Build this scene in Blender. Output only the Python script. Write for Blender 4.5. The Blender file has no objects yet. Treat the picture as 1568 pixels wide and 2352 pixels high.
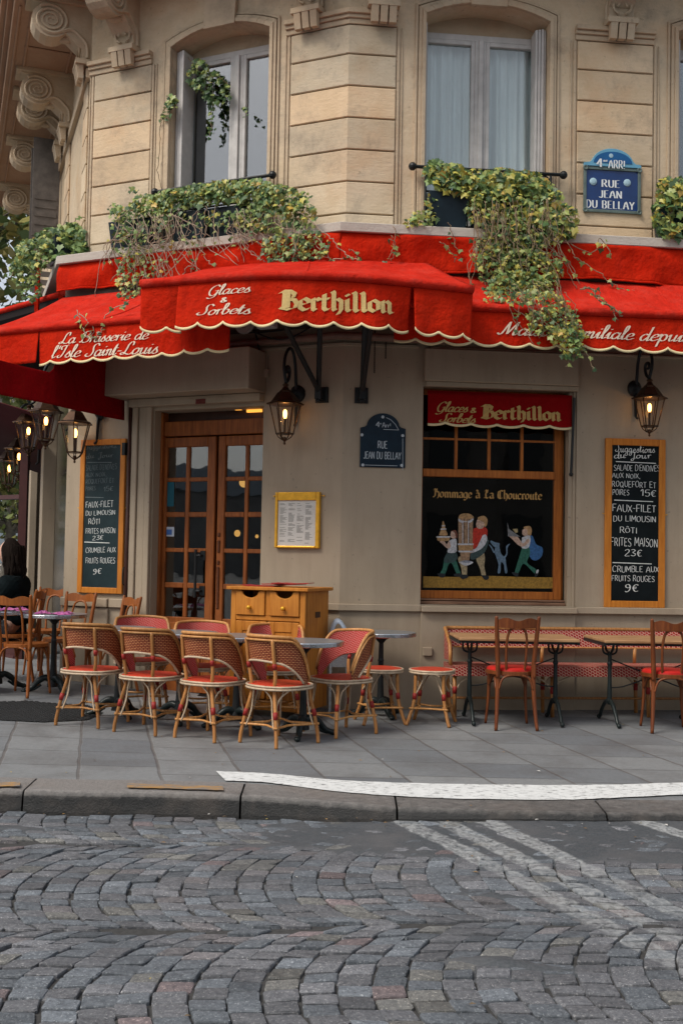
import bpy, bmesh, math, random
from mathutils import Vector, Matrix
V = Vector
scene = bpy.context.scene
col = scene.collection
rnd = random.Random(11)
# ------------------------------------------------------------------ camera
FPX, HORIZON, CAMH, ROLL = 2500.0, 1285.0, 1.33, 0.018     # measured on a 1568 x 2352 picture
PITCH = math.atan((HORIZON - 1176) / FPX)
CAM = V((0, 0, CAMH))
r0, u0, f0 = V((1, 0, 0)), V((0, -math.sin(PITCH), math.cos(PITCH))), V((0, math.cos(PITCH), math.sin(PITCH)))
RX = r0 * math.cos(ROLL) + u0 * math.sin(ROLL)
UX = -r0 * math.sin(ROLL) + u0 * math.cos(ROLL)
cam_d = bpy.data.cameras.new('camera')
cam_d.sensor_fit = 'VERTICAL'; cam_d.sensor_height = 36.0
cam_d.lens = FPX / 2352 * 36.0
cam_d.clip_start = 0.05; cam_d.clip_end = 2000
cam_o = bpy.data.objects.new('camera', cam_d)
m = Matrix((RX, UX, -f0)).transposed().to_4x4(); m.translation = CAM
cam_o.matrix_world = m
col.objects.link(cam_o); scene.camera = cam_o
scene.render.resolution_x, scene.render.resolution_y = 682, 1024
# ------------------------------------------------------------------ light
SUN_EL, SUN_AZ = math.radians(50), math.radians(232)       # azimuth clockwise from +Y: behind the viewer, a bit left
w = bpy.data.worlds.new('World'); scene.world = w; w.use_nodes = True
nt = w.node_tree; nt.nodes.clear()
sky = nt.nodes.new('ShaderNodeTexSky'); sky.sky_type = 'NISHITA'; sky.sun_disc = False
sky.sun_elevation = SUN_EL; sky.sun_rotation = SUN_AZ
sky.air_density = 1.0; sky.dust_density = 4.0; sky.ozone_density = 1.0
hs = nt.nodes.new('ShaderNodeHueSaturation'); hs.inputs['Saturation'].default_value = 0.60
bg = nt.nodes.new('ShaderNodeBackground'); bg.inputs['Strength'].default_value = 0.105
out = nt.nodes.new('ShaderNodeOutputWorld')
oc = nt.nodes.new('ShaderNodeMix'); oc.data_type = 'RGBA'; oc.inputs[0].default_value = .5; oc.inputs[7].default_value = (5.2, 5.5, 5.9, 1)   # even cloud cover
nt.links.new(sky.outputs[0], hs.inputs['Color']); nt.links.new(hs.outputs[0], oc.inputs[6]); nt.links.new(oc.outputs[2], bg.inputs[0]); nt.links.new(bg.outputs[0], out.inputs[0])
sd = bpy.data.lights.new('sun', 'SUN'); sd.energy = 1.8; sd.angle = math.radians(22); sd.color = (1, .93, .83)
so = bpy.data.objects.new('sun', sd); col.objects.link(so)
sdir = V((math.sin(SUN_AZ) * math.cos(SUN_EL), math.cos(SUN_AZ) * math.cos(SUN_EL), math.sin(SUN_EL)))
so.rotation_euler = sdir.to_track_quat('Z', 'Y').to_euler(); so.location = sdir * 60
scene.view_settings.view_transform = 'Standard'; scene.view_settings.look = 'None'
scene.view_settings.exposure = 0.60; scene.view_settings.gamma = 1.0
scene.render.engine = 'CYCLES'
# ------------------------------------------------------------------ geometry helpers
def ray(x, y):
    return RX * ((x - 784) / FPX) - UX * ((y - 1176) / FPX) + f0
def at(x, y, Y):                       # point of the place at distance Y
    d = ray(x, y); return CAM + d * (Y / d.y)
def proj(p):
    q = V(p) - CAM; k = q.dot(f0)
    return 784 + FPX * q.dot(RX) / k, 1176 - FPX * q.dot(UX) / k
def pz(X, Y):                          # pavement rises a little towards the left end of the house
    return .045 * max(0, -X - 1.0) * min(1, max(0, (Y - 6.9) / 2.4))
def ground(x, y):
    d = ray(x, y); z = 0
    for i in range(8):
        p = CAM + d * ((z - CAMH) / d.z); z = pz(p.x, p.y)
    return p
class Fac:                             # an upright wall plane: u along it, n outwards, z up
    def __init__(s, o, u, n): s.o, s.u, s.n = V(o), V(u).normalized(), V(n).normalized()
    def p(s, u, z, n=0.0): return s.o + s.u * u + s.n * n + V((0, 0, z))
    def px(s, x, y, n=0.0):
        d = ray(x, y); o = s.o + s.n * n
        P = CAM + d * ((o - CAM).dot(s.n) / d.dot(s.n))
        return (P - s.o).dot(s.u), P.z
    def U(s, x, y, n=0.0): return s.px(x, y, n)[0]
    def Z(s, x, y, n=0.0): return s.px(x, y, n)[1]
C1 = V((-0.005, 9.75, 0))
d1 = V((5534, -2500, 0)).normalized(); n1 = V((-2500, -5534, 0)).normalized()
a2 = math.radians(6.2)
d2 = V((math.cos(a2), math.sin(a2), 0)); n2 = V((math.sin(a2), -math.cos(a2), 0))
F1 = Fac(C1, d1, n1)                   # left facade, u negative to the left of the corner
F2 = Fac(C1, d2, n2)                   # right facade
U0 = F1.U(204, 380)                    # left end of F1
C0 = F1.p(U0, 0)
d0 = V((-902, 2500, 0)).normalized(); n0 = V((-2500, -902, 0)).normalized()
F0 = Fac(C0, d0, n0)                   # far left facade, u positive going away
class MB:
    """collects faces, then links them as ONE mesh object"""
    def __init__(s): s.v, s.f, s.c, s.m, s.uv = [], [], [], [], []; s.col = None; s.mi = 0
    def add(s, vs, fs, uv=None):
        b = len(s.v); s.v += [V(p) for p in vs]
        for i, f in enumerate(fs):
            s.f.append([b + k for k in f]); s.c.append(s.col); s.m.append(s.mi)
            s.uv.append(uv[i] if uv else None)
    def quad(s, a, b, c, d, uv=None): s.add([a, b, c, d], [(0, 1, 2, 3)], [uv] if uv else None)
    def box(s, lo, hi, M=None):
        x0, y0, z0 = lo; x1, y1, z1 = hi
        vs = [V((x, y, z)) for z in (z0, z1) for y in (y0, y1) for x in (x0, x1)]
        if M: vs = [M @ p for p in vs]
        s.add(vs, [(0, 2, 3, 1), (4, 5, 7, 6), (0, 1, 5, 4), (2, 6, 7, 3), (0, 4, 6, 2), (1, 3, 7, 5)])
    def fbox(s, F, u0, u1, z0, z1, n0, n1):
        vs = [F.p(u, z, n) for z in (z0, z1) for n in (n1, n0) for u in (u0, u1)]
        s.add(vs, [(0, 2, 3, 1), (4, 5, 7, 6), (0, 1, 5, 4), (2, 6, 7, 3), (0, 4, 6, 2), (1, 3, 7, 5)])
    def prism(s, F, poly, n0, n1):     # polygon in (u, z), extruded from n0 to n1
        k = len(poly)
        s.add([F.p(u, z, n1) for u, z in poly] + [F.p(u, z, n0) for u, z in poly],
              [tuple(range(k)), tuple(range(2 * k - 1, k - 1, -1))] + [(i, k + i, k + (i + 1) % k, (i + 1) % k) for i in range(k)])
    def tube(s, pts, r, n=8, cap=True, closed=False):
        pts = [V(p) for p in pts]; k = len(pts)
        rs = r if isinstance(r, (list, tuple)) else [r] * k
        ring = []; prev = None
        for i, p in enumerate(pts):
            if closed: t = (pts[(i + 1) % k] - pts[i - 1])
            else: t = (pts[min(i + 1, k - 1)] - pts[max(i - 1, 0)])
            t = t.normalized() if t.length > 1e-9 else V((0, 0, 1))
            if prev is None: a = t.orthogonal().normalized()
            else:
                a = prev - t * prev.dot(t); a = a.normalized() if a.length > 1e-6 else t.orthogonal().normalized()
            prev = a; b = t.cross(a)
            ring.append([p + (a * math.cos(q) + b * math.sin(q)) * rs[i] for q in [2 * math.pi * j / n for j in range(n)]])
        vs = [p for rg in ring for p in rg]; fs = []
        for i in range(k if closed else k - 1):
            i2 = (i + 1) % k
            for j in range(n): fs.append((i * n + j, i * n + (j + 1) % n, i2 * n + (j + 1) % n, i2 * n + j))
        if cap and not closed: fs += [tuple(range(n - 1, -1, -1)), tuple((k - 1) * n + j for j in range(n))]
        s.add(vs, fs)
    def lathe(s, prof, M=None, n=24, sq=None):     # prof: (r, z) from bottom to top; sq = number of sides
        n = sq or n; off = math.pi / n if sq else 0
        vs = [V((r * math.cos(2 * math.pi * j / n + off), r * math.sin(2 * math.pi * j / n + off), z)) for r, z in prof for j in range(n)]
        if M: vs = [M @ p for p in vs]
        fs = [(i * n + j, i * n + (j + 1) % n, (i + 1) * n + (j + 1) % n, (i + 1) * n + j) for i in range(len(prof) - 1) for j in range(n)]
        fs += [tuple(range(n - 1, -1, -1)), tuple((len(prof) - 1) * n + j for j in range(n))]
        s.add(vs, fs)
    def ball(s, c, r, n=10, sc=(1, 1, 1)):
        c = V(c); vs = [c + V((0, 0, -r * sc[2]))]; 
        for i in range(1, n):
            a = -math.pi / 2 + math.pi * i / n
            for j in range(2 * n):
                b = math.pi * j / n
                vs.append(c + V((r * sc[0] * math.cos(a) * math.cos(b), r * sc[1] * math.cos(a) * math.sin(b), r * sc[2] * math.sin(a))))
        vs.append(c + V((0, 0, r * sc[2]))); N = 2 * n; fs = []
        for j in range(N): fs.append((0, 1 + (j + 1) % N, 1 + j))
        for i in range(n - 2):
            for j in range(N): fs.append((1 + i * N + j, 1 + i * N + (j + 1) % N, 1 + (i + 1) * N + (j + 1) % N, 1 + (i + 1) * N + j))
        for j in range(N): fs.append((len(vs) - 1, 1 + (n - 2) * N + j, 1 + (n - 2) * N + (j + 1) % N))
        s.add(vs, fs)
    def grid(s, P, uvf=None):          # P[i][j] points
        a, b = len(P), len(P[0]); vs = [p for r in P for p in r]
        fs = [(i * b + j, i * b + j + 1, (i + 1) * b + j + 1, (i + 1) * b + j) for i in range(a - 1) for j in range(b - 1)]
        uv = None
        if uvf: uv = [[uvf(i, j), uvf(i, j + 1), uvf(i + 1, j + 1), uvf(i + 1, j)] for i in range(a - 1) for j in range(b - 1)]
        s.add(vs, fs, uv)
    def clusters(s, gap=.03):           # groups of faces that lie apart from each other
        par = list(range(len(s.v)))
        def find(i):
            while par[i] != i: par[i] = par[par[i]]; i = par[i]
            return i
        for f in s.f:
            for k in f[1:]: par[find(k)] = find(f[0])
        comp = {}
        for i, f in enumerate(s.f): comp.setdefault(find(f[0]), []).append(i)
        bx = []
        for fs in comp.values():
            vs = [s.v[k] for i in fs for k in s.f[i]]
            bx.append([[min(p[a] for p in vs) for a in range(3)], [max(p[a] for p in vs) for a in range(3)], fs])
        done = False
        while not done:
            done = True
            for i in range(len(bx)):
                for j in range(i + 1, len(bx)):
                    if all(bx[i][0][a] - gap < bx[j][1][a] and bx[j][0][a] - gap < bx[i][1][a] for a in range(3)):
                        bx[i] = [[min(p, q) for p, q in zip(bx[i][0], bx[j][0])], [max(p, q) for p, q in zip(bx[i][1], bx[j][1])], bx[i][2] + bx[j][2]]
                        del bx[j]; done = False; break
                if not done: break
        return [b[2] for b in bx]
    def build_each(s, name, mat, parent=None, gap=.03, **kw):
        o = None
        for fs in s.clusters(gap):
            q = MB(); mp = {}
            for i in fs:
                ids = []
                for k in s.f[i]:
                    if k not in mp: mp[k] = len(q.v); q.v.append(s.v[k])
                    ids.append(mp[k])
                q.f.append(ids); q.c.append(s.c[i]); q.m.append(s.m[i]); q.uv.append(s.uv[i])
            o = q.build(name, mat, parent, **kw)
        return o
    def build(s, name, mat, parent=None, smooth=False, bevel=0, world=True, seg=1, solid=0):
        me = bpy.data.meshes.new(name)
        off = V((0, 0, 0))
        if parent is not None and world:
            q = parent
            while q.parent: q = q.parent
            off = V(q.location)
        me.from_pydata([p - off for p in s.v], [], s.f)
        for mm in (mat if isinstance(mat, (list, tuple)) else [mat]): me.materials.append(mm)
        if isinstance(mat, (list, tuple)): me.polygons.foreach_set('material_index', s.m)
        if any(c is not None for c in s.c):
            at_ = me.attributes.new('Col', 'FLOAT_COLOR', 'FACE')
            at_.data.foreach_set('color', [q for c in s.c for q in ((c if c is not None else (1, 1, 1)) + (1,))])
        if any(q is not None for q in s.uv):
            ul = me.uv_layers.new(name='UVMap'); fl = []
            for f, q in zip(s.f, s.uv):
                for i in range(len(f)): fl += list(q[i]) if q else [0, 0]
            ul.data.foreach_set('uv', fl)
        if smooth: me.polygons.foreach_set('use_smooth', [True] * len(me.polygons))
        me.update()
        o = bpy.data.objects.new(name, me); col.objects.link(o)
        if parent is not None: o.parent = parent
        if solid:
            md = o.modifiers.new('solid', 'SOLIDIFY'); md.thickness = solid; md.offset = 0
        if bevel:
            md = o.modifiers.new('bevel', 'BEVEL'); md.width = bevel; md.segments = seg; md.limit_method = 'ANGLE'; md.angle_limit = math.radians(40)
        return o
def tag(o, label, cat, group=None):
    o['label'] = label; o['category'] = cat
    if group: o['group'] = group
    return o
def thing(name, label, cat, loc=(0, 0, 0), rz=0, group=None):
    o = bpy.data.objects.new(name, None); col.objects.link(o); o.empty_display_size = .2
    o.location = loc; o.rotation_euler = (0, 0, rz)
    return tag(o, label, cat, group)
def structure(o, kind='structure'): o['kind'] = kind; return o
def copy_thing(root, loc, rz, label, group=None):
    r = root.copy(); col.objects.link(r); r.location = loc; r.rotation_euler = (0, 0, rz); r['label'] = label
    if group: r['group'] = group
    for ch in list(root.children):
        c = ch.copy(); col.objects.link(c); c.parent = r
        for g in ch.children:
            d = g.copy(); col.objects.link(d); d.parent = c
    return r
def smoothpts(pts, k=5):               # Catmull-Rom
    pts = [V(p) for p in pts]
    if len(pts) < 3: return pts
    o = []
    for i in range(len(pts) - 1):
        p0, p1, p2, p3 = pts[max(i - 1, 0)], pts[i], pts[i + 1], pts[min(i + 2, len(pts) - 1)]
        for j in range(k):
            t = j / k
            o.append(.5 * ((2 * p1) + (p2 - p0) * t + (2 * p0 - 5 * p1 + 4 * p2 - p3) * t * t + (3 * p1 - p0 - 3 * p2 + p3) * t ** 3))
    o.append(pts[-1]); return o
# ------------------------------------------------------------------ materials
def mat(name, base, rough=.6, var=0., vs=6., bump=0., bs=40., metal=0., attr=False, spec=.28, stretch=None, dark=None, hue=None, coat=0., emit=None, estr=0., detail=6):
    mt = bpy.data.materials.new(name); mt.use_nodes = True; nt = mt.node_tree; N = nt.nodes; L = nt.links
    b = N['Principled BSDF']; b.inputs['Roughness'].default_value = rough; b.inputs['Metallic'].default_value = metal
    b.inputs['Specular IOR Level'].default_value = spec
    if coat: b.inputs['Coat Weight'].default_value = coat; b.inputs['Coat Roughness'].default_value = .15
    if emit: b.inputs['Emission Color'].default_value = (*emit, 1); b.inputs['Emission Strength'].default_value = estr
    cs = None
    if attr:
        a = N.new('ShaderNodeAttribute'); a.attribute_name = 'Col'
        mx = N.new('ShaderNodeMix'); mx.data_type = 'RGBA'; mx.blend_type = 'MULTIPLY'; mx.inputs[0].default_value = 1
        mx.inputs[6].default_value = (*base, 1); L.new(a.outputs['Color'], mx.inputs[7]); cs = mx.outputs[2]
    tc = N.new('ShaderNodeTexCoord'); vec = tc.outputs['Object']
    if stretch:
        mp = N.new('ShaderNodeMapping'); mp.inputs['Scale'].default_value = stretch; L.new(vec, mp.inputs[0]); vec = mp.outputs[0]
    if var:
        n = N.new('ShaderNodeTexNoise'); n.inputs['Scale'].default_value = vs; n.inputs['Detail'].default_value = detail; n.inputs['Roughness'].default_value = .65
        L.new(vec, n.inputs['Vector'])
        r = N.new('ShaderNodeMapRange'); r.inputs[1].default_value = .28; r.inputs[2].default_value = .72
        L.new(n.outputs[0], r.inputs[0])
        mx = N.new('ShaderNodeMix'); mx.data_type = 'RGBA'; L.new(r.outputs[0], mx.inputs[0])
        lo = dark if dark else tuple(c * (1 - var) for c in base); hi = hue if hue else tuple(min(1, c * (1 + var)) for c in base)
        mx.inputs[6].default_value = (*lo, 1); mx.inputs[7].default_value = (*hi, 1)
        if attr:
            m2 = N.new('ShaderNodeMix'); m2.data_type = 'RGBA'; m2.blend_type = 'MULTIPLY'; m2.inputs[0].default_value = 1
            L.new(mx.outputs[2], m2.inputs[6]); L.new(a.outputs['Color'], m2.inputs[7]); cs = m2.outputs[2]
        else: cs = mx.outputs[2]
    if cs: L.new(cs, b.inputs['Base Color'])
    else: b.inputs['Base Color'].default_value = (*base, 1)
    if bump:
        n = N.new('ShaderNodeTexNoise'); n.inputs['Scale'].default_value = bs; n.inputs['Detail'].default_value = 5; L.new(vec, n.inputs['Vector'])
        bp = N.new('ShaderNodeBump'); bp.inputs['Strength'].default_value = bump; bp.inputs['Distance'].default_value = .01
        L.new(n.outputs[0], bp.inputs['Height']); L.new(bp.outputs[0], b.inputs['Normal'])
    return mt
def node(nt, t, **kw):
    n = nt.nodes.new(t)
    for k, v in kw.items():
        if k.startswith('i'): n.inputs[int(k[1:])].default_value = v
        else: setattr(n, k, v)
    return n
def mth(nt, op, a, b=None, c=None):
    n = nt.nodes.new('ShaderNodeMath'); n.operation = op
    for i, x in enumerate((a, b, c)):
        if x is None: continue
        if isinstance(x, (int, float)): n.inputs[i].default_value = x
        else: nt.links.new(x, n.inputs[i])
    return n.outputs[0]
def mixc(nt, f, a, b, bt='MIX'):
    n = nt.nodes.new('ShaderNodeMix'); n.data_type = 'RGBA'; n.blend_type = bt
    for i, x in ((0, f), (6, a), (7, b)):
        if isinstance(x, (int, float)): n.inputs[i].default_value = x
        elif isinstance(x, tuple): n.inputs[i].default_value = (*x, 1)
        else: nt.links.new(x, n.inputs[i])
    return n.outputs[2]
def noise(nt, vec, sc, det=5, ro=.6):
    n = nt.nodes.new('ShaderNodeTexNoise'); n.inputs['Scale'].default_value = sc; n.inputs['Detail'].default_value = det; n.inputs['Roughness'].default_value = ro
    nt.links.new(vec, n.inputs['Vector']); return n.outputs[0]
def ramp(nt, x, lo, hi, a=0., b=1.):
    n = nt.nodes.new('ShaderNodeMapRange'); n.inputs[1].default_value = lo; n.inputs[2].default_value = hi; n.inputs[3].default_value = a; n.inputs[4].default_value = b
    nt.links.new(x, n.inputs[0]); return n.outputs[0]
M = {}
# limestone: tint per block, drips and soot stains of their own shape
def stone_mat(name, lo, hi, stain):
    mt = bpy.data.materials.new(name); mt.use_nodes = True; nt = mt.node_tree; b = nt.nodes['Principled BSDF']
    tc = node(nt, 'ShaderNodeTexCoord').outputs['Object']
    mp = node(nt, 'ShaderNodeMapping'); mp.inputs['Scale'].default_value = (1, 1, 5); nt.links.new(tc, mp.inputs[0])
    n1_ = ramp(nt, noise(nt, tc, 2.2, 8, .7), .3, .7)
    n2_ = ramp(nt, noise(nt, mp.outputs[0], 3.0, 6, .65), .35, .68)
    a = node(nt, 'ShaderNodeAttribute', attribute_name='Col').outputs['Color']
    c = mixc(nt, n1_, lo, hi)
    pk = ramp(nt, noise(nt, tc, 1.7, 5, .6), .5, .66); c = mixc(nt, mth(nt, 'MULTIPLY', pk, .45), c, (lo[0] * 1.05, lo[1] * .86, lo[2] * .74))
    c = mixc(nt, mth(nt, 'MULTIPLY', n2_, .18), c, tuple(x * .72 for x in lo))
    st = ramp(nt, noise(nt, tc, 1.1, 9, .72), .50, .66)
    c = mixc(nt, mth(nt, 'MULTIPLY', st, stain), c, (.13, .105, .08))
    sp = ramp(nt, noise(nt, tc, 22, 3, .5), .66, .74)
    c = mixc(nt, mth(nt, 'MULTIPLY', sp, .35), c, (.16, .12, .085))
    c = mixc(nt, 1.0, c, a, 'MULTIPLY')
    nt.links.new(c, b.inputs['Base Color']); b.inputs['Roughness'].default_value = .85; b.inputs['Specular IOR Level'].default_value = .25
    bp = node(nt, 'ShaderNodeBump'); bp.inputs['Strength'].default_value = .35; bp.inputs['Distance'].default_value = .012
    nt.links.new(mth(nt, 'ADD', noise(nt, tc, 35, 5), mth(nt, 'MULTIPLY', noise(nt, mp.outputs[0], 8, 4), .8)), bp.inputs['Height']); nt.links.new(bp.outputs[0], b.inputs['Normal'])
    return mt
M['stone'] = stone_mat('limestone', (.52, .40, .262), (.70, .565, .405), .66)
M['stone_trim'] = stone_mat('limestone trim', (.47, .365, .25), (.60, .475, .335), .55)
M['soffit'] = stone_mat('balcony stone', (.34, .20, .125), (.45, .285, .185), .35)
M['slab'] = stone_mat('ledge stone', (.42, .38, .33), (.56, .52, .46), .35)
def plaster_mat():
    mt = bpy.data.materials.new('beige render'); mt.use_nodes = True; nt = mt.node_tree; b = nt.nodes['Principled BSDF']
    tc = node(nt, 'ShaderNodeTexCoord').outputs['Object']
    mp = node(nt, 'ShaderNodeMapping'); mp.inputs['Scale'].default_value = (2.2, 2.2, .35); nt.links.new(tc, mp.inputs[0])
    c = mixc(nt, ramp(nt, noise(nt, tc, 1.4, 7, .65), .3, .7), (.325, .258, .182), (.378, .306, .223))
    c = mixc(nt, mth(nt, 'MULTIPLY', ramp(nt, noise(nt, mp.outputs[0], 2.4, 6, .7), .46, .72), .42), c, (.22, .172, .122))
    c = mixc(nt, mth(nt, 'MULTIPLY', ramp(nt, noise(nt, tc, 26, 2, .5), .70, .76), .5), c, (.13, .11, .09))
    nt.links.new(c, b.inputs['Base Color']); b.inputs['Roughness'].default_value = .62; b.inputs['Specular IOR Level'].default_value = .3
    bp = node(nt, 'ShaderNodeBump'); bp.inputs['Strength'].default_value = .12; bp.inputs['Distance'].default_value = .01
    nt.links.new(mth(nt, 'ADD', noise(nt, tc, 60, 4), mth(nt, 'MULTIPLY', noise(nt, tc, 3, 3), 2.5)), bp.inputs['Height']); nt.links.new(bp.outputs[0], b.inputs['Normal'])
    return mt
M['plaster'] = plaster_mat()
def wood_mat(name, a, c, rough=.5, sc=(14, 14, 1.2), coat=.06, attr=False):
    mt = bpy.data.materials.new(name); mt.use_nodes = True; nt = mt.node_tree; b = nt.nodes['Principled BSDF']
    tc = node(nt, 'ShaderNodeTexCoord').outputs['Object']
    mp = node(nt, 'ShaderNodeMapping'); mp.inputs['Scale'].default_value = sc; nt.links.new(tc, mp.inputs[0])
    g = ramp(nt, noise(nt, mp.outputs[0], 3.2, 7, .6), .3, .7)
    cc = mixc(nt, g, a, c)
    cc = mixc(nt, mth(nt, 'MULTIPLY', ramp(nt, noise(nt, tc, 3, 5, .6), .45, .75), .4), cc, tuple(x * .55 for x in a))
    if attr: cc = mixc(nt, 1.0, cc, node(nt, 'ShaderNodeAttribute', attribute_name='Col').outputs['Color'], 'MULTIPLY')
    nt.links.new(cc, b.inputs['Base Color']); b.inputs['Roughness'].default_value = rough; b.inputs['Specular IOR Level'].default_value = .25; b.inputs['Coat Weight'].default_value = coat; b.inputs['Coat Roughness'].default_value = .25
    bp = node(nt, 'ShaderNodeBump'); bp.inputs['Strength'].default_value = .15; bp.inputs['Distance'].default_value = .004
    nt.links.new(g, bp.inputs['Height']); nt.links.new(bp.outputs[0], b.inputs['Normal'])
    return mt
M['door_wood'] = wood_mat('varnished oak', (.17, .044, .009), (.35, .108, .022))
M['window_wood'] = wood_mat('orange oak', (.24, .065, .010), (.46, .15, .026))
M['board_wood'] = wood_mat('orange varnished wood', (.42, .135, .014), (.58, .215, .030))
M['pine'] = wood_mat('honey pine', (.37, .122, .014), (.55, .222, .034), sc=(10, 10, 1.0))
M['bentwood'] = wood_mat('bentwood', (.105, .026, .008), (.19, .055, .015), rough=.42)
M['bentwood_light'] = wood_mat('lighter bentwood', (.19, .052, .011), (.30, .095, .020), rough=.4)
M['table_wood'] = wood_mat('table planks', (.27, .135, .06), (.44, .26, .13), sc=(1.5, 12, 12), rough=.5)
M['rattan'] = wood_mat('rattan cane', (.30, .115, .028), (.52, .265, .095), rough=.4, sc=(20, 20, 2.0), attr=True)
M['cane_pale'] = mat('pale cane', (.47, .36, .25), .45, .3, 30)
M['cane_red'] = mat('red cane wrap', (.27, .02, .016), .45, .25, 60, bump=.3, bs=180)
def weave_mat(name, a, b_, mortar, su, sv, ms, rot=0., rough=.45):
    mt = bpy.data.materials.new(name); mt.use_nodes = True; nt = mt.node_tree; b = nt.nodes['Principled BSDF']
    uv = node(nt, 'ShaderNodeTexCoord').outputs['UV']
    mp = node(nt, 'ShaderNodeMapping'); mp.inputs['Rotation'].default_value = (0, 0, rot); nt.links.new(uv, mp.inputs[0])
    br = node(nt, 'ShaderNodeTexBrick'); br.inputs['Color1'].default_value = (*a, 1); br.inputs['Color2'].default_value = (*b_, 1); br.inputs['Mortar'].default_value = (*mortar, 1)
    br.inputs['Scale'].default_value = 1; br.inputs['Mortar Size'].default_value = ms; br.inputs['Brick Width'].default_value = su; br.inputs['Row Height'].default_value = sv
    br.inputs['Mortar Smooth'].default_value = .2; br.offset = .5
    nt.links.new(mp.outputs[0], br.inputs['Vector']); nt.links.new(br.outputs['Color'], b.inputs['Base Color'])
    b.inputs['Roughness'].default_value = rough; b.inputs['Specular IOR Level'].default_value = .22
    bp = node(nt, 'ShaderNodeBump'); bp.inputs['Strength'].default_value = .6; bp.inputs['Distance'].default_value = .003; bp.invert = True
    nt.links.new(br.outputs['Fac'], bp.inputs['Height']); nt.links.new(bp.outputs[0], b.inputs['Normal'])
    return mt
M['weave_out'] = weave_mat('cane weave outside', (.50, .225, .095), (.40, .15, .06), (.12, .010, .007), .027, .0125, .0033)
M['weave_in'] = weave_mat('cane weave inside', (.40, .014, .013), (.34, .012, .011), (.56, .26, .22), .019, .014, .0014, .35)
M['weave_seat'] = weave_mat('cane weave seat', (.50, .034, .012), (.42, .026, .012), (.44, .10, .05), .02, .016, .0012, .3)
M['weave_bench'] = weave_mat('cane weave bench', (.32, .014, .012), (.26, .011, .010), (.66, .42, .32), .028, .021, .0021, .5)
M['vinyl'] = mat('red vinyl', (.42, .018, .014), .3, .15, 8)
M['black_iron'] = mat('black painted iron', (.012, .014, .015), .42, .3, 30, bump=.15, bs=120)
M['cast'] = mat('dark green cast iron', (.012, .018, .018), .38, .3, 20, bump=.2, bs=70)
M['steel'] = mat('brushed steel', (.55, .56, .58), .26, .12, 30, metal=1.0)
M['tabletop'] = mat('speckled grey table top', (.16, .165, .17), .3, .35, 60)
M['brass'] = mat('brass', (.70, .36, .03), .32, .2, 20, metal=.35)
M['copper'] = mat('dark copper', (.075, .040, .022), .38, .4, 18, metal=.75)
M['slate'] = mat('blackboard', (.006, .009, .010), .6, .5, 5, spec=.1)
M['slate_green'] = mat('green blackboard', (.014, .028, .032), .5, .4, 4, spec=.2)
M['chalk'] = mat('chalk', (.62, .64, .62), .95, .2, 90)
M['chalk_faint'] = mat('faint chalk', (.13, .155, .16), .95, .3, 90)
M['white_frame'] = mat('weathered white paint', (.52, .50, .48), .5, .16, 7, bump=.15, bs=60)
M['paper'] = mat('paper', (.72, .72, .76), .7, .05, 5)
M['ink'] = mat('grey print', (.19, .19, .20), .8)
M['planter'] = mat('dark blue planter', (.008, .018, .026), .38, .3, 9)
M['cream'] = mat('cream braid', (.70, .58, .33), .8, .12, 60)
M['gold'] = mat('gold lettering', (.60, .43, .17), .6, .15, 60)
M['white_letter'] = mat('off white lettering', (.70, .58, .45), .7, .1, 60)
M['white_paint'] = mat('white enamel', (.72, .74, .74), .35)
def red_cloth(name, lo, hi, dust):
    mt = bpy.data.materials.new(name); mt.use_nodes = True; nt = mt.node_tree; b = nt.nodes['Principled BSDF']
    tc = node(nt, 'ShaderNodeTexCoord').outputs['Object']
    c = mixc(nt, ramp(nt, noise(nt, tc, 3.0, 7, .65), .3, .7), lo, hi)
    c = mixc(nt, mth(nt, 'MULTIPLY', ramp(nt, noise(nt, tc, 7, 8, .7), .48, .7), dust), c, (.55, .16, .12))
    dm = node(nt, 'ShaderNodeMapping'); dm.inputs['Scale'].default_value = (5, 5, .7); nt.links.new(tc, dm.inputs[0]); c = mixc(nt, mth(nt, 'MULTIPLY', ramp(nt, noise(nt, dm.outputs[0], 2.2, 6, .65), .5, .72), .38), c, (.26, .012, .006))
    nt.links.new(c, b.inputs['Base Color']); b.inputs['Roughness'].default_value = .85; b.inputs['Specular IOR Level'].default_value = .06
    bp = node(nt, 'ShaderNodeBump'); bp.inputs['Strength'].default_value = .5; bp.inputs['Distance'].default_value = .05
    nt.links.new(mth(nt, 'ADD', mth(nt, 'MULTIPLY', noise(nt, tc, 5, 4), 2), mth(nt, 'MULTIPLY', noise(nt, tc, 240, 2), .1)), bp.inputs['Height']); nt.links.new(bp.outputs[0], b.inputs['Normal'])
    tr = node(nt, 'ShaderNodeBsdfTranslucent'); nt.links.new(c, tr.inputs[0])
    mx = node(nt, 'ShaderNodeMixShader'); mx.inputs[0].default_value = .18
    nt.links.new(b.outputs[0], mx.inputs[1]); nt.links.new(tr.outputs[0], mx.inputs[2]); nt.links.new(mx.outputs[0], nt.nodes['Material Output'].inputs[0])
    return mt
M['red'] = red_cloth('red awning cloth', (.50, .014, .003), (.64, .026, .006), .03)
M['red_top'] = red_cloth('dusty red awning cloth', (.52, .018, .008), (.66, .034, .018), .16)
M['red_dark'] = red_cloth('deep red awning cloth', (.24, .003, .005), (.31, .004, .006), .0)
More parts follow.
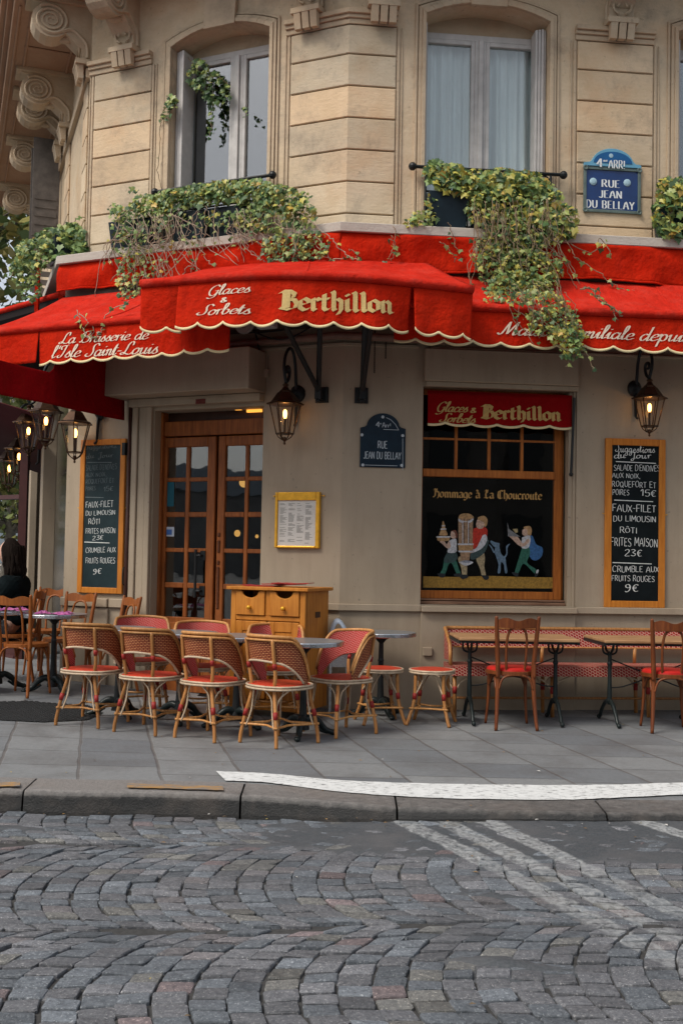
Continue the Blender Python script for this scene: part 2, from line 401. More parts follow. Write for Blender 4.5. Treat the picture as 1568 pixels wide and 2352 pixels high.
def glass_mat(name, tint, f0=.1):
    mt = bpy.data.materials.new(name); mt.use_nodes = True; nt = mt.node_tree; N = nt.nodes; N.remove(N['Principled BSDF'])
    ge = node(nt, 'ShaderNodeNewGeometry'); dt = node(nt, 'ShaderNodeVectorMath', operation='DOT_PRODUCT')
    nt.links.new(ge.outputs['Incoming'], dt.inputs[0]); nt.links.new(ge.outputs['Normal'], dt.inputs[1])
    sch = mth(nt, 'ADD', f0, mth(nt, 'MULTIPLY', 1 - f0, mth(nt, 'POWER', mth(nt, 'SUBTRACT', 1.0, mth(nt, 'ABSOLUTE', dt.outputs['Value'])), 5.0)))
    gl = node(nt, 'ShaderNodeBsdfGlossy'); gl.inputs['Roughness'].default_value = .015
    tc = node(nt, 'ShaderNodeTexCoord').outputs['Object']
    bp = node(nt, 'ShaderNodeBump'); bp.inputs['Strength'].default_value = .012; bp.inputs['Distance'].default_value = .1
    nt.links.new(noise(nt, tc, 2.5, 2), bp.inputs['Height']); nt.links.new(bp.outputs[0], gl.inputs['Normal'])
    tr = node(nt, 'ShaderNodeBsdfTransparent'); tr.inputs[0].default_value = (*tint, 1)
    mx = node(nt, 'ShaderNodeMixShader'); nt.links.new(sch, mx.inputs[0]); nt.links.new(tr.outputs[0], mx.inputs[1]); nt.links.new(gl.outputs[0], mx.inputs[2])
    nt.links.new(mx.outputs[0], N['Material Output'].inputs[0]); return mt
M['glass_bare'] = glass_mat('bare window glass', (.8, .85, .88), .20)
M['shop_glass'] = glass_mat('shop window glass', (.8, .84, .84), .05)
M['glass'] = glass_mat('window glass', (.90, .93, .93), .11)
M['lamp_glass'] = glass_mat('lantern glass', (.96, .95, .92), .03)
M['bulb'] = mat('lit filament bulb', (1, .6, .2), .3, emit=(1, .46, .11), estr=6)
M['strip_light'] = mat('lit warm strip', (1, .6, .1), .3, emit=(1, .42, .06), estr=.9)
M['lamp_far'] = mat('lit lamp inside', (1, .6, .2), .5, emit=(1, .5, .12), estr=.55)
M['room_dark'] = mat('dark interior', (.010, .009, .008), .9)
M['curtain'] = mat('white net curtain', (.84, .88, .88), .9, .12, 3, stretch=(9, 9, .6))
# ------------------------------------------------------------------ lettering: pen strokes, widened by a broad nib
def P_(s): return [[tuple(float(q) for q in p.split(',')) for p in st.split()] for st in s.split('|')]
SCRIPT = {
 'a': (.50, '.36,.42 .2,.5 .04,.3 .06,.05 .2,.0 .36,.25|.39,.5 .36,.1 .42,0 .53,.12'),
 'b': (.46, '.0,.15 .18,.7 .2,1.0 .1,1.05 .06,.8 .06,.1 .2,0 .36,.2 .34,.42 .22,.48'),
 'c': (.40, '.36,.4 .22,.5 .05,.3 .06,.06 .2,0 .42,.14'),
 'd': (.52, '.36,.42 .2,.5 .04,.3 .06,.05 .2,.0 .36,.25|.42,1.05 .38,.1 .44,0 .55,.12'),
 'e': (.40, '.06,.22 .3,.3 .34,.44 .2,.5 .05,.3 .06,.06 .2,0 .42,.14'),
 'f': (.34, '.40,.98 .28,1.05 .18,.8 .14,0 .08,-.4 .0,-.42 .02,-.2 .2,.05 .36,.14|.04,.5 .34,.5'),
 'g': (.48, '.36,.42 .2,.5 .04,.3 .06,.05 .2,.0 .36,.25|.38,.5 .34,-.3 .2,-.45 .04,-.3 .5,.12'),
 'i': (.26, '.0,.2 .12,.5 .1,.1 .16,0 .3,.14|.14,.70 .17,.76'),
 'l': (.26, '.0,.15 .18,.7 .2,1.0 .12,1.05 .07,.8 .07,.12 .14,0 .28,.12'),
 'm': (.64, '.0,.35 .08,.5 .1,.4 .08,0|.09,.3 .2,.5 .28,.42 .27,0|.28,.3 .4,.5 .48,.42 .46,.1 .52,0 .66,.14'),
 'n': (.46, '.0,.35 .08,.5 .1,.4 .08,0|.09,.3 .22,.5 .31,.42 .29,.1 .35,0 .48,.14'),
 'o': (.44, '.22,.5 .05,.3 .06,.06 .2,0 .36,.2 .35,.42 .22,.5 .46,.38'),
 'p': (.48, '.0,.35 .08,.5 .06,-.45|.08,.3 .2,.5 .36,.42 .36,.12 .22,0 .09,.1'),
 'r': (.34, '.0,.3 .08,.5 .1,.4 .08,0|.09,.3 .18,.48 .32,.48'),
 's': (.36, '.0,.1 .22,.52 .22,.4 .32,.15 .2,0 .04,.06|.24,.02 .38,.14'),
 't': (.28, '.0,.2 .16,.9 .1,.1 .16,0 .3,.14|.02,.58 .28,.58'),
 'u': (.50, '.0,.35 .08,.5 .07,.12 .15,0 .3,.15|.36,.5 .33,.1 .4,0 .52,.14'),
 'G': (.70, '.62,.82 .45,1.02 .15,.8 .05,.35 .2,.0 .45,.05 .6,.45 .42,.42|.6,.45 .5,-.1 .2,-.3 .02,-.2'),
 'S': (.60, '.74,.85 .62,1.03 .42,.95 .38,.7 .44,.4 .36,.08 .12,0 .0,.12 .1,.25'),
 'L': (.66, '.56,.74 .54,.98 .40,1.02 .28,.80 .24,.4 .16,.06 .02,.0 -.04,.12 .10,.16 .34,.03 .54,.0 .68,.16'),
 'B': (.70, '.22,.95 .2,.5 .12,.05 .0,.1|.02,.78 .2,1.0 .5,1.0 .55,.75 .25,.55|.25,.55 .58,.5 .6,.15 .35,0 .16,.08'),
 'I': (.50, '.12,.66 .04,.82 .14,.98 .34,.98 .50,1.04|.38,1.0 .32,.4 .22,.06 .06,.0 -.02,.14 .10,.22'),
 'J': (.46, '.05,.85 .3,1.0 .5,.98|.36,1.0 .3,.1 .2,-.3 .05,-.3 .1,-.05 .5,.1'),
 'M': (.94, '-.05,.12 .05,.0 .16,.1 .26,.6 .34,1.0|.34,1.0 .42,.05|.42,.05 .74,1.0|.74,1.0 .72,.1 .8,0 .94,.14'),
 '&': (.55, '.52,.1 .15,.72 .26,.95 .38,.78 .06,.28 .15,.03 .36,.06 .5,.4'),
 "'": (.2, '.12,1.0 .08,.75'), '-': (.36, '.04,.3 .3,.3'), ' ': (.34, '')}
BLACK = {
 'B': (.72, '.14,.98 .2,.9 .18,.1 .1,.02|.02,.86 .14,.98 .38,.98 .56,.84 .5,.62 .26,.54|.26,.54 .56,.52 .64,.34 .58,.1 .36,.0 .04,.1|.33,.92 .31,.08'),
 'H': (.66, '.04,.8 .14,.98 .22,.9 .2,.15 .1,.0 .02,.1|.2,.5 .4,.66 .56,.56 .56,.1 .44,-.12|.36,.98 .34,.62'),
 'L': (.6, '.1,.8 .22,.98 .3,.86 .22,.5 .26,.2 .12,.06|.04,.06 .2,.14 .42,.0 .56,.16|.42,.98 .36,.6'),
 'C': (.6, '.54,.84 .4,.98 .14,.88 .06,.5 .1,.14 .32,.0 .54,.12|.3,.94 .26,.5 .3,.06'),
 'a': (.46, '.06,.56 .2,.62 .36,.54 .36,.08 .44,.02|.34,.36 .1,.3 .06,.12 .18,.0 .34,.1'),
 'c': (.4, '.36,.52 .2,.62 .05,.5 .05,.12 .2,0 .38,.1'),
 'e': (.42, '.08,.28 .36,.38 .34,.52 .2,.62 .05,.5 .05,.12 .2,0 .38,.1'),
 'g': (.48, '.36,.54 .2,.62 .05,.5 .05,.14 .18,.02 .36,.12|.37,.6 .37,-.1 .24,-.26 .06,-.18'),
 'h': (.5, '.06,1.0 .12,.92 .12,.08 .18,.0|.12,.48 .26,.62 .4,.5 .4,.05 .28,-.2'),
 'i': (.3, '.04,.55 .12,.62 .13,.08 .2,0 .28,.06|.09,.86 .17,.80'),
 'l': (.3, '.05,1.0 .12,.93 .13,.08 .2,0 .28,.06'),
 'm': (.74, '.03,.55 .1,.62 .11,.06 .17,0|.11,.48 .24,.62 .35,.52 .35,.06 .41,0|.35,.48 .49,.62 .6,.5 .6,.08 .67,0 .73,.06'),
 'n': (.52, '.03,.55 .1,.62 .11,.06 .17,0|.11,.48 .26,.62 .38,.5 .38,.08 .45,0 .52,.06'),
 'o': (.46, '.05,.5 .2,.62 .37,.5 .37,.12 .22,0 .05,.12 .05,.5'),
 'r': (.38, '.03,.55 .1,.62 .11,.06 .19,0|.11,.5 .24,.62 .35,.52'),
 't': (.36, '.13,.84 .12,.1 .2,0 .33,.08|.0,.58 .3,.6'),
 'u': (.52, '.03,.55 .1,.62 .11,.1 .2,0 .36,.12|.37,.62 .37,.08 .44,0 .51,.06'),
 'à': (.46, '.06,.56 .2,.62 .36,.54 .36,.08 .44,.02|.34,.36 .1,.3 .06,.12 .18,.0 .34,.1|.1,.94 .26,.76'), ' ': (.36, '')}
CAPS = {
 'A': (.62, '.0,0 .28,1 .56,0|.12,.36 .46,.36'), 'B': (.56, '.05,0 .05,1|.05,1 .34,1 .44,.78 .34,.54 .05,.54|.34,.54 .48,.28 .36,0 .05,0'),
 'C': (.6, '.5,.82 .38,1 .16,.96 .03,.6 .08,.14 .28,0 .5,.14'), 'G': (.62, '.5,.84 .38,1 .16,.96 .03,.6 .08,.14 .28,0 .5,.1 .5,.42|.3,.42 .52,.42'), 'D': (.6, '.05,0 .05,1|.05,1 .3,1 .5,.72 .5,.28 .3,0 .05,0'),
 'E': (.52, '.05,0 .05,1|.05,1 .44,1|.05,.52 .36,.52|.05,0 .46,0'), 'F': (.5, '.05,0 .05,1|.05,1 .46,1|.05,.5 .36,.5'),
 'I': (.2, '.08,0 .08,1'), 'J': (.44, '.34,1 .34,.2 .2,-.02 .02,.1'), 'L': (.5, '.05,1 .05,0|.05,0 .46,0'),
 'M': (.72, '.04,0 .08,1|.08,1 .33,.3|.33,.3 .58,1|.58,1 .62,0'), 'N': (.62, '.05,0 .05,1|.05,1 .5,0|.5,0 .5,1'),
 'O': (.64, '.3,1 .08,.8 .04,.4 .16,.05 .32,0 .52,.2 .55,.6 .45,.92 .3,1'), 'Q': (.66, '.3,1 .08,.8 .04,.4 .16,.05 .32,0 .52,.2 .55,.6 .45,.92 .3,1|.34,.28 .6,-.12'),
 'P': (.52, '.05,0 .05,1|.05,1 .34,1 .46,.76 .34,.48 .05,.46'), 'R': (.58, '.05,0 .05,1|.05,1 .34,1 .44,.76 .34,.52 .05,.5|.24,.5 .52,0'),
 'S': (.52, '.44,.86 .3,1 .1,.94 .06,.7 .24,.54 .42,.38 .44,.12 .26,0 .03,.1'), 'T': (.54, '.0,1 .5,1|.25,1 .25,0'),
 'U': (.6, '.05,1 .06,.25 .2,0 .38,.02 .5,.25 .5,1'), 'V': (.58, '.0,1 .26,0|.26,0 .52,1'), 'X': (.56, '.02,1 .5,0|.48,1 .02,0'),
 'Y': (.56, '.0,1 .25,.48|.5,1 .25,.48|.25,.48 .25,0'), 'Z': (.5, '.02,1 .46,1 .02,0 .48,0'),
 'Ô': (.64, '.3,.8 .08,.62 .04,.3 .16,.03 .32,0 .52,.15 .55,.5 .45,.74 .3,.8|.18,.94 .3,1.1 .42,.94'),
 '1': (.34, '.02,.7 .2,1 .2,0'), '2': (.5, '.04,.8 .2,1 .4,.9 .38,.6 .02,.02 .46,0'), '3': (.5, '.05,.9 .25,1 .42,.8 .2,.54 .44,.3 .3,.0 .02,.1'),
 '5': (.5, '.42,1 .1,1 .06,.56 .3,.6 .42,.34 .28,0 .02,.08'), '9': (.5, '.42,.7 .3,.98 .08,.86 .1,.56 .3,.5 .42,.72 .36,.2 .16,-.1 .02,.0'), '4': (.56, '.36,0 .36,1|.36,1 .02,.32|.02,.32 .5,.32'),
 '€': (.5, '.46,.9 .3,1 .12,.8 .08,.4 .2,.04 .44,.1|.0,.62 .34,.62|.0,.42 .3,.42'), "'": (.16, '.08,1 .05,.8'), ',': (.2, '.1,.06 .04,-.18'), '-': (.4, '.04,.5 .34,.5'), '.': (.2, '.06,.0 .10,.05'),
 'e': (.36, '.04,.3 .3,.34 .2,.56 .04,.4 .06,.08 .2,.0 .32,.1'), 't': (.3, '.12,.8 .12,.06 .24,.02|.0,.56 .26,.56'), 'm': (.6, '.04,0 .04,.5|.04,.4 .16,.5 .26,.4 .26,0|.26,.4 .4,.5 .5,.4 .5,0'), 'r': (.34, '.04,0 .04,.5|.04,.36 .16,.5 .28,.48'), '!': (.2, '.08,1 .08,.3|.08,.0 .09,.06'), ' ': (.34, '')}
def layout(s, font, nib=.11, ang=40, thin=.03, shear=0., smooth=4, track=0., jit=0., sx=1.):
    """-> total width and strips of ((l), (r)) pairs in em units, cap height 1"""
    x = 0; strips = []; a = math.radians(ang); nx, ny = math.cos(a) * nib / 2, math.sin(a) * nib / 2
    for ch in s:
        adv, st = font.get(ch, font[' '])
        jx, jy, js = (rnd.uniform(-jit, jit) * .3, rnd.uniform(-jit, jit), 1 + rnd.uniform(-jit, jit)) if jit else (0, 0, 1)
        for pts in (P_(st) if st else []):
            pp = [V((px * js * sx, py * js, 0)) for px, py in pts]
            if smooth and len(pp) > 2: pp = smoothpts(pp, smooth)
            L = []
            for i, p in enumerate(pp):
                t = pp[min(i + 1, len(pp) - 1)] - pp[max(i - 1, 0)]
                t = t.normalized() if t.length > 0 else V((1, 0, 0))
                nrm = V((-t.y, t.x, 0)); o = V((nx, ny, 0))
                if o.dot(nrm) < 0: o = -o
                o = o + nrm * thin / 2
                q = V((x + jx + p.x + shear * p.y, p.y + jy, 0))
                L.append((q + o, q - o))
            # square the ends off a little
            strips.append(L)
        x += (adv * sx + track)
    return x - track, strips
def letters(mb, s, font, fn, x0, y0, size, width=None, **kw):
    """fn(x, y, k) -> world point for text-plane coordinates; k lifts each stroke by a hair"""
    w, strips = layout(s, font, **kw)
    sxx = size if width is None else width / w
    for i, L in enumerate(strips):
        k = i % 4
        for j in range(len(L) - 1):
            (a, b), (c, d) = L[j], L[j + 1]
            mb.quad(*[fn(x0 + q.x * sxx, y0 + q.y * size, k) for q in (a, b, d, c)])
# ------------------------------------------------------------------ ground
ROADZ = -.125
# kerb line (front top edge), traced on the pavement plane: x, y in metres
def kp(x, y): p = ray(x, y); q = CAM + p * ((0 - CAMH) / p.z); return (q.x, q.y)
kl = [(-9, 6.55), (-6, 6.50)] + [kp(*q) for q in ((0, 1812), (300, 1818), (552, 1826), (760, 1842), (912, 1853), (1150, 1862), (1400, 1868), (1600, 1868))] + [(6, 6.15), (12, 6.25)]
KL = smoothpts([(x, y, 0) for x, y in kl], 5)
def kerb_y(x):
    for a, b in zip(KL, KL[1:]):
        if a.x <= x <= b.x: return a.y + (b.y - a.y) * (x - a.x) / (b.x - a.x)
    return 6.4
# worn paint on the road: three oblique bars and a fourth at the right (ground points)
def rz(x, y):                           # the kerb is dropped towards the right: the road comes up to it
    k = min(1, max(0, (x + 1.0) / 2.2)); k = k * k * (3 - 2 * k)
    return ROADZ + .083 * k * math.exp(-max(0, kerb_y(x) - y) / 1.3)
def rp(x, y):
    d = ray(x, y); z = ROADZ
    for i in range(6): q = CAM + d * ((z - CAMH) / d.z); z = rz(q.x, q.y)
    return V((q.x, q.y, 0))
bars = []
for (a, b, c, d) in (((915, 1887), (1275, 2112), (950, 1887), (1340, 2112)), ((1003, 1889), (1455, 2112), (1045, 1889), (1490, 2112)), ((1105, 1891), (1590, 2112), (1150, 1891), (1640, 2112)), ((1488, 1900), (1650, 1960), (1540, 1902), (1720, 1960))):
    p0 = (rp(*a) + rp(*c)) / 2; p1 = (rp(*b) + rp(*d)) / 2
    t = (p1 - p0).normalized(); bars.append((p0, t, max(.055, abs((rp(*c) - rp(*a)).cross(t).z) / 2)))
# use one direction for the three bars
tdir = sum((b[1] for b in bars[:3]), V()).normalized()
def paint_mask(nt, pos):
    sep = node(nt, 'ShaderNodeSeparateXYZ'); nt.links.new(pos, sep.inputs[0]); X, Y = sep.outputs[0], sep.outputs[1]
    tot = None
    for i, (p0, t, hw) in enumerate(bars):
        t = tdir if i < 3 else t
        nx, ny = -t.y, t.x; c = p0.x * nx + p0.y * ny
        d = mth(nt, 'ABSOLUTE', mth(nt, 'SUBTRACT', mth(nt, 'ADD', mth(nt, 'MULTIPLY', X, nx), mth(nt, 'MULTIPLY', Y, ny)), c))
        wob = mth(nt, 'MULTIPLY', mth(nt, 'SUBTRACT', noise(nt, pos, 14, 4), .5), .035)
        mk = ramp(nt, mth(nt, 'ADD', d, wob), hw - .008, hw + .008, 1, 0)
        tot = mk if tot is None else mth(nt, 'MAXIMUM', tot, mk)
    wear = ramp(nt, noise(nt, pos, 34, 6, .7), .36, .60)
    near = ramp(nt, Y, 3.0, 5.3, .9, 1.0)                      # the bars are rubbed off where the cars turn
    big = ramp(nt, noise(nt, pos, 2.2, 3), .34, .5, .55, 1)
    lim = ramp(nt, Y, 2.2, 3.0)
    return mth(nt, 'MULTIPLY', mth(nt, 'MULTIPLY', mth(nt, 'MULTIPLY', tot, wear), mth(nt, 'MULTIPLY', near, big)), lim)
def cobble_mat():
    mt = bpy.data.materials.new('granite setts'); mt.use_nodes = True; nt = mt.node_tree; b = nt.nodes['Principled BSDF']
    pos = node(nt, 'ShaderNodeTexCoord').outputs['Object']
    a = node(nt, 'ShaderNodeAttribute', attribute_name='Col').outputs['Color']
    c = mixc(nt, ramp(nt, noise(nt, pos, 45, 6, .75), .3, .7), (.062, .068, .076), (.170, .176, .186))
    c = mixc(nt, mth(nt, 'MULTIPLY', ramp(nt, noise(nt, pos, 120, 3, .6), .58, .68), .8), c, (.36, .36, .36)); c = mixc(nt, mth(nt, 'MULTIPLY', ramp(nt, noise(nt, pos, 70, 4, .65), .58, .66), .7), c, (.05, .052, .056))
    c = mixc(nt, 1.0, c, a, 'MULTIPLY')
    c = mixc(nt, mth(nt, 'MULTIPLY', ramp(nt, noise(nt, pos, 1.3, 5, .6), .5, .7), .45), c, (.055, .06, .068))
    c = mixc(nt, mth(nt, 'MULTIPLY', paint_mask(nt, pos), .75), c, (.33, .34, .34))
    nt.links.new(c, b.inputs['Base Color']); b.inputs['Specular IOR Level'].default_value = .35
    nt.links.new(ramp(nt, noise(nt, pos, 9, 4), .3, .7, .42, .75), b.inputs['Roughness'])
    bp = node(nt, 'ShaderNodeBump'); bp.inputs['Strength'].default_value = .55; bp.inputs['Distance'].default_value = .012
    nt.links.new(mth(nt, 'ADD', noise(nt, pos, 55, 6, .7), mth(nt, 'MULTIPLY', noise(nt, pos, 16, 3), 1.2)), bp.inputs['Height']); nt.links.new(bp.outputs[0], b.inputs['Normal'])
    return mt
def tar_mat():
    mt = bpy.data.materials.new('old bitumen'); mt.use_nodes = True; nt = mt.node_tree; b = nt.nodes['Principled BSDF']
    pos = node(nt, 'ShaderNodeTexCoord').outputs['Object']
    c = mixc(nt, ramp(nt, noise(nt, pos, 90, 5, .7), .35, .7), (.035, .042, .048), (.085, .09, .097))
    c = mixc(nt, mth(nt, 'MULTIPLY', ramp(nt, noise(nt, pos, 2.5, 6, .65), .45, .65), .6), c, (.10, .098, .10))
    c = mixc(nt, mth(nt, 'MULTIPLY', paint_mask(nt, pos), .85), c, (.36, .37, .37))
    nt.links.new(c, b.inputs['Base Color']); b.inputs['Roughness'].default_value = .62
    bp = node(nt, 'ShaderNodeBump'); bp.inputs['Strength'].default_value = .4; bp.inputs['Distance'].default_value = .008
    nt.links.new(noise(nt, pos, 110, 5, .7), bp.inputs['Height']); nt.links.new(bp.outputs[0], b.inputs['Normal'])
    return mt
# far ground sheet under everything
mb = MB(); mb.quad(V((-220, -220, ROADZ - .09)), V((220, -220, ROADZ - .09)), V((220, 260, ROADZ - .09)), V((-220, 260, ROADZ - .09)))
structure(mb.build('ground', mat('street dust', (.09, .09, .092), .8, .3, 3)))
# setts laid in segmental arcs: bands 1.2 m deep, arcs bulging to the left
def vnoise(x, y, s=1.0):
    return math.sin(x * 1.7 * s + math.sin(y * 2.3 * s) * 1.3) * .5 + math.sin(y * 3.1 * s + x * 1.1 * s + 1.7) * .5
cb = MB(); BW = 1.21; Y0 = 3.72; Rr = .86
for band in range(-2, 4):
    yc = Y0 + band * BW; shift = rnd.uniform(0, .1)
    nper = 14
    amax = math.asin(BW / 2 / Rr)
    x = -5.2 + shift
    while x < 5.2:
        step = .118 + rnd.uniform(-.006, .008)
        nper_ = nper + rnd.choice((0, 0, 1)); tsh = rnd.uniform(-.05, .05); xsk = rnd.uniform(-.005, .005)
        for k in range(nper_):
            t0 = -amax + 2 * amax * k / nper_; t1 = -amax + 2 * amax * (k + 1) / nper_
            t0 += tsh + .0036 + rnd.uniform(-.002, .006); t1 += tsh - .0036 + rnd.uniform(-.002, .006)
            g = .0030 + rnd.uniform(-.001, .002); xj = rnd.gauss(0, .0045); rj = rnd.gauss(0, .035)
            cs = []
            for (t, dx) in ((t0, 0), (t1, 0), (t1, step), (t0, step)):
                px = x + dx + Rr * (1 - math.cos(t)) * .95
                py = yc + Rr * math.sin(t); px += xsk * math.sin(t * 3)
                # gentle winding of the bands
                py += .06 * math.sin(px * .9 + band); px += .05 * math.sin(py * 1.1 + band * 2)
                cs.append(V((px, py, 0)))
            ctr = sum(cs, V()) / 4; cs = [V((ctr.x + xj + (q.x - ctr.x) - rj * (q.y - ctr.y), ctr.y + (q.y - ctr.y) + rj * (q.x - ctr.x), 0)) for q in cs]; ctr = sum(cs, V()) / 4
            if ctr.y > kerb_y(ctr.x) - .015 or ctr.y < 1.6 or abs(ctr.x) > 1.6 + ctr.y * .62: continue
            zt = rz(ctr.x, ctr.y) + rnd.uniform(-.004, .004) + .010 * vnoise(ctr.x, ctr.y, .8)
            tilt = V((rnd.uniform(-.06, .06), rnd.uniform(-.06, .06), 0))
            hue = rnd.random()
            base = rnd.choice((rnd.uniform(.82, 1.1), rnd.uniform(.62, 1.4)))
            if hue < .05: cc = (base * 1.08, base * .98, base * .95)
            elif hue < .075: cc = (base * 1.16, base * .90, base * .86)
            elif hue < .48: cc = (base * .93, base * .99, base * 1.04)
            elif hue < .56: cc = (base * 1.16, base * 1.10, base * .98)
            else: cc = (base * 1.0, base * .98, base * .99)
            cb.col = cc
            def ringp(ins, dz, jit=0.):
                o = []
                n8 = []
                for i in range(4):
                    a, b = cs[i], cs[(i + 1) % 4]
                    n8 += [a.lerp(b, .07), a.lerp(b, .93)]
                # shift corners towards each other -> octagon with soft corners
                for q in n8:
                    d = (q - ctr); L = d.length
                    q2 = ctr + d * max(.1, (1 - ins / L))
                    o.append(V((q2.x + rnd.uniform(-jit, jit), q2.y + rnd.uniform(-jit, jit), zt + dz + tilt.dot(q2 - ctr))))
                return o
            r1 = ringp(g, -.05); r2 = ringp(g + .0005, -.0055, .0022); r3 = ringp(g + .0035, -.0005, .0014); r4 = ringp(g + .022, .0010, .004)
            vs = r1 + r2 + r3 + r4 + [V((ctr.x, ctr.y, zt + .001 + rnd.uniform(-.002, .003)))]
            fs = []
            for q in range(3):
                for i in range(8): fs.append((q * 8 + i, q * 8 + (i + 1) % 8, (q + 1) * 8 + (i + 1) % 8, (q + 1) * 8 + i))
            for i in range(8): fs.append((24 + i, 24 + (i + 1) % 8, 32))
            cb.add(vs, fs)
        x += step
structure(cb.build('cobbled_road', cobble_mat()))
# joint sand, and bitumen smeared over the joints and some setts
jb = MB(); nx, ny = 190, 110; G = []
for j in range(ny + 1):
    row = []
    for i in range(nx + 1):
        x = -5.2 + 10.4 * i / nx; y = 1.4 + (7.2 - 1.4) * j / ny
        y = min(y, kerb_y(x) + .04)
        row.append(V((x, y, rz(x, y) - .0135 + .010 * vnoise(x, y, .8) + rnd.uniform(-.003, .003))))
    G.append(row)
jb.grid(G); structure(jb.build('road_joints', mat('joint grit', (.045, .044, .043), .9, .4, 60), smooth=True))
tb = MB(); G = []; nx, ny = 300, 190
def fbm(x, y):
    return .5 * vnoise(x, y, 1.3) + .3 * vnoise(x + 3.1, y - 1.2, 3.1) + .2 * vnoise(x - 2.2, y + .7, 7.3)
for j in range(ny + 1):
    row = []
    for i in range(nx + 1):
        x = -4.6 + 9.2 * i / nx; t = j / ny
        ky = kerb_y(x) + .02; y = 2.2 + (ky - 2.2) * t
        dk = ky - y
        # the strip along the kerb, thick from the middle rightwards; thin smears elsewhere
        strip = min(1.12, max(0, (.44 - abs(dk - .34)) / .16 + .25 * fbm(x * 2, y * 3))) * (.50 + .5 * min(1, max(-1.0, (x + .55) / .7)))
        smear = max(0, fbm(x * 1.25, y * 1.9) - .16) * 1.9 * (.30 + .70 * min(1, max(0, (x + .5) / .9)))
        smear *= min(1, max(0, (y - 2.4) / .6))
        far = max(0, 1 - abs(y - 5.35) / .3) * max(0, min(1, x / .8)) * .6
        pat = max(0, 1 - math.hypot((x + 1.75) / .5, (dk - .40) / .16)) * 1.2
        k = min(.99 + .20 * fbm(x * 3.3, y * 4.1), strip + smear * .95 + far + pat)
        z = rz(x, y) - .020 + .0245 * k + .010 * vnoise(x, y, .8) + rnd.uniform(-.002, .002) * 1.2
        row.append(V((x, y, z)))
    G.append(row)
tb.grid(G); structure(tb.build('road_patching', tar_mat(), smooth=True))
# pavement: one sheet with slab joints as material and bump, rising slightly to the left at the house
def pave_mat():
    mt = bpy.data.materials.new('pavement slabs'); mt.use_nodes = True; nt = mt.node_tree; b = nt.nodes['Principled BSDF']
    pos = node(nt, 'ShaderNodeTexCoord').outputs['Object']
    sep = node(nt, 'ShaderNodeSeparateXYZ'); nt.links.new(pos, sep.inputs[0]); X, Y = sep.outputs[0], sep.outputs[1]
    wv = mth(nt, 'MULTIPLY', mth(nt, 'SUBTRACT', noise(nt, pos, 3, 3), .5), .03)
    S = mth(nt, 'DIVIDE', mth(nt, 'ADD', mth(nt, 'ADD', X, mth(nt, 'MULTIPLY', Y, .225)), wv), .50)
    S = mth(nt, 'ADD', S, .13)
    ci = mth(nt, 'FLOOR', S); sf = mth(nt, 'FRACT', S)
    off = mth(nt, 'FRACT', mth(nt, 'MULTIPLY', mth(nt, 'SINE', mth(nt, 'MULTIPLY', ci, 12.9898)), 43.7))
    T = mth(nt, 'ADD', mth(nt, 'DIVIDE', mth(nt, 'ADD', mth(nt, 'ADD', Y, mth(nt, 'MULTIPLY', X, .03)), wv), .46), mth(nt, 'MULTIPLY', off, .5))
    ti = mth(nt, 'FLOOR', T); tf = mth(nt, 'FRACT', T)
    e1 = mth(nt, 'MULTIPLY', mth(nt, 'MINIMUM', sf, mth(nt, 'SUBTRACT', 1, sf)), .50)
    e2 = mth(nt, 'MULTIPLY', mth(nt, 'MINIMUM', tf, mth(nt, 'SUBTRACT', 1, tf)), .46)
    j1 = ramp(nt, e1, .007, .013, 1, 0); j2 = ramp(nt, e2, .004, .009, 1, 0)
    rr = mth(nt, 'FRACT', mth(nt, 'MULTIPLY', mth(nt, 'SINE', mth(nt, 'ADD', mth(nt, 'MULTIPLY', ci, 78.233), mth(nt, 'MULTIPLY', ti, 37.719))), 4375.5))
    c = mixc(nt, ramp(nt, noise(nt, pos, 30, 7, .7), .3, .7), (.146, .155, .163), (.205, .214, .220))
    c = mixc(nt, 1.0, c, mixc(nt, rr, (.74, .76, .79), (1.16, 1.14, 1.11)), 'MULTIPLY')
    c = mixc(nt, mth(nt, 'MULTIPLY', ramp(nt, noise(nt, pos, 1.6, 7, .68), .46, .68), .58), c, (.085, .08, .078))
    c = mixc(nt, mth(nt, 'MULTIPLY', ramp(nt, noise(nt, pos, 75, 2, .5), .70, .75), .5), c, (.32, .32, .31))
    c = mixc(nt, mth(nt, 'MULTIPLY', j1, mth(nt, 'ADD', .1, mth(nt, 'MULTIPLY', noise(nt, pos, 5, 4), .8))), c, (.075, .058, .048))
    c = mixc(nt, mth(nt, 'MULTIPLY', j2, mth(nt, 'ADD', .3, mth(nt, 'MULTIPLY', noise(nt, pos, 4, 4), 1.0))), c, (.07, .068, .066))
    nt.links.new(c, b.inputs['Base Color']); b.inputs['Roughness'].default_value = .58; b.inputs['Specular IOR Level'].default_value = .4
    hgt = mth(nt, 'SUBTRACT', mth(nt, 'ADD', mth(nt, 'MULTIPLY', noise(nt, pos, 70, 6, .7), .35), mth(nt, 'MULTIPLY', rr, .25)), mth(nt, 'MAXIMUM', mth(nt, 'MULTIPLY', j1, .7), mth(nt, 'MULTIPLY', j2, .6)))
    bp = node(nt, 'ShaderNodeBump'); bp.inputs['Strength'].default_value = .45; bp.inputs['Distance'].default_value = .012
    nt.links.new(hgt, bp.inputs['Height']); nt.links.new(bp.outputs[0], b.inputs['Normal'])
    return mt
pv = MB(); xs = [-14 + .2 * i for i in range(0, 141)]; KW = .30
G = [[V((x, kerb_y(max(-9, min(12, x))) + KW + (14.5 - kerb_y(max(-9, min(12, x))) - KW) * (j / 30) ** 1.2, 0)) for x in xs] for j in range(31)]
G = [[V((p.x, p.y, pz(p.x, p.y))) for p in r] for r in G]
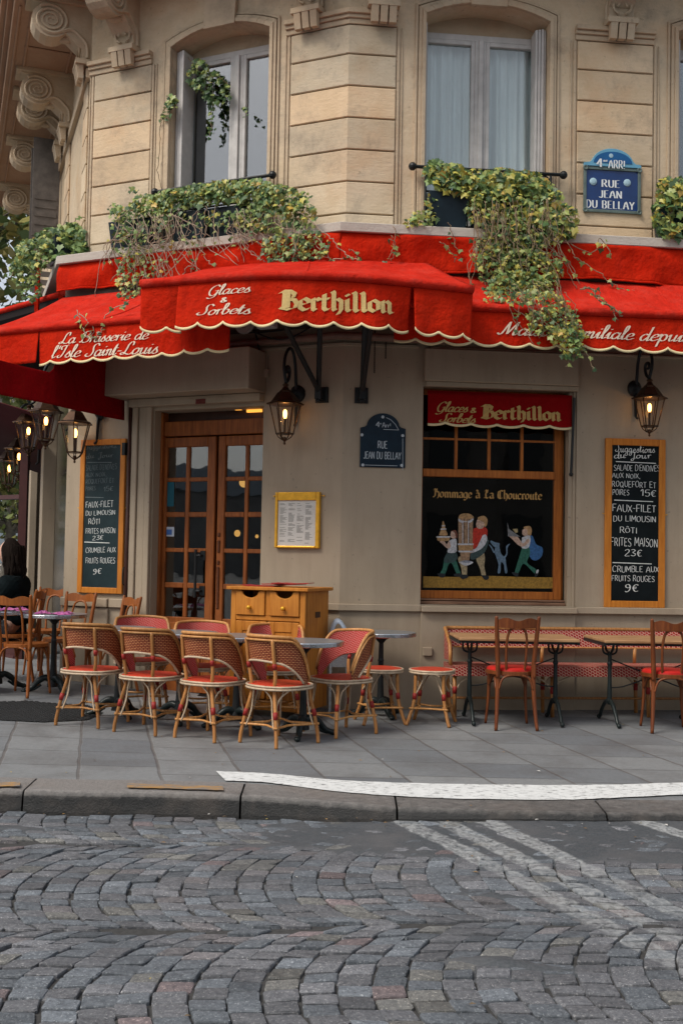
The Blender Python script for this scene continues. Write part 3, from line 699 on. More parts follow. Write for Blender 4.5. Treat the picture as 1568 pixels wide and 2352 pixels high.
pv.grid(G); structure(pv.build('pavement', pave_mat(), smooth=True))
# kerb: granite stones following the curve
kb = MB(); kmat = None
joints = [kp(50, 1815)[0], kp(552, 1826)[0], kp(912, 1853)[0], kp(1395, 1868)[0]]
xs = sorted([-8.5, -7, -5.6, -4.3, -3.1] + joints + [joints[-1] + 1.2 * k for k in range(1, 7)])
for a, b in zip(xs, xs[1:]):
    a2_, b2_ = a + .006, b - .006; n = max(2, int((b - a) / .07)); kb.col = (lambda q: (q, q * .99, q * .97))(rnd.uniform(.88, 1.12))
    P = []
    for i in range(n + 1):
        x = a2_ + (b2_ - a2_) * i / n; e = .004 if 0 < i < n else .012; zr_ = rz(x, kerb_y(x)); prof = [(-.012, zr_ - .08), (-.010, zr_ + .005), (-.004, zr_ * .62), (.001, -.026), (.012, -.006), (.034, .002), (KW + .002, .004), (KW + .002, -.1)]
        jy = rnd.uniform(-.003, .003); y = kerb_y(x)
        P.append([V((x, y + dy + (e if k < 5 else 0) + jy, z - (e if k in (3, 4, 5) else 0))) for k, (dy, z) in enumerate(prof)])
    kb.grid(P)
    kb.add(P[0], [tuple(range(len(prof)))]); kb.add(P[-1], [tuple(range(len(prof) - 1, -1, -1))])
def kerb_mat():
    mt = bpy.data.materials.new('granite kerb'); mt.use_nodes = True; nt = mt.node_tree; b = nt.nodes['Principled BSDF']
    pos = node(nt, 'ShaderNodeTexCoord').outputs['Object']
    sep = node(nt, 'ShaderNodeSeparateXYZ'); nt.links.new(pos, sep.inputs[0])
    c = mixc(nt, ramp(nt, noise(nt, pos, 60, 7, .75), .3, .7), (.115, .11, .108), (.23, .215, .205))
    c = mixc(nt, 1.0, c, node(nt, 'ShaderNodeAttribute', attribute_name='Col').outputs['Color'], 'MULTIPLY')
    zz = mth(nt, 'ADD', mth(nt, 'ADD', sep.outputs[2], mth(nt, 'MULTIPLY', ramp(nt, sep.outputs[0], -.9, 1.1), -.022)), mth(nt, 'MULTIPLY', mth(nt, 'SUBTRACT', noise(nt, pos, 18, 4), .5), .05))
    c = mixc(nt, ramp(nt, zz, -.045, -.002, .98, 0), c, (.012, .0125, .0125))     # darker down the front face
    c = mixc(nt, mth(nt, 'MULTIPLY', ramp(nt, noise(nt, pos, 2.5, 5), .5, .7), .3), c, (.17, .135, .11))
    nt.links.new(c, b.inputs['Base Color']); b.inputs['Roughness'].default_value = .6
    bp = node(nt, 'ShaderNodeBump'); bp.inputs['Strength'].default_value = .55; bp.inputs['Distance'].default_value = .012
    nt.links.new(mth(nt, 'ADD', noise(nt, pos, 90, 5, .75), mth(nt, 'MULTIPLY', noise(nt, pos, 22, 4), .9)), bp.inputs['Height']); nt.links.new(bp.outputs[0], b.inputs['Normal'])
    return mt
structure(kb.build('kerb', kerb_mat()))
# painted line behind the kerb and ochre dashes on it
def worn(name, c, lo, hi, sc):
    mt = bpy.data.materials.new(name); mt.use_nodes = True; nt = mt.node_tree; b = nt.nodes['Principled BSDF']
    pos = node(nt, 'ShaderNodeTexCoord').outputs['Object']
    cc = mixc(nt, ramp(nt, noise(nt, pos, 8, 5), .3, .7), tuple(q * .85 for q in c), c)
    mp = node(nt, 'ShaderNodeMapping'); mp.inputs['Scale'].default_value = (1, 2.2, 1); nt.links.new(pos, mp.inputs[0])
    k = ramp(nt, noise(nt, mp.outputs[0], sc, 7, .72), lo, hi)
    cc = mixc(nt, k, (.15, .15, .15), cc)
    nt.links.new(cc, b.inputs['Base Color']); b.inputs['Roughness'].default_value = .7
    bp = node(nt, 'ShaderNodeBump'); bp.inputs['Strength'].default_value = .3; bp.inputs['Distance'].default_value = .006
    nt.links.new(noise(nt, pos, 70, 5), bp.inputs['Height']); nt.links.new(bp.outputs[0], b.inputs['Normal'])
    return mt
def strip(name, mt, up, lo, z):
    a = smoothpts([V((*kp(*q), 0)) for q in up], 8); b = smoothpts([V((*kp(*q), 0)) for q in lo], 8)
    s = MB(); P = [[V((p.x, p.y + rnd.uniform(-.006, .006), z)) for p in b], [V((p.x, p.y + rnd.uniform(-.006, .006), z)) for p in a]]
    s.grid([[b_.lerp(a_, t) for b_, a_ in zip(*P)] for t in (0, .5, 1)]); return structure(s.build(name, mt))
strip('painted_line', worn('worn white road paint', (.66, .67, .66), .36, .47, 20),
      [(496, 1774), (620, 1780), (784, 1795), (1000, 1803), (1250, 1806), (1400, 1805), (1600, 1799)],
      [(518, 1796), (620, 1801), (784, 1822), (1000, 1836), (1250, 1840), (1400, 1836), (1600, 1826)], .0085)
strip('painted_dash', worn('worn ochre paint', (.36, .20, .065), .40, .56, 12), [(292, 1803), (400, 1806), (512, 1810)], [(292, 1812), (400, 1815), (514, 1819)], .009)
strip('painted_dash', worn('worn ochre paint', (.36, .20, .065), .40, .56, 12), [(-120, 1799), (-40, 1800), (47, 1800)], [(-120, 1810), (-40, 1810), (46, 1809)], .009)
# dark ribbed cast-iron plate let into the pavement at the left
gm = mat('ribbed dark iron', (.030, .031, .032), .55, .35, 30, bump=.2, bs=90)
pl = MB()
pts = [ground(*q) for q in ((-120, 1618), (60, 1612), (205, 1622), (235, 1640), (200, 1655), (100, 1660), (-120, 1650))]
ctr = sum(pts, V()) / len(pts)
pl.add([p + V((0, 0, .006)) for p in pts], [tuple(range(len(pts) - 1, -1, -1))])
t = thing('tactile_plate', 'dark ribbed iron plate let into the pavement in front of the left chairs', 'ground plate', tuple(ctr))
pl.build('plate', gm, t)
rb = MB()
def inpoly(p, poly):
    c = False
    for a, b in zip(poly, poly[1:] + poly[:1]):
        if (a.y > p.y) != (b.y > p.y) and p.x < (b.x - a.x) * (p.y - a.y) / (b.y - a.y) + a.x: c = not c
    return c
for i in range(-90, 60):
    for j in range(-20, 24):
        p = ctr + V((i * .045 + (j % 2) * .022, j * .03, 0))
        if inpoly(p, pts):
            z = pz(p.x, p.y) + .007
            rb.box((p.x - .014, p.y - .006, z), (p.x + .014, p.y + .006, z + .006))
rb.build('ribbing', gm, t); 

# a few fallen leaves and scraps, too small to count
lt = MB()
for i in range(150):
    x, y = rnd.uniform(-4, 4.2), rnd.uniform(3.0, 9.2)
    k_ = kerb_y(x)
    if k_ - .05 < y < k_ + .05: continue
    z = (rz(x, y) + .012) if y < k_ else pz(x, y) + (.007 if y > k_ + KW else .010)
    if rnd.random() < .5 and y < k_: y = k_ - abs(rnd.gauss(0, .06)) - .02; z = rz(x, y) + .013
    a = rnd.uniform(0, 6.28); s_ = rnd.uniform(.006, .016); c_, n_ = math.cos(a) * s_, math.sin(a) * s_
    lt.col = rnd.choice(((.30, .17, .06), (.20, .12, .05), (.34, .27, .10), (.5, .48, .45), (.14, .10, .06)))
    lt.add([V((x + c_, y + n_, z)), V((x - n_ * .5, y + c_ * .5, z + .004)), V((x - c_, y - n_, z + .001)), V((x + n_ * .6, y - c_ * .6, z + .003))], [(0, 1, 2, 3)])
structure(lt.build('fallen_leaves', mat('dry leaf', (1, 1, 1), .8, attr=True)), 'stuff')
# ------------------------------------------------------------------ the corner house
house = thing('cafe_building', 'cream stone corner house with a beige ground floor and scrolled corbels', 'building', tuple(C1))
def tint(a=.84, b=1.12, warm=.06):
    q = rnd.uniform(a, b); k = rnd.uniform(-warm, warm); return (q * (1 + k), q, q * (1 - k))
def mitre(Fa, Fb, n):                   # plan point where the two planes, moved out by n, meet
    pa, pb = Fa.o + Fa.n * n, Fb.o + Fb.n * n
    t = ((pb - pa).cross(Fb.u)).z / (Fa.u.cross(Fb.u)).z
    return pa + Fa.u * t
def plan(mb, pts, z0, z1):              # plan polygon (counter-clockwise seen from above) raised from z0 to z1
    k = len(pts); lo = [V((p.x, p.y, z0)) for p in pts]; hi = [V((p.x, p.y, z1)) for p in pts]
    mb.add(lo + hi, [tuple(range(k - 1, -1, -1)), tuple(range(k, 2 * k))] + [(i, (i + 1) % k, k + (i + 1) % k, k + i) for i in range(k)])
ZS = F1.Z(784, 508, .30)                # top of the ledge
ZT = 6.98                               # underside of the balcony
U2 = 6.5; U0E = 7.2
w1L, w1R = F1.U(393, 300), F1.U(619, 300)
w2L, w2R = F2.U(974, 300), F2.U(1258, 300)
w3L = F2.U(1553, 300); w3R = w3L + (w2R - w2L)
wz1s, wz2s = (F1.Z(393, 110) + F1.Z(619, 70)) / 2, (F2.Z(974, 30) + F2.Z(1258, 58)) / 2
ARC = .135
def arch_pts(a, b, zs, rise, n=14, ext=0.):
    c = (a + b) / 2; hw = (b - a) / 2; R = (hw * hw + rise * rise) / (2 * rise); zc = zs + rise - R
    th = math.asin(hw / R)
    return [(c + (R + ext) * math.sin(-th + 2 * th * i / n), zc + (R + ext) * math.cos(-th + 2 * th * i / n)) for i in range(n + 1)]
# upper walls in stone
def upper_wall(F, ua, ub, opens):
    mb = MB(); mb.col = (1, 1, 1); x = ua
    for a, b, zs in opens:
        mb.fbox(F, x, a, ZS, ZT + .5, -.45, 0)
        ap = arch_pts(a, b, zs, ARC)
        mb.prism(F, [(a, ZT + .5)] + ap + [(b, ZT + .5)], -.45, 0)
        x = b
    mb.fbox(F, x, ub, ZS, ZT + .5, -.45, 0)
    return mb.build('stone_wall', M['stone'], house)
upper_wall(F1, U0, 0, [(w1L, w1R, wz1s)])
upper_wall(F2, 0, U2, [(w2L, w2R, wz2s), (w3L, w3R, wz2s)])
mb = MB(); mb.col = (.9, .9, .9); mb.fbox(F0, 0.0, U0E, ZS, ZT + .5, -.45, 0); mb.fbox(F0, 0, .02, 0, ZS, -.4, 0); mb.build_each('stone_wall', M['stone'], house)
# raised blocks of the piers
bz = [F1.Z(803, y) for y in (125, 490)]; BH = (bz[0] - bz[1]) / 5
zj = [bz[1] + BH * k for k in range(-2, 7)]
zimp = F1.Z(803, 57)                    # underside of the impost band
pb = MB()
def zrange():
    e = [max(ZS + .02, zj[0])] + [z for z in zj[1:] if ZS + .06 < z < zimp - .06] + [zimp]
    if e[0] > ZS + .1: e = [ZS + .02] + e
    return list(zip(e, e[1:]))
for a, b in zrange():
    g = .007
    pb.col = tint(.84, 1.12, .06); pb.fbox(F1, F1.U(215, 380), F1.U(346, 380), a + g, b - g, .001, .022)
    pb.col = tint(.84, 1.12, .06); pb.fbox(F2, F2.U(1323, 300), F2.U(1496, 300), a + g, b - g, .001, .022)
    if rnd.random() < .6: pb.col = tint(.84, 1.12, .05)
    plan(pb, [F1.p(F1.U(667, 300), 0, .001), F1.p(F1.U(667, 300), 0, .022), mitre(F1, F2, .022), F2.p(F2.U(906, 300), 0, .022), F2.p(F2.U(906, 300), 0, .001), mitre(F1, F2, .001)], a + g, b - g)
    for sA in (.12, 1.9, 4.2):
        pb.col = tint(.9, 1.05, .03); pb.fbox(F0, sA, sA + (.5 if sA > 1 else .35), a + g, b - g, .001, .02)
pb.build_each('stone_block', M['stone'], house, bevel=.006)
# thin fillets that frame the block panels and surrounds round the windows
fl = MB(); fl.col = (.97, .97, .97)
for F, x0, x1 in ((F1, 212, 350), (F1, 661, 803), (F2, 803, 911), (F2, 1317, 1502)):
    for x, s in ((x0, -1), (x1, 1)):
        if x == 803: continue
        u = F.U(x, 330); fl.fbox(F, u - .012, u + .012, ZS + .01, zimp, .001, .016)
        u += s * .035; fl.fbox(F, u - .007, u + .007, ZS + .01, zimp, .001, .011)
fl.build_each('fillet', M['stone_trim'], house, bevel=.003)
def surround(F, a, b, zs):
    mb = MB(); mb.col = (1, 1, 1)
    for wid, off, n in ((.035, .0, .045), (.03, .035, .03), (.022, .075, .02)):
        i_ = [(a - off, ZS)] + [(u + (-off if u < (a + b) / 2 else off) * abs(u - (a + b) / 2) / ((b - a) / 2), z + off) for u, z in arch_pts(a, b, zs, ARC)] + [(b + off, ZS)]
        o = off + wid
        o_ = [(a - o, ZS)] + [(u + (-o if u < (a + b) / 2 else o) * abs(u - (a + b) / 2) / ((b - a) / 2), z + o) for u, z in arch_pts(a, b, zs, ARC)] + [(b + o, ZS)]
        for k in range(len(i_) - 1): mb.prism(F, [i_[k], o_[k], o_[k + 1], i_[k + 1]][::-1], .001, n)
    c = (a + b) / 2; mb.prism(F, [(c - .17, zs + ARC - .03), (c + .17, zs + ARC - .03), (c + .2, ZT), (c - .2, ZT)], .002, .055)
    return mb.build('window_surround', M['stone_trim'], house, bevel=.003)
surround(F1, w1L, w1R, wz1s); surround(F2, w2L, w2R, wz2s); surround(F2, w3L, w3R, wz2s)
# impost bands
im = MB(); im.col = (.96, .95, .94)
def band(F, a, b, wrap=None):
    for z0, z1, n in ((zimp, zimp + .05, .03), (zimp + .05, zimp + .085, .05), (zimp + .085, zimp + .13, .075)):
        im.fbox(F, a, b, z0 + .001, z1, .001, n)
band(F1, F1.U(210, 140), F1.U(352, 130)); band(F2, F2.U(1319, 80), F2.U(1500, 80))
for z0, z1, n in ((zimp, zimp + .05, .03), (zimp + .05, zimp + .085, .05), (zimp + .085, zimp + .13, .075)):
    ua, ub = F1.U(660, 60), F2.U(912, 60)
    plan(im, [F1.p(ua, 0, .001), F1.p(ua, 0, n), mitre(F1, F2, n), F2.p(ub, 0, n), F2.p(ub, 0, .001), mitre(F1, F2, .001)], z0 + .001, z1)
im.fbox(F0, 0.02, U0E, zimp, zimp + .1, .001, .05)
im.build_each('impost_band', M['stone_trim'], house, bevel=.004)
# corbels: scrolled brackets that carry the balcony
def corbel(F, uc, wid=.23, side=True):
    mb = MB(); mb.col = tint(.92, 1.05, .03); zb, zt = zimp + .13, ZT
    hgt = zt - zb; pr = .60
    prof = [(.0, zt), (pr - .02, zt), (pr, zt - .05)]
    rv = .19; cx, cz = pr - rv, zt - .06 - rv * .9
    for i in range(11):
        a = math.radians(62 - 20 * i); prof.append((cx + rv * math.cos(a), cz + rv * .92 * math.sin(a)))
    prof += [(.26, zt - .34), (.17, zt - .42), (.10, zb + .16), (.085, zb + .05), (.0, zb + .05)]
    prof = prof[::-1]
    k = len(prof)
    for s in (0, 1): pass
    A = [F.p(uc - wid / 2, z, n) for n, z in prof]; B = [F.p(uc + wid / 2, z, n) for n, z in prof]
    mb.add(A + B, [tuple(range(k)), tuple(range(2 * k - 1, k - 1, -1))] + [(i, k + i, k + (i + 1) % k, (i + 1) % k) for i in range(k)])
    for s in (-1, 1):
        u = uc + s * (wid / 2 + .004)
        sp = [];
        for i in range(64):
            a = i * .33; r = rv * .93 * (1 - i / 70); sp.append(F.p(u, cz + r * .9 * math.sin(a + .9), cx + r * math.cos(a + .9)))
        mb.tube(sp, [.020 - .00018 * i for i in range(64)], 5)
        mb.tube(smoothpts([F.p(u, zt - .33, .30), F.p(u, zt - .30, .20), F.p(u, zt - .36, .11), F.p(u, zb + .2, .05), F.p(u, zb + .07, .04)], 5), .02, 5)
        lf = [F.p(uc + s * q, zz, nn) for q, nn, zz in ((.03, .115, zb + .10), (.075, .12, zb + .13), (.085, .125, zb + .19), (.055, .13, zb + .22), (.03, .13, zb + .19), (.05, .13, zb + .16))]
        mb.tube(smoothpts(lf, 4), .012, 5)
        lf = [F.p(uc + s * q, zz, nn) for q, nn, zz in ((.05, .135, zb + .24), (.03, .15, zb + .30), (.06, .17, zb + .36), (.08, .165, zb + .33))]
        mb.tube(smoothpts(lf, 4), .011, 5)
    mb.ball(F.p(uc, zt - .36, .25), .05, 6, (1.6, 1, .8))
    mb.fbox(F, uc - wid / 2 - .03, uc + wid / 2 + .03, zb, zb + .05, .002, .16)
    mb.fbox(F, uc - wid / 2 - .05, uc + wid / 2 + .05, zt - .045, zt - .002, .002, pr + .05)
    for q in (-1, 0, 1):
        u = uc + q * .082
        mb.add([F.p(u - .033, zb - .14, .076), F.p(u + .033, zb - .14, .076), F.p(u + .033, zb - .14, .125), F.p(u - .033, zb - .14, .125),
                F.p(u - .033, zb - .001, .076), F.p(u + .033, zb - .001, .076), F.p(u + .033, zb - .001, .155), F.p(u - .033, zb - .001, .155)],
               [(0, 1, 2, 3), (7, 6, 5, 4), (3, 2, 6, 7), (0, 3, 7, 4), (1, 5, 6, 2)])
    return mb.build('corbel', M['stone_trim'], house)
for F, u in ((F1, F1.U(297, 140)), (F1, F1.U(716, 50)), (F2, F2.U(877, 40)), (F2, F2.U(1417, 75)), (F0, .14), (F0, 1.9), (F0, 2.5), (F0, 4.1), (F0, 6.1)): corbel(F, u)
# balcony above (only its underside and its left edge are in the picture)
bs = MB(); bs.col = (1, 1, 1)
def around(n, uL=None, uR=U2, in_=-.3, more=0.):
    sE = U0E; pa = F0.o + F0.n * (n + more); pb = F1.o + F1.n * n; tt = ((pb - pa).cross(F1.u)).z / (F0.u.cross(F1.u)).z
    return [F0.p(sE, 0, n + more), pa + F0.u * tt, mitre(F1, F2, n), F2.p(uR, 0, n), F2.p(uR, 0, in_), mitre(F1, F2, in_), mitre(F0, F1, in_), F0.p(sE, 0, in_)]
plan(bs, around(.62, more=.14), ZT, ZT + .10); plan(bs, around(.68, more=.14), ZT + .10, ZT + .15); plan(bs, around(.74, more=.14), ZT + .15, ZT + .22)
for s in (.75, 1.2, 3.2, 5.1): bs.fbox(F0, s, s + .03, ZT - .02, ZT, .05, .60)
for n in (.08, .56, .68): bs.fbox(F0, .3, U0E, ZT - .018, ZT, n, n + .03)
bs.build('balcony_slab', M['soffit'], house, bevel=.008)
rb = MB()
rb.tube([F0.p(s, ZT + .26, .88) for s in (7.2, .2)], .02, 6); rb.build('balcony_rail', M['black_iron'], house)
# ledge over the awnings
lg = MB(); lg.col = (1, 1, 1)
plan(lg, around(.30), ZS - .085, ZS)
lg.build('ledge', M['slab'], house, bevel=.006)
# ---------------- ground floor, beige render
dL, dR = F1.U(350, 1200), F1.U(600, 1200); dT = F1.Z(475, 938)
gL, gR = F2.U(968, 1150), F2.U(1322, 1150); gB, gT = F2.Z(1140, 1391), F2.Z(1140, 893)
uGL = F1.U(149, 1250)
LZ0, LZ1 = F2.Z(900, 1404), F2.Z(900, 1388)      # dado ledge
gw = MB(); ZG = ZS - .085
gw.fbox(F1, uGL, dL, -.1, ZG, -.4, 0); gw.fbox(F1, dL, dR, dT, ZG, -.4, 0)
ca = mitre(F1, F2, 0); ci = mitre(F1, F2, -.4)
plan(gw, [F1.p(dR, 0, -.4), F1.p(dR, 0, 0), ca, F2.p(gL, 0, 0), F2.p(gL, 0, -.4), ci], -.1, ZG)
gw.fbox(F2, gL, gR, -.1, gB, -.4, 0); gw.fbox(F2, gL, gR, gT, ZG, -.4, 0); gw.fbox(F2, gR, U2, -.1, ZG, -.4, 0)
gw.build('rendered_wall', M['plaster'], house)
tr = MB()
plan(tr, [F1.p(dR + .02, 0, .001), F1.p(dR + .02, 0, .035), mitre(F1, F2, .035), F2.p(gL - .0, 0, .035), F2.p(gL - .0, 0, .001), mitre(F1, F2, .001)], LZ0, LZ1)
tr.fbox(F2, gL + .002, gR, LZ0, LZ1 - .01, .001, .075); tr.fbox(F2, gR + .002, U2, LZ0, LZ1, .001, .045)
tr.fbox(F1, uGL, F1.U(252, 1385), F1.Z(230, 1394), F1.Z(230, 1374), .001, .05)
tr.fbox(F1, F1.U(254, 1385), F1.U(305, 1385), F1.Z(230, 1394), F1.Z(230, 1374), .001, .035)
tr.build_each('dado_ledge', M['plaster'], house, bevel=.006)
pn = MB()                                         # lower wall panel, pilasters, door casing and boxes
pn.fbox(F2, gL + .002, gR - .002, -.05, LZ0 - .002, .001, .022)
pn.fbox(F1, uGL, F1.U(250, 1450), -.05, F1.Z(230, 1396), .001, .03)
for x0, x1, n in ((306, 318, .05), (319, 336, .03), (337, 349, .045)):
    pn.fbox(F1, F1.U(x0, 1150), F1.U(x1, 1150), -.05, F1.Z(325, 918), .001, n)
pn.fbox(F1, F1.U(310, 905), dR + .01, F1.Z(475, 930), F1.Z(475, 912), .001, .10)
pn.build_each('moulding', M['plaster'], house, bevel=.005)
bx = MB(); nb = .34
bx.fbox(F1, F1.U(289, 860), F1.U(571, 850, nb), F1.Z(430, 899, nb), F1.Z(430, 805, nb), .001, nb)
bx.build_each('shutter_box', M['plaster'], house, bevel=.008)
bx = MB()
bx.fbox(F1, F1.U(300, 905), F1.U(600, 900), F1.Z(475, 911), F1.Z(475, 900), .001, .30)
bx.build_each('shutter_box_sill', M['plaster'], house, bevel=.004)
bx = MB(); bx.fbox(F2, F2.U(976, 840, .09), F2.U(1329, 840, .09), F2.Z(1150, 880, .09), F2.Z(1150, 806, .09), .001, .09); bx.build_each('shutter_box', M['plaster'], house, bevel=.006)
bx = MB(); bx.fbox(F2, F2.U(976, 885), F2.U(1324, 885), gT - .005, F2.Z(1150, 882, .05), .001, .06); bx.build_each('shutter_box_sill', M['plaster'], house, bevel=.004)
# red mark on the sill of the door box, cornice and the dark beam with pipes under the awning
bx = MB(); uu = F1.U(463, 925); bx.fbox(F1, uu, uu + .105, F1.Z(475, 931) + .0, F1.Z(475, 920), .101, .106); bx.build('red_plate', mat('dull red metal', (.12, .018, .012), .5, .2, 9), house)
cn = MB(); z = F1.Z(775, 792)
plan(cn, [F1.p(F1.U(604, 800), 0, .001), F1.p(F1.U(604, 800), 0, .03), mitre(F1, F2, .03), F2.p(gL - .05, 0, .03), F2.p(gL - .05, 0, .001), mitre(F1, F2, .001)], z - .015, z + .015)
cn.fbox(F2, F2.U(985, 805), U2, z - .02, z + .0, .001, .06)
cn.build_each('cornice', M['plaster'], house, bevel=.004)
bm_ = MB(); plan(bm_, [mitre(F0, F1, .02), mitre(F0, F1, .20), mitre(F1, F2, .20), F2.p(U2, 0, .20), F2.p(U2, 0, .001), mitre(F1, F2, .001)], z + .17, ZG - .001)
bm_.build('awning_beam', mat('brown painted beam', (.10, .06, .045), .6, .3, 8), house)
pp = MB()
zz = z + .06; pts = [F1.p(F1.U(420, 800), zz - .02, .10), F1.p(-.25, zz, .09), F1.p(-.03, zz + .005, .09), F2.p(.12, zz + .0, .09), F2.p(.9, zz - .01, .09)]
pp.tube(pts, .036, 10); pp.build('pipe', mat('brown pipe', (.19, .115, .085), .5, .3, 8), house, smooth=True)
cbm = mat('black cable', (.015, .014, .014), .6)
cbl = MB()
def hang(F, ua, ub, za, zb, n, sag, k=10): return [F.p(ua + (ub - ua) * i / k, za + (zb - za) * i / k - sag * math.sin(math.pi * i / k), n) for i in range(k + 1)]
cbl.tube(hang(F1, -.85, -.25, zz + .09, zz + .10, .14, .10), .008, 5); cbl.tube(hang(F1, -1.0, -.1, zz + .08, zz + .13, .16, .03), .007, 5)
cbl.tube(hang(F1, -.62, -.15, zz + .17, zz + .11, .2, .04), .006, 5); cbl.tube(hang(F1, -.85, -.8, zz + .09, zz - .1, .12, -.01), .008, 5)
cbl.tube(hang(F1, -1.0, -.93, zz + .02, zz - .22, .05, .0), .007, 5)
cbl.build_each('cable', cbm, house, smooth=True)
ju = MB(); ju.fbox(F1, dR + .012, dR + .06, F1.Z(604, 868), F1.Z(604, 850), .001, .05); ju.tube([F1.p(dR + .035, F1.Z(604, 850), .025), F1.p(dR + .035, z - .05, .02)], .008, 6); ju.build_each('junction_box', M['plaster'], house, bevel=.006)
so_ = MB(); us = F2.U(969, 1495); so_.fbox(F2, us, us + .085, F2.Z(980, 1506), F2.Z(980, 1486), .023, .05); so_.build('wall_socket', M['plaster'], house, bevel=.006)
# brown drainpipe and door pull beside the left blackboard
dp = MB(); ud = F1.U(306, 1100)
dp.tube([F1.p(ud - .02, F1.Z(305, 918), .045), F1.p(ud - .02, .05, .045)], .018, 8); dp.build('drainpipe', mat('brown drainpipe', (.055, .022, .016), .45, .3, 9), house, smooth=True)
dh = MB(); uh = F1.U(291, 1320); dh.tube(smoothpts([F1.p(uh, F1.Z(291, 1342), .02), F1.p(uh, F1.Z(291, 1340), .06), F1.p(uh, F1.Z(291, 1307), .06), F1.p(uh, F1.Z(291, 1304), .02)], 3), .007, 6); dh.build('pull_handle', M['black_iron'], house)
# ---------------- rooms behind the openings
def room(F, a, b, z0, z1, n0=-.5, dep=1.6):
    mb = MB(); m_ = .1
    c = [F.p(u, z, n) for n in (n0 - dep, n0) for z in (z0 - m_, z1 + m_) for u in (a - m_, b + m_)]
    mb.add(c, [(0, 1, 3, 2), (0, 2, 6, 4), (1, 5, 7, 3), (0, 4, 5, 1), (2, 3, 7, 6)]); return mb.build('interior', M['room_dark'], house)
# ---------------- upstairs windows
def leaf_window(F, a, b, z0, z1, n, curtain, shut, mid=.5, bare=0):
    fr = MB(); T = .05
    fr.fbox(F, a, a + T, z0, z1, n - .06, n); fr.fbox(F, b - T, b, z0, z1, n - .06, n)
    fr.fbox(F, a + T, b - T, z1 - .06, z1, n - .06, n + .002); fr.fbox(F, a + T, b - T, z0, z0 + .08, n - .06, n + .002)
    c = a + (b - a) * mid
    fr.fbox(F, c - .055, c - .004, z0 + .08, z1 - .06, n - .055, n + .012); fr.fbox(F, c + .004, c + .055, z0 + .08, z1 - .06, n - .055, n + .005)
    fr.fbox(F, c - .022, c + .022, z0 + .08, z1 - .06, n + .013, n + .03)
    for s, e in ((a + T, c - .055), (c + .055, b - T)):
        fr.fbox(F, s, s + .035, z0 + .08, z1 - .06, n - .05, n + .006); fr.fbox(F, e - .035, e, z0 + .08, z1 - .06, n - .05, n + .006)
        fr.fbox(F, s + .035, e - .035, z1 - .10, z1 - .061, n - .05, n + .004)
    f = fr.build('window', M['white_frame'], house, bevel=.004)
    gl = MB()
    for s, e in ((a + T + .03, c - .05), (c + .05, b - T - .03)): gl.fbox(F, s, e, z0 + .08, z1 - .08, n - .03, n - .026)
    gl.build_each('pane', M['glass'] if curtain else M['glass_bare'], f)
    if curtain:
        for s, e, ph in ((a + .03, c - .01, 0), (c + .01, b - .03, 2)):
            cu = MB(); G = []
            for i in range(61):
                u = s + (e - s) * i / 60; q = .018 * math.sin(i * .62 + ph) + .012 * math.sin(i * .27 + ph)
                G.append([F.p(u, z, n - .13 + q * (1 + .3 * k)) for k, z in enumerate((z1 - .02, (z0 + z1) / 2, z0 + .02))])
            cu.grid(G); cu.build('curtain', M['curtain'], f, smooth=True)
    for (u0_, u1_, k) in shut:          # folded metal shutters in the reveal
        sh = MB(); d = (u1_ - u0_) / k
        for i in range(k):
            sh.fbox(F, u0_ + d * i + .002, u0_ + d * (i + 1) - .002, z0, z1 + .01, n + .02 - .01 * (i % 2), n + .17 + .012 * (i % 3))
        sh.build('folded_shutter', M['white_frame'], house, bevel=.004)
    room(F, a, b, z0, z1, n - .3)
nW = -.24
zt1 = (F1.Z(460, 135, nW) + F1.Z(617, 100, nW)) / 2
leaf_window(F1, w1L + .0, w1R + .02, ZS + .02, zt1, nW, False, [(w1L + .004, w1L + .10, 3)], .545)
leaf_window(F2, w2L - .02, w2R - .0, ZS + .02, F2.Z(1100, 82, nW), nW, True, [(w2R - .11, w2R - .005, 4), (w2L + .004, w2L + .03, 1)], .50)
leaf_window(F2, w3L, w3R, ZS + .02, F2.Z(1100, 82, nW), nW, False, [(w3L + .004, w3L + .06, 2)])
# blind board between frame and arch
for F, a, b, zt, zs in ((F1, w1L, w1R, zt1, wz1s), (F2, w2L, w2R, F2.Z(1100, 82, nW), wz2s), (F2, w3L, w3R, F2.Z(1100, 82, nW), wz2s)):
    mb = MB(); mb.col = (.9, .9, .9); mb.fbox(F, a - .02, b + .02, zt + .001, zs + ARC + .1, nW - .06, nW - .01); mb.build('window_head', M['stone_trim'], house)
# iron window rails
def rail(F, a, b, z, n):
    mb = MB(); mb.tube([F.p(a, z, n), F.p(b, z, n)], .017, 8)
    for u in (a, b): mb.ball(F.p(u, z, n - .0), .038, 6)
    k = [a + .12, b - .12]
    for u in k: mb.tube([F.p(u, z, n), F.p(u, ZS, n)], .012, 6)
    mb.tube([F.p(k[0], z - .22, n), F.p(k[1], z - .22, n)], .009, 6); mb.tube([F.p(k[0], ZS + .07, n), F.p(k[1], ZS + .07, n)], .009, 6)
    q = 9
    for i in range(q):
        u = k[0] + (k[1] - k[0]) * (i + .5) / q; r = .055
        mb.tube([F.p(u + r * math.cos(t), z - .075 + r * math.sin(t), n) for t in [.35 * j for j in range(18)]], .0075, 5)
        mb.tube([F.p(u + (k[1] - k[0]) / q / 2, z, n), F.p(u + (k[1] - k[0]) / q / 2, ZS + .07, n)], .007, 5)
    return mb.build('window_rail', M['black_iron'], house)
rail(F1, F1.U(356, 442, .1), F1.U(626, 399, .1), F1.Z(500, 420, .1), .1)
rail(F2, F2.U(947, 379, .1), F2.U(1293, 405, .1), F2.Z(1120, 392, .1), .1)
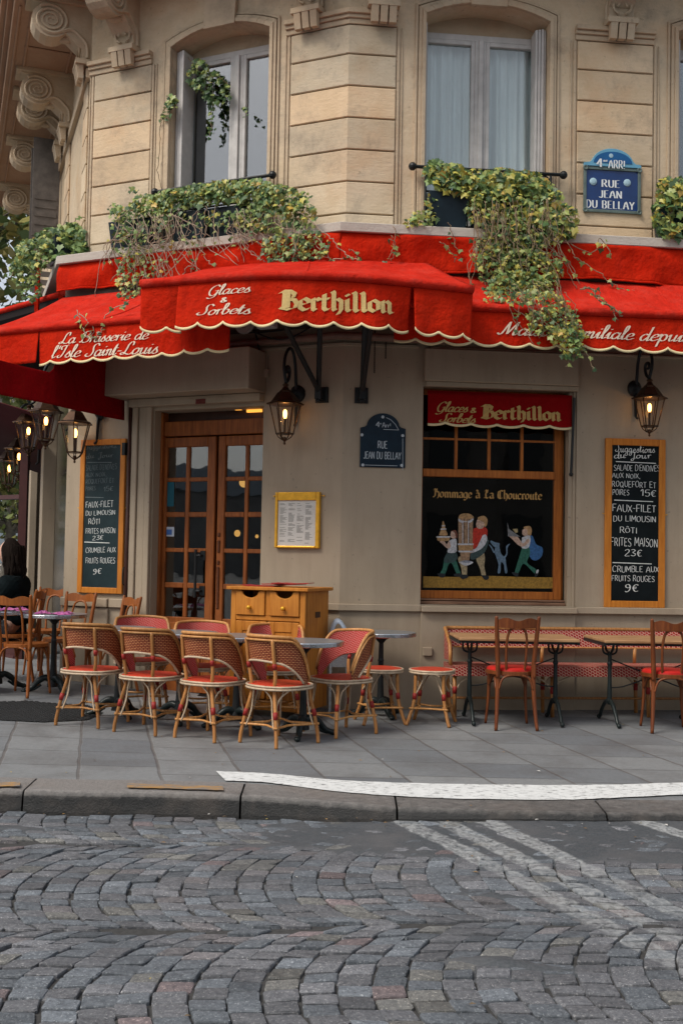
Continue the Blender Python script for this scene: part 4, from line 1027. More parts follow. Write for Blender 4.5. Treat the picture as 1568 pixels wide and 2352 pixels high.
rail(F2, F2.U(1527, 416, .1), F2.U(1527, 416, .1) + 1.5, F2.Z(1527, 416, .1), .1)
# ---------------- the glazed door
nD = -.16; zd0 = .02
def door():
    fr = MB()
    fr.fbox(F1, dL - .02, dL + .02, 0, dT, nD - .05, nD + .05)
    zl = F1.Z(430, 1004, nD)             # top of the leaves
    fr.fbox(F1, dL + .02, dR + .05, zl + .012, F1.Z(475, 966, nD), nD - .06, nD + .02)
    fr.build('door_frame', M['door_wood'], house, bevel=.005)
    db = MB(); db.fbox(F1, dL + .02, dR + .05, F1.Z(475, 966, nD), dT, nD - .10, nD - .06); db.build('transom', mat('dark stained wood', (.045, .017, .008), .4, .4, 9), house)
    sl = MB(); sl.fbox(F1, F1.U(565, 944, nD), F1.U(598, 944, nD), F1.Z(580, 946, nD), F1.Z(580, 940, nD), nD - .04, nD - .01); sl.fbox(F1, F1.U(538, 940, nD), F1.U(552, 940, nD), F1.Z(545, 941, nD), F1.Z(545, 938, nD), nD - .04, nD - .01); sl.build_each('strip_light', M['strip_light'], house)
    yr = [(1026.5, 1096.5), (1106, 1176), (1187.5, 1259), (1268.7, 1338.7), (1351, 1418)]
    zr = [(F1.Z(430, b, nD), F1.Z(430, a, nD)) for a, b in yr]
    for (x0, x1, cols, op) in ((360, 492, ((380.5, 423), (432, 473.5)), 0), (498, 640, ((514.5, 559), (567.5, 612)), 1)):
        a, b = F1.U(x0, 1200, nD), F1.U(x1, 1200, nD)
        cu = [(F1.U(p, 1200, nD), F1.U(q, 1200, nD)) for p, q in cols]
        lf = MB(); n_a, n_b = nD - .045, nD
        lf.fbox(F1, a, cu[0][0], zd0, zl, n_a, n_b); lf.fbox(F1, cu[1][1], b, zd0, zl, n_a, n_b)
        lf.fbox(F1, cu[0][0], cu[1][1], zd0, zr[-1][0], n_a, n_b - .004); lf.fbox(F1, cu[0][0], cu[1][1], zr[0][1], zl, n_a, n_b - .002)
        lf.fbox(F1, cu[0][1], cu[1][0], zr[-1][0], zr[0][1], n_a + .008, n_b - .008)
        for k in range(4):
            for c in cu: lf.fbox(F1, c[0], c[1], zr[k + 1][1], zr[k][0], n_a + .01, n_b - .006)
        zb = zr[-1][0]; lf.fbox(F1, cu[0][0] + .03, cu[1][1] - .03, zd0 + .12, zb - .05, n_b - .004, n_b + .012)
        leaf = lf.build('door', M['door_wood'], house, bevel=.006)
        g = MB(); g.fbox(F1, cu[0][0] - .01, cu[1][1] + .01, zb - .01, zr[0][1] + .01, nD - .028, nD - .024); g.build('pane', M['glass'], leaf)
        if not op:
            st = MB(); st.fbox(F1, F1.U(379.5, 1200, nD), F1.U(398, 1200, nD), F1.Z(388, 1232, nD), F1.Z(388, 1210, nD), nD - .023, nD - .021); st.build('sticker', mat('white sticker', (.42, .46, .52), .5), leaf)
            st = MB(); st.fbox(F1, F1.U(381, 1200, nD), F1.U(393, 1200, nD), F1.Z(388, 1228, nD), F1.Z(388, 1216, nD), nD - .020, nD - .018); st.build('sticker', mat('blue sticker', (.05, .13, .36), .5), leaf)
            st = MB(); st.fbox(F1, F1.U(380, 1110, nD), F1.U(398, 1110, nD), F1.Z(388, 1163, nD), F1.Z(388, 1107, nD), nD - .021, nD - .019); st.build('poster', mat('teal poster', (.012, .10, .14), .4), leaf)
            h = MB(); ux = F1.U(456, 1330, nD)
            for y in (1276, 1357):
                z = F1.Z(470, y, nD); h.fbox(F1, ux + .02, ux + .075, z - .045, z + .045, nD + .001, nD + .012); h.tube([F1.p(ux + .045, z, nD), F1.p(ux + .04, z, nD + .05), F1.p(ux, z, nD + .06)], .011, 6)
            h.tube([F1.p(ux, F1.Z(456, 1372, nD), nD + .06), F1.p(ux, F1.Z(456, 1262, nD), nD + .06)], .014, 8)
            h.build('handle', M['black_iron'], leaf, smooth=False)
        else:
            h = MB(); ux = F1.U(503, 1230, nD)
            for y, hh in ((1228, .02), (1255, .06), (1292, .02), (1350, .2)):
                z = F1.Z(503, y, nD); h.fbox(F1, ux - .012, ux + .016, z - hh, z + hh, nD + .001, nD + .014)
            h.build('lock_plate', mat('carved oak', (.10, .03, .01), .5, .4, 60, bump=.6, bs=90), leaf, bevel=.006)
    st = MB(); st.fbox(F1, dL + .02, dR - .001, -.05, .015, -.45, -.02); st.build('threshold', M['stone_trim'], house)
    room(F1, dL, dR + .3, 0, dT, nD - .2, 3.2)
    # warm lamps inside, seen through the panes
    for x, y, n, r in ((560, 1108, -1.3, .05), (545, 1225, -1.6, .035), (590, 1232, -2.0, .02)):
        u, z = F1.px(x, y, n); b_ = MB(); b_.ball(F1.p(u, z, n), r, 8, (1, 1, 1.1)); b_.build('ceiling_lamp', M['lamp_far'], house, smooth=True)
door()
# ---------------- ground-floor window with the painted pane
nG = -.14
def shop_window():
    a, b = gL + .0, F2.U(1290, 1150, nG); z0, z1 = F2.Z(1130, 1384, nG), gT
    zm0, zm1 = F2.Z(1130, 1098, nG), F2.Z(1130, 1080, nG)
    T = .055
    fr = MB(); fr.fbox(F2, a, a + .03, z0 + .03, z1, nG - .06, nG); fr.fbox(F2, b - .075, b, z0 + .03, z1, nG - .06, nG)
    fr.fbox(F2, a + .03, b - .075, zm0, zm1 - .002, nG - .06, nG + .02); fr.fbox(F2, a + .03, b - .075, z1 - .05, z1, nG - .06, nG)
    fr.fbox(F2, a + .03, b - .075, z0 + .03, F2.Z(1130, 1358, nG), nG - .06, nG)
    fr.fbox(F2, b - .002, b + .02, z0 + .03, z1, nG - .07, nG - .02)
    f = fr.build('window', M['window_wood'], house, bevel=.005)
    s = MB(); s.fbox(F2, a, b + .02, z0 - .02, z0 + .008, nG - .06, nG + .07); s.fbox(F2, a, b + .02, z0 + .014, z0 + .03, nG - .06, nG + .05); s.build('sill', wood_mat('weathered sill', (.15, .075, .045), (.28, .16, .10), sc=(1.5, 12, 12), rough=.7), f, bevel=.004)
    mu = MB(); us = [a + .03 + (b - .075 - a - .03) * k / 4 for k in range(1, 4)]; zr = F2.Z(1130, 985 + 27, nG)
    for u in us: mu.fbox(F2, u - .013, u + .013, zm1 - .002, z1 - .05, nG - .04, nG - .002)
    zz = F2.Z(1130, 1011, nG)
    for u0_, u1_ in zip([a + .03] + [u + .013 for u in us], [u - .013 for u in us] + [b - .075]): mu.fbox(F2, u0_, u1_, zz - .009, zz + .009, nG - .038, nG - .006)
    mu.build('glazing_bar', M['window_wood'], f)
    g = MB(); g.fbox(F2, a + .03, b - .07, z0 + .03, z1, nG - .03, nG - .026); g.build('pane', M['shop_glass'], f)
    cs = MB(); cs.fbox(F2, b + .022, gR - .001, z0 - .03, z1, -.13, -.03); cs.fbox(F2, b + .06, gR - .001, z0 - .03, z1, -.03, -.012); cs.build('casing', M['plaster'], house, bevel=.004)
    room(F2, a, b, z0, z1, nG - .25, 2.6)
    ar = MB(); ux = F2.U(1316, 1000, .02); ar.tube([F2.p(ux, F2.Z(1316, 915), .04), F2.p(ux - .02, F2.Z(1312, 1090), .02)], .012, 8); ar.ball(F2.p(ux - .02, F2.Z(1312, 1090), .02), .02, 6); ar.build('blind_arm', M['black_iron'], house)
    return f, nG - .0245
gwin, nP = shop_window()
# the scene painted on the pane: flat figures in paint, traced in picture units and laid on the glass
def painted():
    S = 650 / 1568 * .62720; ox, oy = 1500 * .6272, 1380 * .6272
    def pt(x, y): return F2.px(ox + x * S, oy + y * S, nP)
    pm = {}
    def pmat(c):
        if c not in pm: pm[c] = mat('paint %d' % len(pm), c, .6, .5, 55)
        return pm[c]
    W_, SK, GR, DG, TN, RD, BL, HB, BK, GY, OC = (.42, .43, .45), (.42, .29, .22), (.02, .10, .07), (.03, .055, .055), (.30, .24, .14), (.38, .025, .012), (.03, .10, .24), (.33, .20, .09), (.012, .015, .018), (.10, .16, .22), (.26, .15, .025)
    shapes = []
    def blob(c, s, k=4): shapes.append((c, smoothpts([V((*map(float, p.split(',')), 0)) for p in s.split()] , k) if k else [V((*map(float, p.split(',')), 0)) for p in s.split()]))
    # ground strip
    blob(OC, '118,1762 400,1768 700,1758 1000,1768 1268,1772 1268,1870 118,1862', 0)
    # boy with the tall cake dish
    blob(GR, '300,1620 345,1600 400,1610 430,1690 448,1745 410,1735 370,1650 340,1660 310,1740 268,1735 290,1690 300,1620')
    blob(DG, '330,1550 400,1545 420,1600 380,1640 310,1640 300,1610 330,1550'); blob(BK, '240,1735 310,1740 300,1772 262,1768 240,1735'); blob(BK, '390,1740 450,1735 455,1765 392,1760 390,1740')
    blob(W_, '350,1445 405,1430 412,1500 405,1550 335,1552 340,1500 350,1445'); blob(SK, '345,1440 360,1500 330,1515 290,1480 262,1455 300,1450 325,1478 345,1440')
    blob(SK, '365,1365 395,1358 408,1395 395,1430 362,1420 358,1390 365,1365'); blob((.14, .05, .03), '365,1362 405,1355 418,1400 410,1430 400,1400 390,1372 365,1362')
    blob(HB, '240,1420 345,1420 335,1448 250,1450 240,1420'); blob(HB, '255,1400 330,1400 312,1350 290,1345 272,1355 255,1400'); blob(W_, '236,1408 348,1408 344,1420 240,1420 236,1408'); blob(HB, '278,1345 310,1345 304,1300 292,1272 284,1300 278,1345'); blob(W_, '272,1340 316,1340 316,1350 272,1350 272,1340'); blob(W_, '280,1312 308,1312 308,1320 280,1320 280,1312')
    # big man in a red waistcoat behind a giant tankard
    blob(TN, '430,1590 480,1580 500,1640 500,1750 462,1752 452,1690 425,1620 430,1590'); blob(TN, '590,1560 645,1550 660,1600 655,1680 668,1750 635,1758 615,1690 585,1620 590,1560'); blob(BK, '425,1750 500,1748 510,1772 460,1785 425,1750'); blob(BK, '625,1752 690,1758 692,1785 660,1792 625,1752')
    blob(DG, '555,1500 680,1440 690,1470 650,1560 560,1615 530,1590 555,1500'); blob(RD, '560,1340 620,1325 675,1340 680,1400 640,1470 560,1520 548,1430 560,1340')
    blob(W_, '640,1400 668,1395 680,1440 640,1510 560,1552 520,1548 525,1535 580,1515 612,1460 640,1400'); blob(SK, '520,1530 560,1535 545,1556 515,1552 520,1530')
    blob(SK, '590,1265 640,1255 655,1300 640,1338 600,1340 582,1310 590,1265'); blob(HB, '600,1240 650,1228 682,1260 676,1310 655,1325 650,1285 600,1262 600,1240')
    blob((.27, .17, .10), '425,1248 555,1248 552,1480 428,1480 425,1248', 0); blob((.13, .08, .05), '470,1255 480,1255 480,1478 470,1478', 0); blob((.13, .08, .05), '515,1255 525,1255 525,1478 515,1478', 0)
    blob(HB, '425,1250 440,1218 490,1206 540,1218 555,1250 425,1250'); blob(W_, '425,1250 490,1285 555,1250 550,1275 520,1290 490,1275 460,1290 430,1275 425,1250'); 
    for x in (460, 510): blob(W_, f'{x},1270 {x+7},1270 {x+7},1475 {x},1475', 0)
    blob(W_, '420,1472 560,1472 558,1486 422,1486', 0); blob(HB, '425,1486 556,1486 552,1545 428,1545', 0); blob(W_, '422,1536 558,1536 550,1550 430,1550', 0); blob((.27, .17, .10), '440,1550 530,1550 520,1620 450,1620', 0)
    blob(W_, '428,1640 490,1620 556,1640 490,1668 428,1640'); blob((.20, .22, .26), '440,1630 490,1622 545,1632 490,1645 440,1630')
    # cat on its hind legs
    blob(GY, '745,1465 780,1480 800,1560 838,1600 845,1650 856,1725 835,1730 825,1660 800,1640 795,1725 770,1730 778,1660 760,1600 745,1545 750,1500 745,1465'); blob(GY, '712,1445 750,1462 788,1472 775,1505 740,1500 706,1460 712,1445'); blob(GY, '690,1480 710,1490 745,1540 760,1550 735,1555 712,1510 690,1480'); blob(GY, '820,1595 845,1560 845,1500 872,1475 878,1480 858,1510 856,1570 830,1605 820,1595')
    # page with a tray and a blue cloak
    blob(BL, '1050,1400 1080,1410 1110,1480 1165,1510 1160,1580 1110,1622 1060,1600 1030,1500 1050,1400'); blob(GR, '985,1510 1045,1505 1055,1570 1030,1640 1110,1700 1120,1725 1095,1738 1000,1650 955,1730 920,1735 945,1640 985,1510'); blob(BK, '890,1722 950,1735 945,1765 910,1750 890,1722'); blob(BK, '1095,1735 1128,1705 1128,1740 1100,1772 1095,1735'); blob(W_, '1110,1712 1128,1700 1130,1722 1112,1738 1110,1712')
    blob(W_, '985,1420 1045,1400 1060,1440 1040,1510 980,1508 985,1420'); blob(SK, '865,1405 940,1408 990,1470 1035,1430 1050,1455 1000,1500 950,1485 905,1440 865,1405'); blob(SK, '990,1350 1030,1340 1040,1385 1015,1405 990,1395 985,1370 990,1350'); blob(HB, '1000,1325 1050,1318 1070,1350 1062,1400 1035,1395 1030,1350 1000,1340 1000,1325')
    blob((.15, .155, .16), '855,1285 870,1345 950,1400 970,1412 860,1410', 0); blob((.30, .24, .12), '900,1345 945,1342 948,1375 925,1378', 0)
    n = 0
    bycol = {}
    for i, (c, pts) in enumerate(shapes): bycol.setdefault(c, []).append((i, pts))
    for c, L in bycol.items():
        mb = MB()
        for i, pts in L:
            q = [pt(p.x, p.y) for p in pts]
            if (q[0][0] - q[-1][0]) ** 2 + (q[0][1] - q[-1][1]) ** 2 < 1e-7: q = q[:-1]
            ar = sum(a[0] * b[1] - a[1] * b[0] for a, b in zip(q, q[1:] + q[:1]))
            if ar < 0: q = q[::-1]
            mb.add([F2.p(u, z, nP + .0008 + .00035 * i) for u, z in q], [tuple(range(len(q)))])
        mb.build_each('painted_figures', pmat(c), gwin, gap=.02)
    lt = MB(); u0_, z0_ = pt(205, 1062); u1_, _ = pt(1165, 1075); size = pt(205, 985)[1] - pt(205, 1062)[1]
    def fn(x, y, k): return F2.p(x, y - (x - u0_) * .0, nP + .002 + .0006 * k)
    w, _ = layout('Hommage à La Choucroute', BLACK)
    letters(lt, 'Hommage à La Choucroute', BLACK, fn, u0_, z0_, size, (u1_ - u0_), nib=.15, ang=40, thin=.035, smooth=0)
    lt.build('window_lettering', mat('dull gold paint', (.38, .22, .07), .5, .2, 40), gwin)
painted()
# ---------------- far left facade, ground floor: pilasters and dark openings
lo = MB()
def s0(x): return F0.U(x, 1200)
for xw, n, ln in ((127, .16, .35), (84, .10, .3)):
    s = s0(xw); lo.fbox(F0, s, s + ln, -.1, ZG, .0, n)
lo.fbox(F0, s0(82), U0E, -.1, ZG, -.3, 0)
lo.build_each('pilaster', M['plaster'], house, bevel=.006)
dk = MB(); dk.fbox(F0, .03, s0(82), -.1, ZG - .001, -.3, -.12); dk.build('dark_glazing', mat('dark glazing', (.006, .006, .006), .12, spec=.6), house)
# grey shutters folded out from the far facade, upstairs
for s in (2.95, 3.35):
    sh = MB(); sh.fbox(F0, s, s + .035, F0.Z(135, 560), F0.Z(140, 345), .03, .36)
    for k in range(14): sh.fbox(F0, s - .008, s, ZS + .1 + k * .11, ZS + .16 + k * .11, .06, .33)
    sh.build('louvred_shutter', mat('grey shutter', (.12, .105, .095), .6, .3, 9), house)
# ------------------------------------------------------------------ awnings
class Line:                             # a bar line in plan with a height: position by running length
    def __init__(s, pts): s.p = [V(p) for p in pts]; s.l = [0]; [s.l.append(s.l[-1] + (b - a).length) for a, b in zip(s.p, s.p[1:])]; s.L = s.l[-1]
    def at(s, u):
        u = min(max(u, -.3), s.L + .3)
        k = 0
        while k < len(s.l) - 2 and u > s.l[k + 1]: k += 1
        t = (u - s.l[k]) / (s.l[k + 1] - s.l[k]); return s.p[k] + (s.p[k + 1] - s.p[k]) * t
    def nrm(s, u):
        d = s.at(min(u + .06, s.L)) - s.at(max(u - .06, 0)); d.z = 0; d.normalize(); return V((d.y, -d.x, 0))
    def ux(s, x):                       # running length whose picture column is x
        a, b = -.25, s.L + .25
        for i in range(40):
            m_ = (a + b) / 2
            if proj(s.at(m_))[0] < x: a = m_
            else: b = m_
        return (a + b) / 2
def valance(root, ln, ua, ub, drop, period, amp, depth, phase=0., slant=.0, kw=2.6, trim=True, name='valance', mt=None, kick=(0, 0), s0=0., flat_bottom=False):
    """hanging scalloped flounce; returns its surface function"""
    def S(u, v, lift=0.):
        r = 1.9 * amp * (v / drop) * (math.sin(kw * u * 2 * math.pi + phase) * .6 + math.sin(kw * u * 3.7 + 1.3 + phase) * .5) + slant * v
        ea = max(0, 1 - (u - ua) / .16); eb = max(0, 1 - (ub - u) / .16)
        r += (kick[0] * ea * ea + kick[1] * eb * eb) * (v / drop)
        return ln.at(u) + ln.nrm(u) * (r + lift) + V((0, 0, -v))
    def bot(u):
        if flat_bottom: return drop
        return drop - depth * (1 - abs(math.sin(math.pi * (u - ua + s0) / period)) ** .62)
    nu = max(8, int((ub - ua) / .016)); nv = 10
    G = [[S(ua + (ub - ua) * i / nu, bot(ua + (ub - ua) * i / nu) * j / nv) for j in range(nv + 1)] for i in range(nu + 1)]
    mb = MB(); mb.grid(G); o = mb.build(name, mt or M['red'], root, smooth=True, solid=.003)
    if trim:
        tb_ = MB(); G = [[S(ua + (ub - ua) * i / nu, bot(ua + (ub - ua) * i / nu) - .019 + .022 * j, .0035) for j in range(2)] for i in range(nu + 1)]
        tb_.grid(G); tb_.build('braid_trim', M['cream'], o, smooth=True, solid=.003)
    return o, S
def vtext(val, S, ln, s, font, xa, xb, ytop, ybase, mt, name='lettering', ybase2=None, **kw):
    """letters between picture columns xa..xb, capital height from ytop to ybase (picture rows at xa)"""
    ua, ub = ln.ux(xa), ln.ux(xb)
    def vof(u, y):
        a, b = 0., .9
        for i in range(30):
            m_ = (a + b) / 2
            if proj(S(u, m_))[1] < y: a = m_
            else: b = m_
        return (a + b) / 2
    vb = vof(ua, ybase); vt = vof(ua, ytop); size = vb - vt
    vb2 = vof(ub, ybase2) if ybase2 else vb
    def fn(x, y, k):
        t = (x - ua) / (ub - ua)
        return S(x, vb + (vb2 - vb) * t - y, .0075 + .0008 * k)
    mb = MB(); letters(mb, s, font, fn, ua, 0, size, (ub - ua), **kw)
    return mb.build(name, mt, val)
def canopy(root, low, high, sag=.03, n=24, mt=None, wav=.012):
    """cloth from the wall line (high) to the front bar (low): two equally long lists of points"""
    lo, hi = Line(low), Line(high); m_ = 60; G = []
    for i in range(m_ + 1):
        a, b = lo.at(lo.L * i / m_), hi.at(hi.L * i / m_); row = []
        for j in range(n + 1):
            t = j / n; p = b.lerp(a, t); q = math.sin(math.pi * t)
            p = p + V((0, 0, -sag * q + wav * q * math.sin(i * .55) * math.sin(i * .21 + 1))); row.append(p)
        G.append(row)
    mb = MB(); mb.grid(G); o = mb.build('canopy', mt or M['red_top'], root, smooth=True, solid=.003)
    L_ = lo.L; k_ = max(2, int(L_ / 1.1))
    for q in range(1, k_):
        i = int(m_ * q / k_); s_ = MB(); u_ = [p + V((0, -.002, .005)) for p in G[i]]; d_ = (G[i + 1][n] - G[i][n]).normalized() * .011
        s_.grid([[p - d_ for p in u_], [p + V((0, 0, .003)) for p in u_], [p + d_ for p in u_]]); s_.build('seam', mt or M['red_top'], o, smooth=True)
    return o
def frontbar(root, pts, r=.034):
    mb = MB(); mb.tube(pts, r, 12); return mb.build('front_bar', M['red_top'], root, smooth=True)
ZF0, ZF1 = ZS - .09, 4.2
# --- red cloth skirt under the ledge, along both facades
def skirt(name, label, ln, drop0, drop1, seed):
    t = thing(name, label, 'awning skirt', tuple(ln.at(ln.L / 2)), group=None)
    G = []; n = int(ln.L / .03); r_ = random.Random(seed); ph = [r_.uniform(0, 6) for _ in range(6)]
    for i in range(n + 1):
        u = ln.L * i / n; d = drop0 + (drop1 - drop0) * i / n; row = []
        for j in range(11):
            v = j / 10
            w_ = .032 * v * (math.sin(u * 5.1 + ph[0]) + .6 * math.sin(u * 11.3 + ph[1] + v * 1.5) + .35 * math.sin(u * 23 + ph[2] - v * 2))
            w_ += .020 * math.sin(v * 5 + math.sin(u * 4 + ph[3]) * 2.2) * (1 - v)
            dd = d + .012 * math.sin(u * 2.1 + ph[4])
            row.append(ln.at(u) + ln.nrm(u) * w_ + V((0, 0, -dd * v)))
        G.append(row)
    mb = MB(); mb.grid(G); mb.build('cloth', M['red'], t, smooth=True, solid=.004)
    hm = MB(); hm.grid([[r[-1] + V((0, -.004, .012)), r[-1] + V((0, -.004, -.006))] for r in G]); hm.build('hem', M['red'], t, smooth=True, solid=.006)
    return t
cS = mitre(F1, F2, .285); zsk = ZS - .088
lS = mitre(F0, F1, .28)
lA = Line([V((lS.x, lS.y, zsk)), V((cS.x, cS.y, zsk))]); dA = zsk - F1.Z(110, 674, .285)
skirt('awning_skirt', 'wrinkled red cloth strip under the ledge on the left facade', lA, dA, zsk - F1.Z(760, 600, .285), 3)
e2 = F2.p(U2, 0, .285); lB = Line([V((cS.x, cS.y, zsk)), V((e2.x, e2.y, zsk))])
skirt('awning_skirt', 'wrinkled red cloth strip under the ledge on the right facade', lB, zsk - F2.Z(800, 612, .285), zsk - F2.Z(1450, 657, .285), 8)
# --- corner awning
ca_ = thing('awning', 'short red corner awning with gothic gold lettering and a scalloped edge', 'awning', (0, 9.2, 3.6))
zb = CAMH + (1285 - 635) * 8.6 / FPX
def lv(x, y): # point of the level bar seen at picture position x, y
    d = ray(x, y); k = (zb - CAMH) / d.z; p = CAM + d * k; return p
bp = smoothpts([lv(325, 652), lv(470, 640), lv(610, 632), lv(784, 636), lv(930, 648), lv(1085, 665)], 6)
bp = [V((p.x, p.y, zb)) for p in bp]
BL_ = Line(bp)
frontbar(ca_, bp, .036)
hi = smoothpts([F1.p(F1.U(470, 620, .26), F1.Z(470, 618, .26), .26), F1.p(F1.U(640, 603, .26), F1.Z(470, 618, .26) + .0, .26), V((mitre(F1, F2, .27).x, mitre(F1, F2, .27).y, F2.Z(790, 598, .27))), F2.p(F2.U(880, 598, .26), F2.Z(880, 600, .26), .26), F2.p(F2.U(983, 604, .26), F2.Z(983, 605, .26), .26)], 6)
canopy(ca_, [p + V((0, 0, .03)) for p in bp], hi, .02)
dr = .0
S0 = Line([p + V((0, -.0, -.03)) for p in bp])
def dropat(ln, x, yb):
    u = ln.ux(x); a, b = 0., 1.
    for i in range(30):
        m_ = (a + b) / 2
        if proj(ln.at(u) + V((0, 0, -m_)))[1] < yb: a = m_
        else: b = m_
    return (a + b) / 2
D1 = dropat(S0, 640, 751)
per = (S0.ux(760) - S0.ux(640)) / 2 * 1.02
v1, s1 = valance(ca_, S0, S0.ux(410), S0.ux(944), D1, .222, .016, .045, .4, slant=.02, s0=.03, kick=(.05, -.05))
valance(ca_, S0, .0, S0.ux(409), D1 + .0, .222, .012, .045, 1.2, slant=-.05, kick=(0, -.06))
valance(ca_, S0, S0.ux(950), S0.L, D1 + .012, .222, .014, .045, 2.1, slant=.0, kick=(.02, .0))
vtext(v1, s1, S0, 'Glaces', SCRIPT, 478, 574, 658, 680, M['white_letter'], nib=.085, ang=20, thin=.03, shear=.25, ybase2=672)
vtext(v1, s1, S0, '&', SCRIPT, 509, 523, 684, 695, M['white_letter'], nib=.14, ang=20, thin=.07, shear=.1, ybase2=694)
vtext(v1, s1, S0, 'Sorbets', SCRIPT, 456, 574, 701, 724, M['white_letter'], nib=.085, ang=20, thin=.028, shear=.25, ybase2=722)
vtext(v1, s1, S0, 'Berthillon', BLACK, 643, 902, 668, 711, M['gold'], nib=.17, ang=38, thin=.04, smooth=0, ybase2=721)
# folding arms fixed to the wall
def arm(F, x, y, tops, wall=.0):
    u, z = F.px(x, y); mb = MB()
    mb.fbox(F, u - .06, u + .06, z - .07, z + .07, .001, .03); mb.fbox(F, u - .03, u + .03, z - .05, z + .06, .03, .11)
    mb.ball(F.p(u, z - .06, .10), .022, 6)
    for tp in tops: mb.tube([F.p(u, z + .03, .09), V(tp)], .024, 8)
    mb.build('folding_arm', M['black_iron'], ca_)
arm(F1, 741, 908, [at(652, 742, 8.98), at(735, 740, 9.3)])
arm(F2, 829, 909, [at(852, 742, 9.1), at(838, 742, 9.35)])
ch = MB()
for x, y0_, y1_ in ((861, 760, 855), (886, 770, 822)):
    u, za = F2.px(x, y0_, .06); zb_ = F2.Z(x, y1_, .06)
    k = 0; z = za
    while z > zb_: ch.ball(F2.p(u, z, .06), .007, 4, (1, .6 if k % 2 else 1, 1.6)); z -= .017; k += 1
ch.build('chain', mat('dark chain', (.06, .05, .04), .5, metal=.6), ca_)
# --- right awning
ra = thing('awning', 'long red awning on the right facade lettered in pale script along its scalloped edge', 'awning', (2, 9.6, 3.5))
nR = .72; zr = F2.Z(1300, 713, nR)
uA, uB = F2.U(905, 690, nR), U2
rb_ = [F2.p(uA + (uB - uA) * i / 12, zr - .02 * math.sin(i * .7) * .3, nR) for i in range(13)]
frontbar(ra, rb_, .036)
RL = Line([p + V((0, 0, -.03)) for p in rb_])
canopy(ra, [p + V((0, 0, .03)) for p in rb_], [F2.p(uA + (uB - uA) * i / 12, F2.Z(1200, 640, .26), .26) for i in range(13)], .02, wav=.02)
D2 = dropat(RL, 1250, 803)
v2, s2 = valance(ra, RL, .0, RL.L, D2, .245, .012, .042, .9, kw=1.7, s0=.06)
vtext(v2, s2, RL, 'Maison familiale depuis', SCRIPT, 1143, 1580, 738, 768, M['white_letter'], nib=.085, ang=20, thin=.028, shear=.3, ybase2=786)
# --- left awning
la = thing('awning', 'red awning on the left facade lettered in two lines of pale script', 'awning', (-1.8, 9.5, 3.5))
nL = 1.12; zl_ = F1.Z(300, 735, nL)
uA, uB = F1.U(-30, 745, nL), F1.U(529, 735, nL)
lb = [F1.p(uA + (uB - uA) * i / 12, zl_, nL) for i in range(13)]
frontbar(la, lb, .034)
LL = Line([p + V((0, 0, -.028)) for p in lb])
canopy(la, [p + V((0, 0, .03)) for p in lb], [F1.p(U0 - .06 + (uB - U0 + .06) * i / 12, F1.Z(300, 668, .26) , .26) for i in range(13)], .03, wav=.02)
D3 = dropat(LL, 300, 826)
v3, s3 = valance(la, LL, LL.ux(92), LL.L, D3, .235, .010, .035, .2, kw=1.4, slant=.02, s0=.1)
valance(la, LL, .0, LL.ux(90), dropat(LL, 60, 836), .235, .010, .035, 2.2, kw=1.4, slant=.05, trim=False, flat_bottom=True, mt=M['red'])
vtext(v3, s3, LL, 'La Brasserie de', SCRIPT, 140, 341, 766, 790, M['white_letter'], nib=.085, ang=20, thin=.028, shear=.3, ybase2=779)
vtext(v3, s3, LL, "l'Isle Saint-Louis", SCRIPT, 122, 362, 796, 823, M['white_letter'], nib=.085, ang=20, thin=.028, shear=.3, ybase2=812)
# --- side curtain below it, from the wall outwards
sc = thing('side_curtain', 'deep red side curtain hanging under the left awning', 'curtain', (-2.4, 10.5, 2.9))
us = F1.U(291, 900)
G = []
for i in range(41):
    n = .02 + 2.1 * i / 40; row = []
    for j in range(13):
        q_ = min(1, max(0, (n - .98) / .16)); zt__ = 3.3 * (1 - q_) + 2.95 * q_; z = F1.Z(291, 966) + (zt__ - F1.Z(291, 966)) * j / 12
        row.append(F1.p(us - .018 * math.sin(n * 4 + j * .1) * (1 - j / 14) - .01 * math.sin(n * 9), z, n))
    G.append(row)
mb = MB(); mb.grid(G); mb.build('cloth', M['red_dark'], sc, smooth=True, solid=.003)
# --- folded awning of the far terrace, seen end-on
ta = thing('awning', 'folded red awning with a shadow-coloured underside reaching left over the far terrace', 'awning', (-3.2, 11.4, 4.1))
a, b = at(206, 657, 10.9), at(-60, 733, 12.4)
fb = [a.lerp(b, i / 8) for i in range(9)]
frontbar(ta, fb, .03)
k = V((-.25, 1.0, .0)); mb = MB(); G = [[p + V((0, 0, .01)), p + k * .4 + V((0, 0, -.12)), p + k * .8 + V((0, 0, -.25)), p + k * 2.2 + V((0, 0, -.35))] for p in fb]
mb.grid(G); mb.build('canopy', mat('shaded cloth underside', (.035, .008, .007), .8), ta, smooth=True, solid=.02)  # shade beneath the awning is put into this cloth's colour
mb = MB(); mb.grid([[p, p + V((0, .02, -.10)), p + V((.0, .1, -.16))] for p in fb]); mb.build('valance', mat('shadow black cloth', (.012, .007, .007), .8), ta, solid=.004)  # black strip painted as the shadow below the bar
for p in (a + V((-.05, .1, 0)), a + V((-.42, .45, -.05))):
    pass
mb = MB(); q = at(148, 690, 11.2); mb.box((q.x - .06, q.y, q.z - .22), (q.x - .01, q.y + .05, q.z + .35)); q = at(88, 640, 11.3); mb.box((q.x - .03, q.y, q.z - .35), (q.x + .01, q.y + .05, q.z + .25)); mb.build('bracket', M['red'], ta)
